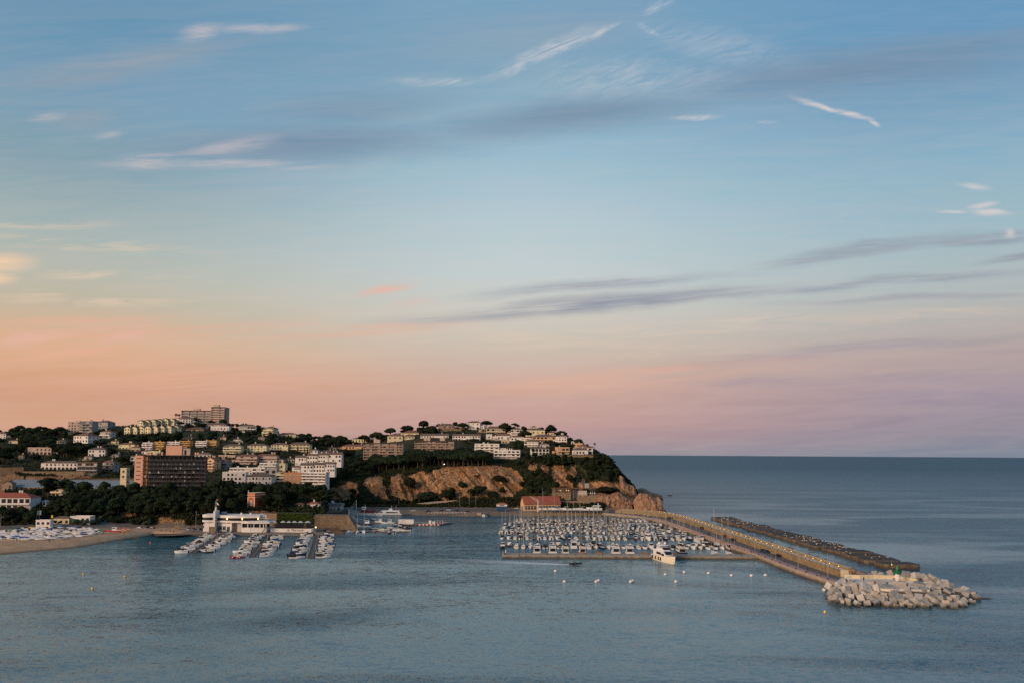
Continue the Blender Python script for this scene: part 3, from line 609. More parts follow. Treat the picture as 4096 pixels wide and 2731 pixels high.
def house(name, label, cat, px0, px1, ytop, ybase, wallm, roof='hip', roofm=None, yaw=0, depth=.7, win_='shutter', floors=None, Y=None, arches=0, balc=False, chim=1, sink=4, seed=0, wcols=None, band=False, par=None, wing=None, keep=True):
    """box-bodied house standing where the photo shows it: px0..px1 wide, eave at row ytop, foot at row ybase"""
    roofm = roofm or ROOF; rg = random.Random(name+label); cx = (px0+px1)/2
    if name == 'villa' and roofm is ROOFB and rg.random() < .45: roofm = ROOF
    extra = name in ('villa', 'apartment_house') and Y0_ok(px0)
    if extra and not balc and not arches and rg.random() < .5 and (ybase-ytop) > 20: balc = True
    if extra and not par and rg.random() < .6: par = rg.choice([STONE, STONE, CONC, GREY])
    if Y is None: base, _t = ground(cx, ybase)
    else: base = P(cx, ybase, Y=Y)
    Yc = base.y; mpp = Yc/FPX; Wt = (px1-px0)*mpp; H = (ybase-ytop)*mpp
    a = R(yaw); D = max(5, Wt*depth) if depth < 3 else depth
    Wd = max(3.0, (Wt - D*abs(math.sin(a)))/math.cos(a)) if depth >= 3 else Wt/(math.cos(a)+depth*abs(math.sin(a)))
    if depth < 3: D = max(3.5, Wd*depth)
    o = empty(name, base, a); tag(o, label, cat)
    # body sits with its front face near the base point
    oy = D/2*math.cos(a)
    wb = MB(); wb.box(-Wd/2, Wd/2, 0, D, -sink, H, 0)
    hg = 0
    if roof in ('hip', 'gable', 'gablex'):
        rm, hg = roof_mb(roof, Wd, D, H+.02); rm.v = [(x, y+D/2, z) for x, y, z in rm.v]
        ro = rm.build('roof', roofm, o)
        if roof == 'gable':
            for sx in (-1, 1):
                k = len(wb.v); x = sx*(Wd/2-.01); wb.v += [(x, 0, H), (x, D, H), (x, D/2, H+hg-.1)]; wb.f.append((k, k+1, k+2) if sx > 0 else (k+2, k+1, k)); wb.mi.append(0)
        if roof == 'gablex':
            k = len(wb.v); wb.v += [(-Wd/2, .01, H), (Wd/2, .01, H), (0, .01, H+hg-.1)]; wb.f.append((k, k+1, k+2)); wb.mi.append(0)
    else:
        ro = MB()
        for x0, x1, y0, y1 in ((-Wd/2-.1,Wd/2+.1,-.1,.15),(-Wd/2-.1,Wd/2+.1,D-.15,D+.1),(-Wd/2-.1,-Wd/2+.15,.15,D-.15),(Wd/2-.15,Wd/2+.1,.15,D-.15)): ro.box(x0,x1,y0,y1,H+.01,H+.75)
        ro.box(-Wd/2+.15, Wd/2-.15, .15, D-.15, H+.01, H+.12); ro = ro.build('roof', roofm if roof == 'flatc' else wallm, o)
    for i in range(chim):
        cxm = rg.uniform(-.35, .35)*Wd; cm_ = MB(); cm_.box(cxm-.45, cxm+.45, D/2+.5, D/2+1.3, H, H+max(hg,.6)+1.3); cm_.box(cxm-.6, cxm+.6, D/2+.35, D/2+1.45, H+max(hg,.6)+1.3, H+max(hg,.6)+1.5); cm_.build('chimney', wallm, ro)
    wb.build('wall', wallm, o)
    nf = floors or max(1, round(H/3.1)); fh = H/nf; nc = wcols or max(1, round(Wd/3.3)); cw = Wd/nc
    for f in range(nf):
        zc = fh*(f+.5)
        for c_ in range(nc):
            x = -Wd/2+cw*(c_+.5)+(rg.uniform(-.15,.15) if not band else 0)
            if arches and f < arches: win(o, x, -.02, fh*f+fh*.45, min(2.4, cw*.72), fh*.66, 'arch')  # arcade opening: a dark panel painted as the shade of a recess
            elif balc: win(o, x, -.02, zc, min(2.6, cw*.78), fh*.66, 'plain' if rg.random() < .6 else 'blind')
            elif rg.random() < .88: win(o, x, -.02, zc+.1, min(1.5, cw*.5), min(1.7, fh*.5), win_ if rg.random() < .8 else 'blind')
        for sx, ok in ((-1, yaw > 4), (1, yaw < -4)):
            if ok:
                for c_ in range(max(1, int(D/4.5))): win(o, sx*(Wd/2+.02), D/max(1,int(D/4.5))*(c_+.5), zc+.1, 1.2, 1.4, win_, math.pi/2*sx)
        if balc and (f > 0 or H > 7):
            b = MB(); z0 = fh*f; b.box(-Wd/2-.1, Wd/2+.1, -1.5, -.02, z0-.15, z0+.05); b.box(-Wd/2-.1, Wd/2+.1, -1.5, -1.4, z0+.051, z0+1.0); b.box(-Wd/2-.1,-Wd/2,-1.4,-.02,z0+.051,z0+1.0); b.box(Wd/2,Wd/2+.1,-1.4,-.02,z0+.051,z0+1.0); b.build('balcony', balc if balc is not True else wallm, o)
    if extra and rg.random() < .45:            # a lower side wing with its own window
        sx = rg.choice([-1, 1]); ww = Wd*.28; eb = MB(); xa, xb = (Wd/2+.01, Wd/2+ww) if sx > 0 else (-Wd/2-ww, -Wd/2-.01)
        eb.box(xa, xb, D*.15, D*.9, -sink, H*.55); eb.box(xa-.1, xb+.1, D*.15-.2, D*.9, H*.55+.01, H*.55+.35, 1); eb.box((xa+xb)/2-.6, (xa+xb)/2+.6, D*.15-.06, D*.15-.01, H*.2, H*.42, 2); eb.build('wing', [wallm, roofm, GLASS], o)
    if par:
        pb = MB(); pb.box(-Wd/2-2, Wd/2+2, -3.2, -.03, -sink, .15); [pb.box(-Wd/2-2+i*(Wd+4)/9-.08, -Wd/2-2+i*(Wd+4)/9+.08, -3.15, -3.0, .151, 1.1) for i in range(10)]; pb.box(-Wd/2-2, Wd/2+2, -3.17, -3.0, 1.1, 1.25); pb.build('terrace', par, o)
    if keep: BBOX.append((px0, px1, ytop-hg/mpp*.8, ybase, Yc))
    return o
def slab_block(name, label, px0, px1, ytop, ybase, wallm, nf, nc, yaw=0, depth=12, Y=None, railm=None, fills=(BLIND, DARKB, GLASS), boxes=(), side=None, sink=6, out=1.6):
    """flats with continuous balcony floors: core wall, one balcony slab per floor, party piers and varied bays behind"""
    rg = random.Random(label); cx = (px0+px1)/2; base = ground(cx, ybase)[0] if Y is None else P(cx, ybase, Y=Y)
    mpp = base.y/FPX; a = R(yaw); Wd = ((px1-px0)*mpp-depth*abs(math.sin(a)))/math.cos(a); H = (ybase-ytop)*mpp; fh = H/nf
    o = empty(name, base, a); tag(o, label, 'apartment block')
    w_ = MB(); w_.box(-Wd/2, Wd/2, 0, depth, -sink, H); w_.box(-Wd/2-.25,-Wd/2-.002,-out-.1,depth,-sink,H+.2); w_.box(Wd/2+.002,Wd/2+.25,-out-.1,depth,-sink,H+.2); w_.build('wall', wallm, o)
    rb = MB(); rb.box(-Wd/2-.5, Wd/2+.5, -out-.3, depth+.3, H+.21, H+.6); ro = rb.build('roof', ROOFB, o)
    for bx, bw, bh in boxes: c_ = MB(); c_.box(bx*Wd-bw/2, bx*Wd+bw/2, depth*.35, depth*.6, H+.61, H+.6+bh); c_.build('roof_hut', wallm, ro)
    for f in range(nf):
        z0 = fh*f; b = MB(); b.box(-Wd/2, Wd/2, -out, -.02, z0-.18, z0+.04); b.box(-Wd/2, Wd/2, -out, -out+.08, z0+.041, z0+.95, 1); b.build('balcony', [wallm, railm or wallm], o)
    cw = Wd/nc
    for f in range(nf):
        for c_ in range(nc):
            x = -Wd/2+cw*(c_+.5); m = rg.choice(fills); b = MB(); b.box(x-cw*.44, x+cw*.44, -.09, -.01, fh*f+.1, fh*(f+1)-.35, 0)
            if rg.random() < .5: b.box(x-.06, x+.06, -.14, -.091, fh*f+.1, fh*(f+1)-.35, 1)
            b.build('window', [m, wallm], o)
    for c_ in range(1, nc):
        if c_ % 3 == 0:
            x = -Wd/2+cw*c_; b = MB(); b.box(x-.15, x+.15, -out+.09, -.095, .05, H); b.build('partition', wallm, o)
    BBOX.append((px0, px1, ytop, ybase, base.y)); return o
H_ = house
# ---- upper left hill
H_('villa', 'white house with red roof at the left edge of the pine hill', 'house', -25, 23, 1733, 1754, WHITE, 'hip', ROOF, 0)
H_('hotel_building', 'tan four storey block rising above pines on the left skyline', 'building', 270, 318, 1687, 1738, PINKY, 'flat', None, 0, .9, 'plain', chim=2)
H_('hotel_building', 'grey block of balconied rooms joined right of the tan skyline block', 'building', 316, 368, 1685, 1738, GREY, 'flat', None, 0, .9, 'plain', balc=True, chim=2)
H_('apartment_house', 'pale blue-grey tiled house on the skyline right of the grey block', 'building', 370, 442, 1688, 1713, GREY, 'hip', ROOFB, -20, .6, 'plain')
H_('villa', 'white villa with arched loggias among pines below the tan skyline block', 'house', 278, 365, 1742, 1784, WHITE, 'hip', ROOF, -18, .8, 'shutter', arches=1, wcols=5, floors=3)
H_('villa', 'small white villa with a square tower roof in the pines', 'house', 394, 447, 1727, 1754, WHITE, 'hip', ROOFB, -12, .7, 'plain')
H_('villa', 'white two storey villa beside the diagonal hedge on the left slope', 'house', 352, 420, 1798, 1826, WHITE, 'hip', ROOFB, 0, .6, 'arch', chim=2)
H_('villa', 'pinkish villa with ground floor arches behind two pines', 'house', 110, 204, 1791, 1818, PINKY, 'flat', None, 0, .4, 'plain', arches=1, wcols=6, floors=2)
H_('villa', 'tiny pink garden house left of the arcaded villa', 'house', 73, 92, 1820, 1837, PEACH, 'hip', ROOF, 10, .8, 'plain')
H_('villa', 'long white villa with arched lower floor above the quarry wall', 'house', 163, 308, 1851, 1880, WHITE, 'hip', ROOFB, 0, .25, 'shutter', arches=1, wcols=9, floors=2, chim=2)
H_('villa', 'unfinished brown stone house with open concrete floors', 'house', 309, 388, 1850, 1897, STONED, 'flat', None, 0, .5, 'plain', balc=GREY, floors=3, chim=0)
H_('villa', 'grey two storey house with deep balconies above the orange wall', 'house', 400, 457, 1849, 1888, GREY, 'hip', ROOFB, -8, .7, 'plain', balc=True, floors=3)
H_('water_tower', 'slim cream stucco tower with one small window behind the trees', 'tower', 477, 505, 1875, 1958, CREAM, 'flat', None, -6, .9, 'plain', wcols=1, floors=4, chim=0, Y=610)
H_('villa', 'pale yellow low house left of the paired townhouses', 'house', 474, 538, 1777, 1797, PALEY, 'hip', ROOFB, 0, .5, 'plain', chim=2)
H_('villa', 'small stone annex with tiled roof below the pale yellow house', 'house', 520, 560, 1789, 1801, PINKY, 'hip', ROOFB, 0, .6, 'plain')
H_('villa', 'white gabled house peeping out left of the salmon tower', 'house', 522, 545, 1826, 1858, WHITE, 'gable', ROOFB, 0, .6, 'plain')
H_('warehouse', 'long low hall with blue-grey sheet roof behind the trees', 'warehouse', 25, 545, 1950, 1958, PEACH, 'gable', SLATE, 0, 22, 'plain', Y=618, wcols=4, floors=1, chim=0)
H_('warehouse', 'small brick gable house at the left end of the blue-roofed hall', 'warehouse', 8, 48, 1934, 1958, BROWN, 'gablex', ROOFB, 0, .6, 'plain', Y=612, chim=0)
H_('villa', 'white waterfront villa with red hipped roof and blue windows, far left', 'house', -70, 118, 1990, 2042, WHITE, 'hip', ROOFR, 4, .45, 'frame', floors=2, wcols=8, Y=536, chim=2, par=WHITE)
H_('villa', 'cream house half hidden by a big pine above the beach trees', 'house', 200, 256, 1955, 1984, CREAM, 'hip', ROOFB, -10, .7, 'plain', Y=585)
H_('shed', 'small white arched pavilion with grey roof beside the red-roofed villa', 'pavilion', 147, 194, 2006, 2020, WHITE, 'hip', SLATE, -25, .8, 'arch', Y=545, chim=0, arches=1)
H_('shed', 'white cabin with a red end panel behind the beached boats', 'cabin', 143, 200, 2083, 2101, WHITE, 'flat', None, 0, .35, 'plain', Y=492, chim=0, sink=1, floors=1)
H_('villa', 'cream beach house with tiled roof behind small trees at the beach', 'house', 212, 275, 2072, 2100, CREAM, 'hip', ROOFB, 0, .5, 'plain', Y=505, chim=0, floors=1)
H_('villa', 'modern white cubic house with blue doors behind the beach', 'house', 280, 358, 2068, 2103, WHITE, 'flat', None, 0, .5, 'plain', Y=507, chim=0, floors=2)
# stepped yellow terraces under the big hotel
def terrace_house(px0, px1, ytop, ybase, label, wallm, roofm, group, nf=3):
    o = house('terraced_house', label, 'terraced house', px0, px1, ytop, ybase, wallm, 'gablex', roofm, -14, .8, 'arch', floors=nf, wcols=2, chim=1)
    o['group'] = group; return o
for i in range(6):
    x0 = 545+i*25; y0 = 1687-i*1.8+(2 if i > 4 else 0)
    terrace_house(x0, x0+30, y0, y0+22, 'pale yellow gabled terrace house, %s from the left in the upper stepped row' % ordinal(i+1), PALEY, ROOFB, 'stepped yellow terrace houses', 2)
for i in range(8):
    x0 = 492+i*27.5; y0 = 1712-i*.8
    terrace_house(x0, x0+31, y0, y0+24, 'pale yellow gabled terrace house, %s from the left in the lower stepped row' % ordinal(i+1), PALEY, ROOFB, 'stepped yellow terrace houses', 2)
# the big hotel on the summit
slab_block('hotel_building', 'long grey-brown five storey hotel wing with balcony bands on the summit', 727, 862, 1643, 1692, PINKY, 5, 14, 0, 14, Y=985, railm=GREY, fills=(BLIND, PINKY, GREY, BLIND), boxes=((-.12, 8, 3.0),))
tw = slab_block('hotel_building', 'taller hotel tower with curved balcony ends on the summit', 846, 897, 1629, 1692, PINKY, 7, 5, 0, 16, Y=980, railm=PINKY, fills=(BLIND, PINKY, GREY), boxes=((-.3, 7, 3.2),))
for f in range(7):
    b = MB(); b.lathe([(3.0,0),(3.2,.9),(2.6,1.0),(2.6,.2)], 12, 0); b.build('balcony', GREY, tw, loc=(8.2+.2, 3, f*2.77+.4))
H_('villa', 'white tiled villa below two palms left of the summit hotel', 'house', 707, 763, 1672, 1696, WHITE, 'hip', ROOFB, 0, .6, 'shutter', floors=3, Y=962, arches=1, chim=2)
H_('villa', 'low brown-roofed house under the hotel tower', 'house', 823, 903, 1697, 1705, PINKY, 'hip', ROOFB, 0, .4, 'plain', floors=1, Y=955)
H_('villa', 'long white low villa under the hotel tower', 'house', 842, 916, 1706, 1722, WHITE, 'flat', None, 0, .4, 'plain', floors=1, wcols=6, Y=935)
H_('villa', 'tan stone house with sloping stone roof below the summit hotel', 'house', 735, 820, 1716, 1737, STONE, 'hip', STONED, -10, .5, 'plain', floors=1, Y=925, chim=0)
H_('villa', 'blue-white villa with hip roof right of the summit trees', 'house', 955, 1023, 1703, 1730, WHITE, 'hip', ROOFB, 10, .5, 'plain', floors=2)
H_('apartment_house', 'stepped pale apartment house on the skyline where the hill drops', 'building', 1048, 1100, 1712, 1742, PALEY, 'hip', ROOFB, -15, .8, 'plain', balc=True, floors=3, chim=2)
H_('villa', 'beige hipped-roof house on the saddle of the skyline', 'house', 1113, 1182, 1736, 1747, PALEY, 'hip', ROOFB, 0, .4, 'plain', floors=1)
# middle rows
for i, (a_, b_, c_, t, u_, where) in enumerate([(565,613,WHITE,1771,1799,'first pair'),(613,660,OCHRE,1768,1796,'first pair'),(668,718,WHITE,1768,1793,'second pair'),(716,760,OCHRE,1765,1791,'second pair'),(783,826,WHITE,1765,1790,'third pair'),(824,866,OCHRE,1763,1789,'third pair')]):
    o = house('terraced_house', '%s balconied townhouse half in the %s above the salmon tower' % ('white' if c_ is WHITE else 'ochre', where), 'townhouse', a_, b_, t, u_, c_, 'flat', None, -8 if i < 2 else 0, .7, 'plain', floors=3, wcols=3, balc=True, chim=1)
    o['group'] = 'paired white and ochre townhouses'
for a_, b_, t, u_, lab in [(893,964,1783,1812,'yellow apartment villa with white gables, first of four above the pines'),(988,1065,1781,1808,'yellow apartment villa with deep balconies, second of four above the pines'),(1083,1151,1778,1803,'yellow apartment villa, third of four, left of the cypresses'),(1153,1238,1777,1806,'widest yellow apartment villa, fourth of four, behind the cypresses')]:
    o = house('apartment_house', lab, 'apartment house', a_, b_, t, u_, PALEY, 'hip', ROOFB, 0, .5, 'plain', floors=3, wcols=6, chim=1); o['group'] = 'yellow apartment villas'
H_('villa', 'white low house with brown hipped roof right behind the salmon tower', 'house', 780, 842, 1816, 1830, WHITE, 'hip', ROOFB, 0, .5, 'plain', floors=1)
H_('apartment_house', 'pink gabled apartment house right of the salmon tower', 'building', 812, 866, 1840, 1885, PEACH, 'gablex', ROOF, -20, .9, 'plain', floors=4, chim=2)
H_('apartment_house', 'blue-shaded wing with stacked balconies right of the pink gabled house', 'building', 862, 912, 1842, 1876, GREY, 'hip', ROOF, -10, .9, 'plain', floors=3, balc=True, chim=2)
H_('apartment_house', 'long pinkish apartment row with red mansard roof, left half', 'building', 946, 1028, 1824, 1856, PINKY, 'hip', ROOF, 0, .4, 'plain', floors=3, balc=True, chim=3)
H_('apartment_house', 'pinkish apartment row with red mansard roof, right half', 'building', 1026, 1108, 1822, 1854, PINKY, 'hip', ROOF, 0, .4, 'plain', floors=3, balc=True, chim=3)
H_('apartment_house', 'white flat-roofed block with corner balconies, lowest left of the white cluster', 'building', 888, 982, 1890, 1938, WHITE, 'flat', None, 6, .5, 'plain', floors=3, wcols=6, chim=2)
H_('apartment_house', 'white arcaded block with tiled eave in the white cluster', 'building', 980, 1084, 1905, 1938, WHITE, 'hip', ROOFB, 0, .5, 'shutter', floors=2, wcols=8, chim=0)
H_('apartment_house', 'white block with roof terraces stepping up behind the arcaded block', 'building', 918, 1010, 1873, 1896, WHITE, 'flat', None, 0, .5, 'plain', floors=2, Y=668, chim=3)
H_('apartment_house', 'bluish white block with three square windows in the white cluster', 'building', 1008, 1058, 1872, 1900, WHITE, 'flat', None, 0, .6, 'plain', floors=2, Y=663, chim=2)
H_('apartment_house', 'white top block with dark terrace awnings above the white cluster', 'building', 1038, 1104, 1853, 1875, WHITE, 'flat', None, 0, .6, 'plain', floors=2, Y=688, chim=3)
H_('villa', 'small white roof house with two windows on the arcaded block', 'house', 1028, 1056, 1893, 1905, WHITE, 'hip', ROOFB, 0, .8, 'shutter', floors=1, Y=650, wcols=2, chim=0, sink=2)
H_('apartment_house', 'grey plain-walled block between white cluster and beige flats', 'building', 1056, 1106, 1878, 1934, GREY, 'flat', None, 0, .7, 'plain', floors=3, wcols=2, Y=656, chim=0)
H_('apartment_house', 'yellow blank-walled house above the grey block', 'building', 1079, 1140, 1856, 1892, CREAM, 'flat', None, 0, .6, 'plain', floors=2, wcols=2, Y=690, chim=1)
H_('apartment_house', 'beige narrow flats with three balconies left of the orange house', 'building', 1103, 1135, 1888, 1936, PALEY, 'flatc', ROOFB, 0, .9, 'plain', floors=4, wcols=2, balc=True, Y=645, chim=0)
H_('apartment_house', 'orange apartment house with pale shutters', 'building', 1134, 1202, 1893, 1937, ORANGE, 'flat', None, 0, .6, 'blind', floors=3, wcols=4, Y=643, chim=2)
H_('apartment_house', 'cream four storey flats with long balconies right of the orange house', 'building', 1202, 1308, 1890, 1936, WHITE, 'flat', None, -10, .35, 'plain', floors=4, wcols=6, balc=True, Y=640, chim=1)
H_('villa', 'stepped white villa on the slope above the white rows', 'house', 1237, 1272, 1800, 1822, WHITE, 'hip', ROOFB, -8, .8, 'plain', floors=2)
for i, (a_, b_, t, u_) in enumerate([(1179,1226,1829,1862),(1227,1270,1822,1855),(1270,1312,1819,1852),(1312,1366,1817,1850)]):
    o = house('row_house', 'white row house with brown roof, %s from the left in the upper stepped row' % ordinal(i+1), 'row house', a_, b_, t, u_, WHITE, 'gable', ROOFB, -3, .6, 'arch', floors=2, wcols=4, chim=2, Y=722); o['group'] = 'stepped white row houses'
for i, (a_, b_, t, u_) in enumerate([(1167,1200,1868,1892),(1200,1251,1860,1891),(1251,1298,1858,1890),(1297,1339,1855,1888)]):
    o = house('row_house', 'white row house with brown roof, %s from the left in the lower stepped row' % ordinal(i+1), 'row house', a_, b_, t, u_, WHITE, 'gable', ROOFB, -3, .6, 'arch', floors=2, wcols=4, chim=2, Y=682); o['group'] = 'stepped white row houses'
# headland
slab_block('apartment_block', 'brown banded flats at the left end of the pine wood', 1455, 1608, 1773, 1836, PINKY, 6, 14, 0, 12, railm=BROWN, fills=(BLIND, DARKB, PINKY, BROWN, DARKB), boxes=((-.22,3.5,4),(-.14,3,3.5)))
slab_block('apartment_block', 'brown banded flats right of the pine wood gap, under a tiled roof', 1660, 1813, 1764, 1812, PINKY, 5, 15, 0, 12, railm=BROWN, fills=(BLIND, DARKB, PINKY, BROWN, DARKB), boxes=((-.25,3,3),(-.16,3,3),(.2,5,3.2)))
H_('hotel_building', 'yellow hotel wing with hipped roof and one arched window', 'building', 1549, 1610, 1743, 1775, CREAM, 'hip', ROOF, 0, .9, 'arch', floors=2, wcols=3, Y=905, chim=0)
H_('hotel_building', 'grey-sided long wing of the yellow hotel with rows of windows', 'building', 1610, 1657, 1744, 1775, PALEY, 'hip', ROOF, 0, .9, 'plain', floors=3, wcols=8, Y=907, chim=0)
H_('hotel_building', 'upper yellow hotel house with hipped roof behind the lower wing', 'building', 1597, 1680, 1731, 1760, CREAM, 'hip', ROOF, -10, .7, 'plain', floors=2, wcols=4, Y=935)
H_('villa', 'cream villa with sloping dormer roof on the left of the headland skyline', 'house', 1404, 1458, 1755, 1769, PALEY, 'hip', ROOFB, -10, .6, 'plain', floors=1, chim=2)
H_('villa', 'long low peach house with tiled roof left of the brown flats', 'house', 1368, 1456, 1784, 1796, PEACH, 'hip', ROOFB, 0, .4, 'plain', floors=1, Y=880, chim=2)
H_('villa', 'small white cube house between skyline pines', 'house', 1481, 1503, 1745, 1762, WHITE, 'flat', None, 0, .8, 'plain', floors=2)
H_('row_house', 'white row with brown roof and square windows behind the second flats', 'row of houses', 1682, 1794, 1741, 1760, WHITE, 'gable', ROOFB, 0, .25, 'plain', floors=2, wcols=10, Y=905, chim=1)
H_('row_house', 'white row with brown roof and square windows, right of the second flats', 'row of houses', 1809, 1921, 1742, 1762, WHITE, 'gable', ROOFB, -3, .25, 'plain', floors=2, wcols=10, Y=892, chim=1)
H_('villa', 'brown flat villa on the stone terrace wall at the summit', 'house', 1752, 1817, 1700, 1715, BROWN, 'hip', ROOFB, 0, .5, 'plain', floors=1, Y=958)
H_('villa', 'white summit villa with a wide dark picture window', 'house', 1862, 1924, 1690, 1716, WHITE, 'hip', ROOFB, -12, .6, 'plain', floors=2, wcols=3, Y=962, chim=2)
H_('villa', 'yellow restaurant villa with arcaded terrace near the summit', 'house', 1944, 2023, 1712, 1742, CREAM, 'hip', ROOFB, 8, .5, 'plain', floors=2, wcols=7, balc=PALEY, Y=935, chim=2)
H_('villa', 'open pergola-fronted house left of the yellow restaurant villa', 'house', 1914, 1952, 1716, 1742, BROWN, 'flat', None, 0, .6, 'plain', floors=2, Y=937, chim=0)
H_('villa', 'white boxy house under the yellow restaurant villa', 'house', 1944, 1968, 1738, 1756, WHITE, 'flat', None, 0, .8, 'plain', floors=1, wcols=1, chim=0)
H_('villa', 'white house with brown eave right under the restaurant villa', 'house', 1989, 2039, 1741, 1760, WHITE, 'gable', ROOFB, 0, .6, 'plain', floors=1, chim=1)
H_('villa', 'white two level villa between two skyline pines', 'house', 2041, 2090, 1717, 1744, WHITE, 'hip', ROOFB, -10, .7, 'plain', floors=2, wcols=4)
H_('villa', 'low white house with broad brown roof under the two level villa', 'house', 2042, 2097, 1747, 1764, WHITE, 'hip', ROOFB, 0, .5, 'plain', floors=1, wcols=4)
H_('villa', 'yellow villa with a wide picture window beside the round pine', 'house', 2106, 2179, 1719, 1739, PALEY, 'hip', ROOFB, 0, .5, 'plain', floors=1, wcols=4, Y=905)
H_('villa', 'square yellow lookout room with small pyramid roof on the yellow villa', 'house', 2122, 2148, 1707, 1722, PALEY, 'hip', ROOFB, 0, .9, 'plain', floors=1, wcols=1, Y=912, chim=0)
H_('villa', 'peach-orange villa with long balcony on the seaward slope', 'house', 2130, 2222, 1746, 1770, PEACH, 'hip', ROOFB, 0, .5, 'plain', floors=2, wcols=6, balc=True, Y=862, chim=3)
H_('villa', 'tall white villa with green shutters right of the peach villa', 'house', 2220, 2270, 1744, 1774, WHITE, 'hip', ROOFB, -10, .8, 'shutter', floors=3, wcols=4, Y=850, chim=2)
H_('apartment_house', 'white modern terraced flats, upper building above the pine wood', 'building', 1897, 1997, 1776, 1808, WHITE, 'flat', None, -4, .35, 'plain', floors=3, wcols=5, balc=True, Y=812, chim=3)
H_('apartment_house', 'white modern terraced flats, lower building right of the pine wood', 'building', 1974, 2081, 1801, 1838, WHITE, 'flat', None, -4, .35, 'plain', floors=3, wcols=6, balc=True, Y=785, chim=3)
H_('villa', 'white villa with colonnade and hipped roof in the seaward pines', 'house', 2094, 2156, 1765, 1790, WHITE, 'hip', ROOFB, -10, .7, 'plain', floors=2, wcols=4, balc=True)
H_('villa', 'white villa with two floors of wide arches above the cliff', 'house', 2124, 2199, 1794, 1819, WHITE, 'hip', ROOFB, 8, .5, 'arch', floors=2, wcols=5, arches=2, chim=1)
H_('villa', 'ochre stepped villa with a roof terrace above the cliff', 'house', 2226, 2281, 1790, 1820, PEACH, 'flat', None, 10, .8, 'plain', floors=2, wcols=3, Y=778, chim=1)
H_('villa', 'white-fronted villa with brown tower roof at the seaward end', 'house', 2291, 2352, 1799, 1819, WHITE, 'hip', ROOFB, 0, .6, 'plain', floors=1, wcols=5, Y=768, chim=1)
H_('villa', 'round-cornered tan tower house behind the seaward villa', 'house', 2318, 2352, 1783, 1806, BROWN, 'hip', ROOF, 0, .9, 'plain', floors=1, wcols=1, Y=778, chim=0)
H_('villa', 'small white gabled house at the far seaward end beside the palm', 'house', 2350, 2371, 1790, 1818, WHITE, 'gable', ROOFB, 0, .8, 'plain', floors=2, wcols=1, Y=772, chim=0)
H_('villa', 'tan flat-roofed house in the trees behind the seaward villa', 'house', 2300, 2330, 1774, 1790, PEACH, 'flat', None, 0, .8, 'plain', floors=1, wcols=2, Y=800, chim=1)
def wallrun(name, label, pts, h, thick, m, drop=5, cat='stone wall', mtop=None):   # pts: (px, py of the wall top) at distance Y
    mb = MB(); L = []
    for px, py, Y in pts: L.append(P(px, py, Y=Y))
    for a, b in zip(L, L[1:]):
        d = (b-a); d.z = 0; n = Vector((-d.y, d.x, 0)).normalized()*thick
        k = len(mb.v)
        for p in (a, b):
            for q, z in ((0,p.z-h-drop),(0,p.z),(1,p.z),(1,p.z-h-drop)): mb.v.append((p.x+n.x*q, p.y+n.y*q, z))
        for f in ((0,4,5,1),(1,5,6,2),(2,6,7,3),(0,1,2,3),(7,6,5,4)): mb.f.append(tuple(k+i for i in f)); mb.mi.append(1 if f == (1,5,6,2) else 0)
    o = mb.build(name, [m, mtop or m]); return tag(o, label, cat)
wallrun('stone_wall', 'tan retaining wall under the long white villa on the left', [(90,1884,655),(330,1884,655),(335,1890,655)], 10, 1, STONE, 2)
wallrun('stone_wall', 'grey garden wall above the orange quarry at the far left', [(-60,1868,662),(95,1868,662)], 8, 1, STONED, 2)
wallrun('stone_wall', 'long low stone wall behind the blue-roofed hall', [(300,1913,640),(545,1911,640)], 6, 1, STONED, 2)
wallrun('stone_wall', 'tan terrace wall below the summit villa on the headland', [(1728,1713,950),(1845,1713,950)], 14, 2, STONE, 2, mtop=WHITE)
wallrun('stone_wall', 'pale-topped terrace wall at the cliff edge under the seaward villas', [(2236,1819,748),(2300,1820,748),(2398,1819,748)], 9, 8, STONE, 4, mtop=CONC)
wallrun('stone_wall', 'pale wall along the road behind the harbor slope', [(1440,2016,716),(1620,2017,716),(1740,2004,708),(1900,1994,704),(2020,1990,704)], .9, .5, CONC, 1)
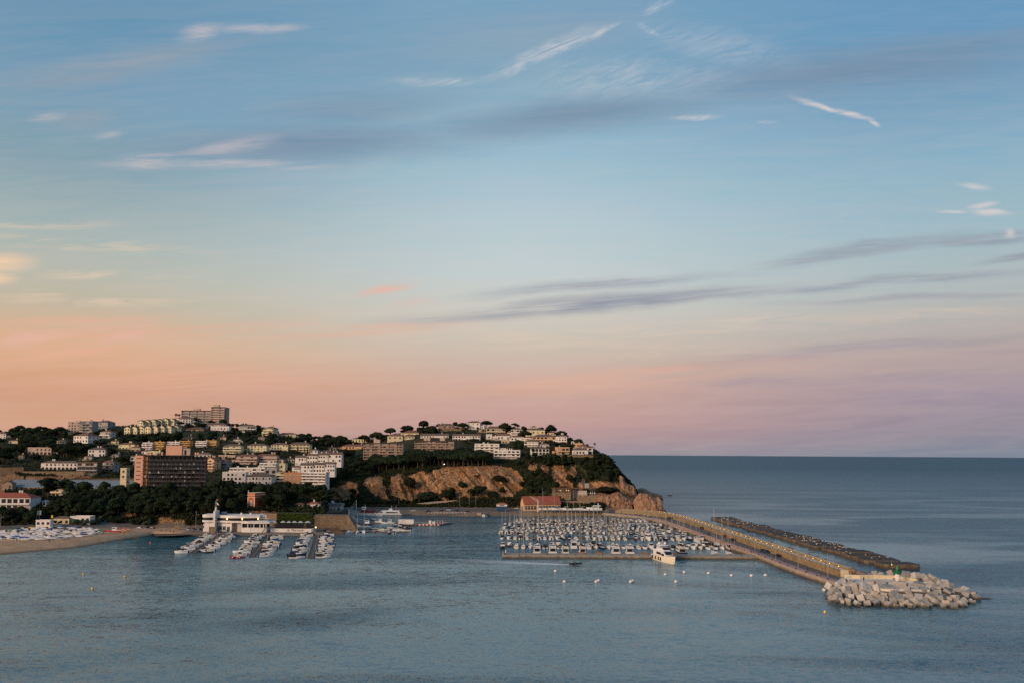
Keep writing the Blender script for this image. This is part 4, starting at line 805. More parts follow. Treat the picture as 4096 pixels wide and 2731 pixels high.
# the salmon tower; the shade inside its balconies is painted into the dark front
TOWERBALC = mat('dusty_brown_balcony', (.15,.135,.125), var=.2)
def salmon_tower():
    Y0 = 578; base = P(694, 1992, Y=Y0); mpp = Y0/FPX; o = empty('tower_block', base, R(9)); tag(o, 'ten storey salmon tower block with shade-darkened balconies facing the harbor', 'apartment block')
    s = mpp; Wd = 232*s; H = (1992-1826)*s; D = 44*s; nf = 10; fh = H/nf
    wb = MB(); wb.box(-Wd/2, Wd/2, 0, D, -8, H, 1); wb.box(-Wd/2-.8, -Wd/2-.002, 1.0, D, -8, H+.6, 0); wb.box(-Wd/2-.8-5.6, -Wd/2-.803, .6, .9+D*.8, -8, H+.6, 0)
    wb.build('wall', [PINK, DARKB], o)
    x_ = -Wd/2-.8-5.6
    rb = MB(); rb.box(-Wd/2-1.2, Wd/2+1, -2.2, D+.5, H+.61, H+1.0); ro = rb.build('roof', DMET, o)
    ph = MB(); ph.box(-Wd*.16, Wd*.10, 2, D*.7, H+1.01, H+8, 0); ph.build('penthouse', PINK, ro)
    ph = MB(); ph.box(Wd*.101, Wd*.23, 2.6, D*.65, H+1.01, H+6, 0); ph.box(Wd*.14, Wd*.17, 2.5, 2.599, H+1.2, H+4.8, 1); ph.build('penthouse', [PINKY, DARK], ro)
    for q in (-.47,-.42,-.33,-.23,.32,.36): c_ = MB(); c_.box(Wd*q-.5, Wd*q+.5, 3, 4, H+1.01, H+3.2); c_.build('chimney', PINK, ro)
    nc = 14; cw = Wd/nc; rg = random.Random(4)
    for f in range(nf):
        z0 = fh*f; b = MB(); b.box(-Wd/2-.9, Wd/2+1.2, -1.9, -.02, z0-.12, z0+.06)
        b.box(-Wd/2-.9, Wd/2+1.2, -1.9, -1.85, z0+.45, z0+.52); b.box(-Wd/2-.9, Wd/2+1.2, -1.9, -1.85, z0+.95, z0+1.03)
        for c_ in range(nc*4): x = -Wd/2-.8+c_*(Wd+2)/(nc*4); b.box(x, x+.05, -1.89, -1.86, z0+.061, z0+.949)
        b.build('balcony', TOWERBALC, o)
        w_ = MB(); w_.box(x_+1.2, x_+4.2, .53, .599, z0+fh*.42, z0+fh*.62); w_.build('window', SHUT, o)
        if 1 <= f <= 8:
            for sx in (0,): pass
    for f in range(nf):
        for c_ in range(nc):
            if f*nc+c_ >= 98+28: break
            x = -Wd/2+cw*(c_+.5); z0 = fh*f; b = MB()
            mm = rg.choice([DARKB, GREY, DARKB, DARKB, BROWN]); b.box(x-cw*.42, x+cw*.12, -.1, -.01, z0+.08, z0+fh-.5, 0); b.box(x-cw*.1, x+cw*.1, -.16, -.101, z0+.4, z0+fh-.8, 1)
            if rg.random() < .3: b.box(x-.4, x+.5, -1.4, -.9, z0+.07, z0+rg.uniform(.6,1.4), 2)
            if (f*nc+c_) < 98: b.build('window', [mm, GLASS, rg.choice([BLIND, BLUE, WHITE, OLIVE])], o)
            else: STK.append((b, mm))
    for c_ in range(nc+1):
        x = -Wd/2+cw*c_; b = MB(); b.box(x-.06, x+.06, -1.5, -.17, .1, H-.05); b.build('partition', PINK if c_ < 1 else DARKB, o)
    ob = MB(); ob.box(-Wd/2-.79, -Wd/2+cw*1.35, -.22, -.165, .1, H-.05); ob.build('corner_bay', ORANGE, o)
    sg = MB(); sg.box(x_+4.7, x_+5.4, .45, .55, H*.66, H*.9); sg.build('banner', WHITE, o)
    BBOX.append((540, 812, 1787, 1965, Y0))
    return o
STK = []
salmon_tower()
# remaining bays of the tower go into the last window meshes of the same tower
if STK:
    tb = [o for o in COL.objects if o.name == 'tower_block'][0]
    big = MB()
    for b, mm in STK:
        k = len(big.v); big.v += b.v; big.f += [tuple(i+k for i in f) for f in b.f]; big.mi += b.mi
    wo_ = big.build('window_bays', [GREY, GLASS, BLIND], tb); wo_['kind'] = 'stuff'
# chapel-like red house
def chapel():
    p = P(1004, 2030, Y=541); s = 541/FPX; o = empty('chapel', p, R(-24)); tag(o, 'brick red chapel-like house with cream pilasters beside the clubhouse hill', 'chapel')
    Wd, D, H = 6.2, 10, 50*s
    b = MB(); b.box(-Wd/2, Wd/2, 0, D, -3, H); b.build('wall', REDW, o)
    b = MB()
    for x in (-Wd/2, Wd/2-.7): b.box(x-.05, x+.75, -.12, -.01, 0, H-1.4)
    b.box(-Wd/2-.1, Wd/2+.1, -.16, D+.1, H-1.4, H-1.1); b.box(-Wd/2-.25, Wd/2+.25, -.3, D+.2, H, H+.4); b.box(-Wd/2-.1,Wd/2+.1,-.1,D+.1,H+1.5,H+1.8); b.build('cornice', CREAM, o)
    b = MB(); b.box(-Wd/2+.1, Wd/2-.1, .1, D-.1, H+.41, H+1.49); b.build('parapet', REDW, o)
    for x, rz in ((0, 0),):
        b = MB(); b.xz([(x-.9,1.6),(x+.9,1.6)]+[(x+.9*math.cos(t), 4.4+.9*math.sin(t)) for t in [math.pi*i/8 for i in range(9)]], -.14, -.02, 0); b.box(x-.5, x+.5, -.17, -.141, 1.9, 4.6, 1); b.build('window', [CREAM, GREY], o)
    b = MB(); b.box(Wd/2+.01, Wd/2+.1, 3.5, 5.5, 1.6, 5, 0); b.build('window', SHUT, o)
    b = MB(); b.lathe([(.25,H+1.8),(.3,H+2.3),(.12,H+2.6),(.28,H+3.0),(.05,H+3.4)], 8, 0, (-Wd/2+.3, .3)); b.build('finial', WHITE, o)
    BBOX.append((981, 1040, 1972, 2028, 541))
chapel()
# long red-roofed boat hall, crane, kiosk, cliff restaurant
def boat_hall():
    Y0 = 668; p = P(2170, 2040, Y=Y0); s = Y0/FPX; o = empty('boat_hall', p, R(15)); tag(o, 'long cream boat hall with red tiled roof behind the marina', 'hall')
    Wd, D, H = 150*s, 12, 27*s
    b = MB(); b.box(-Wd/2, Wd/2, 0, D, -1, H); hg = 5.6
    k = len(b.v); b.v += [(-Wd/2-.0, 0, H), (-Wd/2, D, H), (-Wd/2, D/2, H+hg)]; b.f.append((k+2, k+1, k)); b.mi.append(0); b.build('wall', PEACH, o)
    r = MB()
    for y0, y1 in ((-.7, D/2), (D+.7, D/2)):
        k = len(r.v); z0 = H-.5; r.v += [(-Wd/2-.6,y0,z0),(Wd/2+.6,y0,z0),(Wd/2+.6,y1,H+hg+.05),(-Wd/2-.6,y1,H+hg+.05),(-Wd/2-.6,y0,z0+.3),(Wd/2+.6,y0,z0+.3),(Wd/2+.6,y1,H+hg+.35),(-Wd/2-.6,y1,H+hg+.35)]
        for f in ((0,1,2,3),(7,6,5,4),(0,4,5,1),(1,5,6,2),(3,7,4,0)): r.f.append(tuple(k+i for i in f)); r.mi.append(0)
    r.build('roof', ROOFR, o)
    n = 12
    for i in range(n):
        x = -Wd/2+Wd/n*(i+.5); w_ = MB(); w_.box(x-.9, x+.9, -.12, -.01, 1.0, 3.8, 0); w_.box(x-.06,x+.06,-.16,-.121,1.0,3.8,1); w_.box(x-.9,x+.9,-.16,-.121,2.6,2.72,1); w_.build('window', [GLASS, WHITE], o)
    w_ = MB(); w_.box(-Wd/2-.1,-Wd/2-.01,4.6,7.4,.1,3.4,0); w_.build('door', BROWN, o)
    BBOX.append((2078, 2248, 1985, 2040, Y0))
boat_hall()
def crane():
    p = P(2152, 2046, Y=652); s = 652/FPX; o = empty('harbor_crane', p); tag(o, 'white lattice jib crane on the quay in front of the boat hall', 'crane')
    b = MB(); b.tube((0,0,0),(0,0,5.5),.55,.5,8); b.build('pedestal', WHITE, o)
    h = 5.5; t = MB()
    for dx in (-.6,.6):
        for dy in (-.5,.5): t.tube((dx,dy,h-.2),(dx*.3,dy*.5,h+4.6),.11)
    for z in (1.2,2.4,3.6): t.tube((-.55,-.45,h+z-.6),(.5,-.4,h+z+.3),.08); t.tube((.55,-.45,h+z-.6),(-.5,-.4,h+z+.3),.08)
    t.build('tower', WHITE, o)
    j = MB(); tip = Vector((-6.8,0,h+7.2))
    for a_ in ((0,-.5,h+4.4),(0,.5,h+4.4),(0,0,h+2.2)): j.tube(a_, tip, .12, .09)
    for i in range(1,6):
        f = i/6; A = Vector((0,-.5,h+4.4)).lerp(tip,f); B = Vector((0,0,h+2.2)).lerp(tip,f); C_ = Vector((0,.5,h+4.4)).lerp(tip,f); j.tube(A,B,.07); j.tube(B,C_,.07)
    j.tube((1.4,0,h+2.5),(0,0,h+4.4),.1); j.build('jib', WHITE, o)
crane()
def kiosk():
    p = P(2007, 2040, Y=657); o = empty('harbor_kiosk', p); tag(o, 'small blue harbor office with red roof and white sign fascia', 'kiosk')
    b = MB(); b.box(-4.2,4.2,0,5,-.3,3.4); b.build('wall', BLUEP, o); b = MB(); b.box(-4.4,4.4,-.25,-.02,3.42,5.0); b.build('fascia', WHITE, o)
    b = MB(); b.box(-1.9,1.9,-.30,-.252,3.9,4.5); b.build('sign_lettering', BLUEP, o)
    r, _ = roof_mb('hip', 9, 5.6, 5.02); r.v = [(x,y+2.5,z) for x,y,z in r.v]; r.build('roof', ROOFR, o); BBOX.append((1985,2031,2008,2044,645))
kiosk()
def cliff_restaurant():
    Y0 = 690; s = Y0/FPX; p = P(2245, 2003, Y=Y0); o = empty('restaurant', p, R(-6)); tag(o, 'stone restaurant with timber front and lit lamps built against the cliff', 'restaurant')
    b = MB(); b.box(-8.2, 8.4, 0, 9, -9, 7.0, 0); b.build('wall', STONE, o)
    b = MB(); b.box(-8.0, 8.2, .6, 8.8, 7.01, 11.0, 0); b.build('upper_floor', WOODW, o)
    for i in range(7):
        x = -6.9+i*2.25; w_ = MB(); w_.box(x-.8,x+.8,.5,.59,7.4,10.3,0); w_.box(x-.05,x+.05,.45,.499,7.4,10.3,1); w_.build('window', [GLASS if i % 3 else OLIVE, WHITE], o)
    for x in (-1.0, 4.4, 6.0): l = MB(); l.lathe([(.05,9.0),(.22,9.15),(.2,9.4),(.05,9.5)],8,0,(x,.2)); l.build('lamp', LAMPM, o)
    b = MB(); b.box(-8.8, 24, -.6, 9.5, 11.01, 11.4, 0); b.build('roof', WOODW, o)
    b = MB(); b.box(8.41, 13.5, 1, 8, -8, 10.9, 0); b.build('stair_core', DARKB, o)
    b = MB(); b.box(13.51, 30, 0, 9, -8, 5.2, 0); b.build('terrace', STONE, o)
    b = MB()
    for i in range(12): b.box(13.6+i*1.5, 13.68+i*1.5, 0, .08, 5.21, 6.9)
    b.box(13.6,30.2,0,.08,6.91,7.0); b.build('railing', WHITE, o)
    b = MB(); b.box(13.7, 22, 2, 8.6, 5.21, 9.2); b.build('glass_room', BLIND, o)
    b = MB(); b.box(20, 23.6, 6, 9, 11.41, 15.4); b.build('chimney', GREY, o)
    b = MB(); b.box(-6, 26, -7, -1, -.2, .25); b.box(-5.6, 25, -6.6, -1.2, -3.6, -.21, 1); b.build('lower_porch', [CONC, WOODW], o)
    for i, x in enumerate((25.2,26.6,28.6)):
        u_ = empty('folded_umbrella', o.matrix_basis @ Vector((x,1.6,5.21))); m_ = MB(); m_.tube((0,0,0),(0,0,1),.05); m_.lathe([(.28,1.0),(.32,1.4),(.05,3.4)],8); m_.build('canopy', WHITE, u_); tag(u_, 'folded white umbrella on the cliff restaurant terrace, %s from the left' % ordinal(i+1), 'umbrella', 'folded umbrellas on the cliff restaurant terrace')
    BBOX.append((2205,2380,1950,2012,Y0))
bpy.context.view_layer.update()
cliff_restaurant()
# ---- yacht club: long white curved building
def clubhouse():
    Y0 = 492; base = P(950, 2124, Y=Y0); s = Y0/FPX; o = empty('clubhouse', base, 0); tag(o, 'streamlined white yacht clubhouse with ribbon windows and a fin tower', 'clubhouse')
    X = lambda px: (px-950)*s; Z = lambda py, y=0: (2124-py)*s
    def band(px0, px1, z0, z1, bow, y0, depth, m, name, ends=True, pr=o, n=16):
        pts = [];
        for i in range(n+1):
            u = i/n; pts.append((X(px0)+(X(px1)-X(px0))*u, y0-bow*math.sin(math.pi*u)))
        pts += [(X(px1), y0+depth), (X(px0), y0+depth)]
        b = MB(); b.poly(pts, z0, z1); return b.build(name, m, pr)
    zr0, zr1, zb0, zb1 = Z(2070), Z(2060), Z(2088), Z(2081)
    band(866, 1036, zr0, zr1, 3.0, 0, 12, WHITE, 'roof_band'); band(868, 1034, zb1+.01, zr0-.01, 2.3, .5, 11, GLASS, 'ribbon_window')
    band(866, 1070, zb0, zb1, 3.0, -.2, 12, WHITE, 'balcony_band')
    band(813, 859, zr0+.3, zr1+.5, .8, -1.5, 9, WHITE, 'roof_band', n=6); band(814, 858, zb1+.31, zr0+.29, .6, -1.2, 8, GLASS, 'ribbon_window', n=6); band(813, 859, zb0+.2, zb1+.3, .8, -1.5, 9, WHITE, 'balcony_band', n=6)
    b = MB(); b.box(X(815), X(857), -.9, 8, -.5, zb0+.19); b.build('wall', WHITE, o)
    b = MB(); b.box(X(859)+.05, X(867), -3.2, 4, -.5, Z(2042)); b.box(X(865), X(870), -3.1, -1.5, Z(2041.9), Z(2028)); b.build('fin_tower', WHITE, o)
    for px in (861, 864): b = MB(); b.tube((X(px), -1, Z(2042)), (X(px), -1, Z(2003)), .09); b.build('pole', MAST, o)
    f = MB(); f.tube((X(868), -2, Z(2028)), (X(868), -2, Z(1995)), .1, .06); fp = f.build('flagpole', MAST, o)
    fl = MB(); fl.quad([(X(868)+.1,-2,Z(1996)),(X(875),-2.1,Z(1998)),(X(874),-2,Z(2000)),(X(868)+.1,-2,Z(2001))]); fl.build('flag', ORNG, fp)
    fl = MB(); fl.quad([(X(868)+.1,-2,Z(2007)),(X(874),-2.1,Z(2012)),(X(879),-2,Z(2020)),(X(871),-2,Z(2018))]); fl.build('flag', WHITE, fp)
    b = MB(); b.poly([(X(870), .6), (X(930), -1.6), (X(930), 9), (X(870), 9)], -.5, zb0-.02); b.build('wall', WHITE, o)
    b = MB(); b.box(X(930)+.02, X(972), 1.2, 9, -.5, zb0-.02); b.build('wall', PINKY, o)
    for px in (953, 957, 961, 965): b = MB(); b.box(X(px), X(px)+.35, -1.4, -.8, -.4, zb0-.03); b.build('column', WHITE, o)
    band(972, 1084, Z(2090), Z(2083), 1.2, -4.2, 9, WHITE, 'canopy', n=8); band(973, 1072, -.5, Z(2106), .8, -3.6, 7, WHITE, 'wall', n=8); band(974, 1071, Z(2106)+.01, Z(2090)-.01, .5, -3.0, 6, GLASS, 'ribbon_window', n=8)
    for px in (976, 999, 1023, 1047, 1061, 1071): b = MB(); b.box(X(px)-.2, X(px)+.2, -4.4, -3.4, Z(2106)+.02, Z(2090)-.02); b.build('column', WHITE, o)
    for px, w_, z0, z1 in ((886,2.0,5.0,6.8),(900,2.4,5.0,6.8),(917,2.4,5.0,6.8),(884,1.4,1.0,3.2),(900,2.0,1.0,3.2),(918,2.2,.2,3.0),(875,1.0,.1,3.2)):
        b = MB(); y = .6-(px-870)/60*2.2-.1; b.box(X(px)-w_/2, X(px)+w_/2, y-.06, y+.05, z0, z1, 0); b.box(X(px)-.05, X(px)+.05, y-.1, y-.061, z0, z1, 1); b.build('window', [GLASS, WHITE], o)
    for px, py in ((817,2090),(817,2105)): b = MB(); b.box(X(px)-.3,X(px)+.3,-.96,-.91,Z(py+6),Z(py-4)); b.build('window', SHUT, o)
    for px in (914, 974, 1033): l = MB(); l.lathe([(.12,zb1+.6),(.3,zb1+.7),(.3,zb1+1.9),(.12,zb1+2)],8,0,(X(px), -3.0 if px != 1033 else -1.2)); l.build('lamp', LAMPM, o)
    b = MB(); b.poly([(X(1034),0),(X(1072),0),(X(1072),9),(X(1034),9)], zb1+.02, zb1+.1); b.build('terrace', CONC, o)
    b = MB()
    for i in range(9): x = X(1035)+i*.7; b.box(x, x+.08, -.1, 0, zb1+.1, zb1+1.5)
    b.box(X(1035),X(1072),-.12,.0,zb1+1.5,zb1+1.6); b.build('railing', WHITE, o)
    b = MB(); b.box(X(876), X(893), 3, 6, zr1+.02, zr1+1.7); b.build('roof_unit', SLATE, o)
    for px in (956, 993): b = MB(); b.box(X(px)-.5,X(px)+.5,3,4,zr1+.02,zr1+1.2); b.build('roof_vent', WHITE, o)
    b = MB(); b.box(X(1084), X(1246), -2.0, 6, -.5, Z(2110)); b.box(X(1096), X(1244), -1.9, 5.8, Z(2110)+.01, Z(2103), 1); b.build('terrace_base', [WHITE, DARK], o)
    b = MB(); b.box(X(1096), X(1244), -1.9, -1.84, Z(2103)+.02, Z(2093), 0); b.build('glass_screen', GLASS, o)
    tx = bpy.data.curves.new('lettering', 'FONT'); tx.body = 'Sa Marinada'; tx.size = 2.1; tx.extrude = .02; tx.materials.append(BLACK); tx.shear = .3
    t0_ = bpy.data.objects.new('t', tx); COL.objects.link(t0_); me_ = bpy.data.meshes.new_from_object(t0_.evaluated_get(bpy.context.evaluated_depsgraph_get())); bpy.data.objects.remove(t0_); to = bpy.data.objects.new('lettering', me_); COL.objects.link(to); to.parent = o; to.location = (X(1149), -2.03, .55); to.rotation_euler = (R(90), 0, 0)
    b = MB(); b.xz([(X(1058), 0), (X(1060), 0), (X(1077), 3.2), (X(1077), 4), (X(1074), 4)], -6.2, -4.9); b.build('outside_stair', CONC, o)
    BBOX.append((812, 1247, 2040, 2125, Y0))
    for i, (px, w_) in enumerate(((1091,26),(1125,28),(1150,24),(1171,28),(1197,28),(1224,32))):
        u_ = empty('parasol', o.matrix_basis @ Vector((X(px), 1.5+(i%2), Z(2103))), .3); m_ = MB(); m_.tube((0,0,0),(0,0,2.6),.05); r = w_*s/2*1.05
        m_.build('pole', MAST, u_); m_ = MB(); m_.loft([[(r*math.cos(t), r*math.sin(t), 2.3) for t in [R(45)+R(90)*k for k in range(4)]], [(.08*math.cos(t), .08*math.sin(t), 3.3) for t in [R(45)+R(90)*k for k in range(4)]]]); m_.build('canopy', TARP, u_)
        tag(u_, 'open white square parasol on the club terrace, %s from the left' % ordinal(i+1), 'parasol', 'white parasols on the club terrace')
    for i, px in enumerate((1041,1047,1052,1056)):
        u_ = empty('folded_umbrella', o.matrix_basis @ Vector((X(px), 3, zb1+.1))); m_ = MB(); m_.tube((0,0,0),(0,0,1.4),.05); m_.lathe([(.3,1.2),(.34,1.7),(.05,3.8)],8); m_.build('canopy', WHITE, u_); tag(u_, 'folded white umbrella at the right end of the clubhouse roof, %s from the left' % ordinal(i+1), 'umbrella', 'folded umbrellas on the clubhouse roof')
clubhouse()
# stone bastions behind the club and beside the fishing harbor
def bastion(name, label, front, top, back, m=STONE, z0=-1.5):
    mb = MB(); n = len(front); k = 0
    F = [P(px, 2100, Y=Y) for px, Y in front]; B_ = [P(px, 2100, Y=Y) for px, Y in back]
    mb.poly([(p.x, p.y) for p in F]+[(p.x, p.y) for p in B_[::-1]], z0, top, 0, 1); return tag(mb.build(name, [m, STONED]), label, 'stone wall')
bastion('stone_wall', 'tall stone sea wall behind the club terrace, partly covered in ivy', [(1104,519),(1249,519)], CH-(2050-HOR(1170))*519/FPX, [(1104,527),(1249,527)])
def long_bastion():
    zt = CH-(2057-HOR(1320))*520/FPX; a, b, c_ = P(1249,2100,Y=519.9).x, P(1394,2100,Y=518).x, P(1432,2100,Y=505).x; mb = MB(); k = 0
    mb.v += [(a,520,-1.5),(a,520,zt),(b,516,zt),(b,514,-1.5),(c_,505,1.2),(c_+.5,504,-1.5),(a,530,-1.5),(a,530,zt),(b-1,529,zt),(b,530,-1.5),(c_-1,514,1.0),(c_,515,-1.5)]
    for f in ((0,3,2,1),(3,5,4,2),(1,2,8,7),(2,4,10,8),(7,8,9,6),(8,10,11,9),(4,5,11,10),(0,1,7,6)): mb.f.append(f); mb.mi.append(0)
    mb.box(a+.1,b-.2,519.2,519.98,zt-2.2,zt-1.8,1); mb.box(a+.1,b-.2,516,519.19,-1.5,3.4,0)
    o = mb.build('stone_wall', [mat('bastion_stone', (.19,.13,.08), kind='stone', var=.25, bump=.5), STONED]); tag(o, 'long stepped stone bastion sloping to a point by the moored sailboats', 'stone wall')
long_bastion()
bastion('stone_wall', 'rough stone wall behind the clubhouse balcony', [(1040,531),(1104,524)], CH-(2049-HOR(1075))*528/FPX, [(1040,538),(1104,534)])
bastion('stone_wall', 'round stone pier pillar on the club quay', [(837,483),(861,483)], 1.2+3.9, [(837,486),(861,486)])
bastion('stone_wall', 'small stone kiosk wall on the quay left of the cars', [(695,500),(717,500)], 1.2+3.5, [(695,503),(717,503)])
# harbour building with grey flat roof
o = house('harbor_office', 'pale harbor building with grey flat roof behind the fishing boats', 'building', 1312, 1366, 2022, 2046, WHITE, 'flat', None, -12, .5, 'plain', Y=664, floors=1, wcols=3, chim=0, sink=1)
b = MB(); b.box(-6.2, 6.2, -.8, 5.5, 5.1, 7.2); b.build('roof_block', GREY, o); b = MB(); b.lathe([(1.4,7.2),(1.5,8),(.8,9),(.1,9.3)],10,0,(-3,2)); b.build('roof_dome', WHITE, o)
H_('hut', 'low tiled cottage under the pines behind the stone bastion, left', 'cottage', 1180, 1212, 2016, 2024, CREAM, 'hip', ROOFR, 0, .7, 'plain', Y=553, floors=1, chim=0)
H_('hut', 'low tiled cottage under the pines behind the stone bastion, right', 'cottage', 1228, 1276, 2014, 2024, WHITE, 'hip', ROOFR, 0, .6, 'plain', Y=556, floors=1, chim=1)

for a_, b_, t, u_, wm, rf, lab in [(448,474,1817,1829,GREY,'hip','small grey house right of the diagonal hedge'),(560,612,1804,1816,WHITE,'hip','low white house just above left of the salmon tower'),(870,944,1822,1830,PINKY,'flat','low balustraded terrace house above the pink gabled house'),
 (1276,1330,1806,1815,PINKY,'hip','pinkish roofed house above the white stepped rows'),(1140,1176,1836,1850,CREAM,'hip','small cream house left of the white stepped rows'),(2094,2128,1749,1763,WHITE,'hip','small white house left of the peach-orange villa'),
 (2006,2040,1762,1774,CREAM,'flat','small cream house above the white terraced flats'),(2160,2196,1776,1789,WHITE,'hip','white house tucked behind the arched villa'),(2283,2308,1764,1778,WHITE,'hip','white house right of the green-shuttered villa'),
 (2026,2044,1731,1741,PINKY,'hip','little pinkish house right of the restaurant villa'),(1970,1990,1746,1758,WHITE,'flat','white garage-like house between two boxy white houses'),(1830,1860,1703,1716,PINKY,'hip','pinkish house left of the white summit villa'),
 (2186,2216,1730,1741,PALEY,'hip','yellow house under the round skyline pine'),(444,474,1764,1776,CREAM,'hip','cream house in the pines left of the upper terraces'),(738,770,1746,1757,PINKY,'hip','pinkish house between the townhouse pairs and summit'),
 (870,905,1748,1759,CREAM,'hip','cream house right of the third townhouse pair'),(930,965,1757,1768,WHITE,'hip','white house behind the first yellow apartment villa'),(1030,1060,1748,1758,PINKY,'hip','pinkish ruin-like house above the second yellow villa'),
 (35,70,1762,1774,CREAM,'hip','cream roof and wall showing through pines at far left'),(225,262,1762,1774,PALEY,'hip','pale yellow house left of the arched white villa'),(330,372,1826,1838,GREY,'hip','grey garden house below the two storey villa'),
 (1250,1296,1832,1846,WHITE,'flat','white flat-roofed house squeezed between the stepped rows'),(1312,1344,1790,1802,CREAM,'hip','cream house on the slope left of the long peach house'),(600,640,1806,1817,PALEY,'flat','pale flat house above the middle of the salmon tower')]:
    H_('villa', lab, 'house', a_, b_, t, u_, wm, rf, ROOFB if rf == 'hip' else None, random.Random(a_).choice([-14,-6,0,8]), .6, 'plain', chim=1)
for px, b_, h in ((150,2103,4.5),(192,2102,4),(222,2105,5),(242,2106,4.2),(262,2105,4.6),(285,2107,4),(306,2107,5),(330,2107,4.2),(352,2106,4.8),(372,2106,4)):
    g = P(px, b_, z=2.4); o = tree('olive_tree', g, h/5.5, 1.1); later(o, 'small grey-green tree', 'in front of the beach houses'); o['group'] = 'small trees by the beach houses'
for x0, x1, t, b_ in ((156,232,1908,1992),(225,300,1915,1992),(300,372,1924,1995),(395,440,1924,2000),(452,515,1938,2000),(512,570,1928,2004),(640,705,1926,1998),(585,632,1950,2000),(760,820,1948,2000),(860,905,1918,1950),(905,945,1918,1950),(1005,1080,1938,2005),(1095,1160,1958,2020),(1240,1330,1958,2030)):
    g = P((x0+x1)/2, b_, Y=566); s_ = 566/FPX; h = (b_-t)*s_; o = tree('pine_tree', g, h/10, max(.7, (x1-x0)*s_/(8.2*h/10))); later(o, 'tall broad-crowned pine', 'in front of the tower and blue-roofed hall'); o['group'] = 'tall pines of the harbor wood'
# ================================================================== trees placed one by one on the skyline
SKY = [('umbrella_pine',959,996,1682,1706),('pine_tree',1017,1046,1692,1718),('umbrella_pine',872,909,1667,1695),('umbrella_pine',829,862,1671,1690),('umbrella_pine',770,792,1664,1690),
 ('broadleaf_tree',1199,1233,1732,1760),('umbrella_pine',1536,1591,1711,1745),('umbrella_pine',1477,1539,1728,1768),('umbrella_pine',1434,1479,1739,1768),('broadleaf_tree',1605,1656,1696,1730),('umbrella_pine',1671,1720,1682,1722),
 ('broadleaf_tree',1690,1748,1698,1735),('umbrella_pine',1743,1767,1686,1706),('pine_tree',1810,1836,1681,1706),('umbrella_pine',1827,1875,1690,1718),('umbrella_pine',1924,1969,1681,1708),('umbrella_pine',1994,2046,1692,1730),
 ('umbrella_pine',2077,2111,1704,1730),('umbrella_pine',2071,2129,1722,1756),('umbrella_pine',2178,2229,1700,1740),('umbrella_pine',2220,2273,1723,1752),('broadleaf_tree',2268,2293,1744,1775),('broadleaf_tree',2289,2332,1750,1783),('broadleaf_tree',2332,2356,1771,1795),('broadleaf_tree',1350,1375,1754,1776),('umbrella_pine',15,31,1719,1732),('pine_tree',98,134,1708,1738)]
for kind, x0, x1, t, b_ in SKY:
    cx = (x0+x1)/2; g, tt_ = ground(cx, b_)
    s = g.y/FPX; h = (b_-t)*s/ (9.9 if kind != 'broadleaf_tree' else 9); wid = (x1-x0)*s; nat = 11.5*h if kind == 'umbrella_pine' else 8.5*h
    k_ = 1.5 if kind == 'umbrella_pine' else 1.15
    o = tree(kind, g - Vector((0,0,.5+(k_-1.05)*h*10)), h*k_, max(.55, min(1.8, wid/nat/k_*1.1))); later(o, KW[kind], 'along the skyline of the hills'); o['group'] = 'skyline trees'
    for q_ in (-.35, .3):
        b2 = tree('broadleaf_tree', g+Vector((q_*wid, 3, -1.5)), h*random.uniform(.42,.6), 1.5); later(b2, 'low dark bushy tree', 'at the feet of the skyline pines'); b2['group'] = 'bushes under the skyline pines'
for px, t, b_, ph in ((704,1650,1690,'left of the summit hotel'),(715,1652,1692,'left of the summit hotel'),(2378,1768,1800,'at the seaward tip of the headland'),(2298,1775,1800,'beside the seaward villas'),(2130,1790,1825,'above the cliff trees'),(563,1758,1802,'above the salmon tower'),(2312,1776,1803,'beside the seaward villas')):
    g, _ = ground(px, b_); g = g if px != 704 and px != 715 else P(px, b_, Y=955); s = g.y/FPX; o = tree('palm_tree', g, (b_-t)*s/9.6, 1.2); later(o, 'tall thin palm', ph)
for px, t, b_ in ((1191,1780,1822),(1218,1782,1812),(1230,1785,1815),(1239,1776,1812),(1288,1905,1935),(1155,1790,1818)):
    g, _ = ground(px, b_); s = g.y/FPX; o = tree('cypress', g, (b_-t)*s/10, .8); later(o, 'narrow dark cypress', 'beside the yellow apartment villas'); o['group'] = 'cypresses by the yellow villas'
# scattered woods (low leafy ones also soften the ridge line): zone polygon of ground points (photo px), spacing px, kinds, height m, phrase
ZN = 0
def zone(poly, n, kinds, hm, phrase, group, mind=16, over=.18):
    xs = [p[0] for p in poly]; ys = [p[1] for p in poly]; got = []; tries = 0
    while len(got) < n and tries < n*40:
        tries += 1; x = random.uniform(min(xs), max(xs)); y = random.uniform(min(ys), max(ys))
        if not inpoly(x, y, poly) or any(abs(x-a)/mind + abs(y-b)/(mind*.55) < 1 for a, b in got): continue
        g, t_ = ground(x, y); s = g.y/FPX; h = random.uniform(*hm); kind = random.choice(kinds)
        hw = (5.4 if kind == 'umbrella_pine' else 3.8)*h/10/s; top = y-h/s
        bad = False
        for bx0, bx1, by0, by1, bY in BBOX:
            if g.y < bY+2:
                ox = min(x+hw, bx1)-max(x-hw, bx0); oy = min(y, by1)-max(top, by0)
                if ox > 0 and oy > 0 and (ox*oy > over*(bx1-bx0)*(by1-by0) or oy > .42*(by1-by0)): bad = True; break
            elif abs(g.y-bY) < 14 and bx0-2 < x < bx1+2: bad = True; break
        if bad: continue
        got.append((x, y)); o = tree(kind, g-Vector((0,0,.4)), h/10, random.uniform(.9, 1.2)); later(o, KW[kind], phrase); o['group'] = group
UP, PT, BT, OT, SH = 'umbrella_pine','pine_tree','broadleaf_tree','olive_tree','shrub'
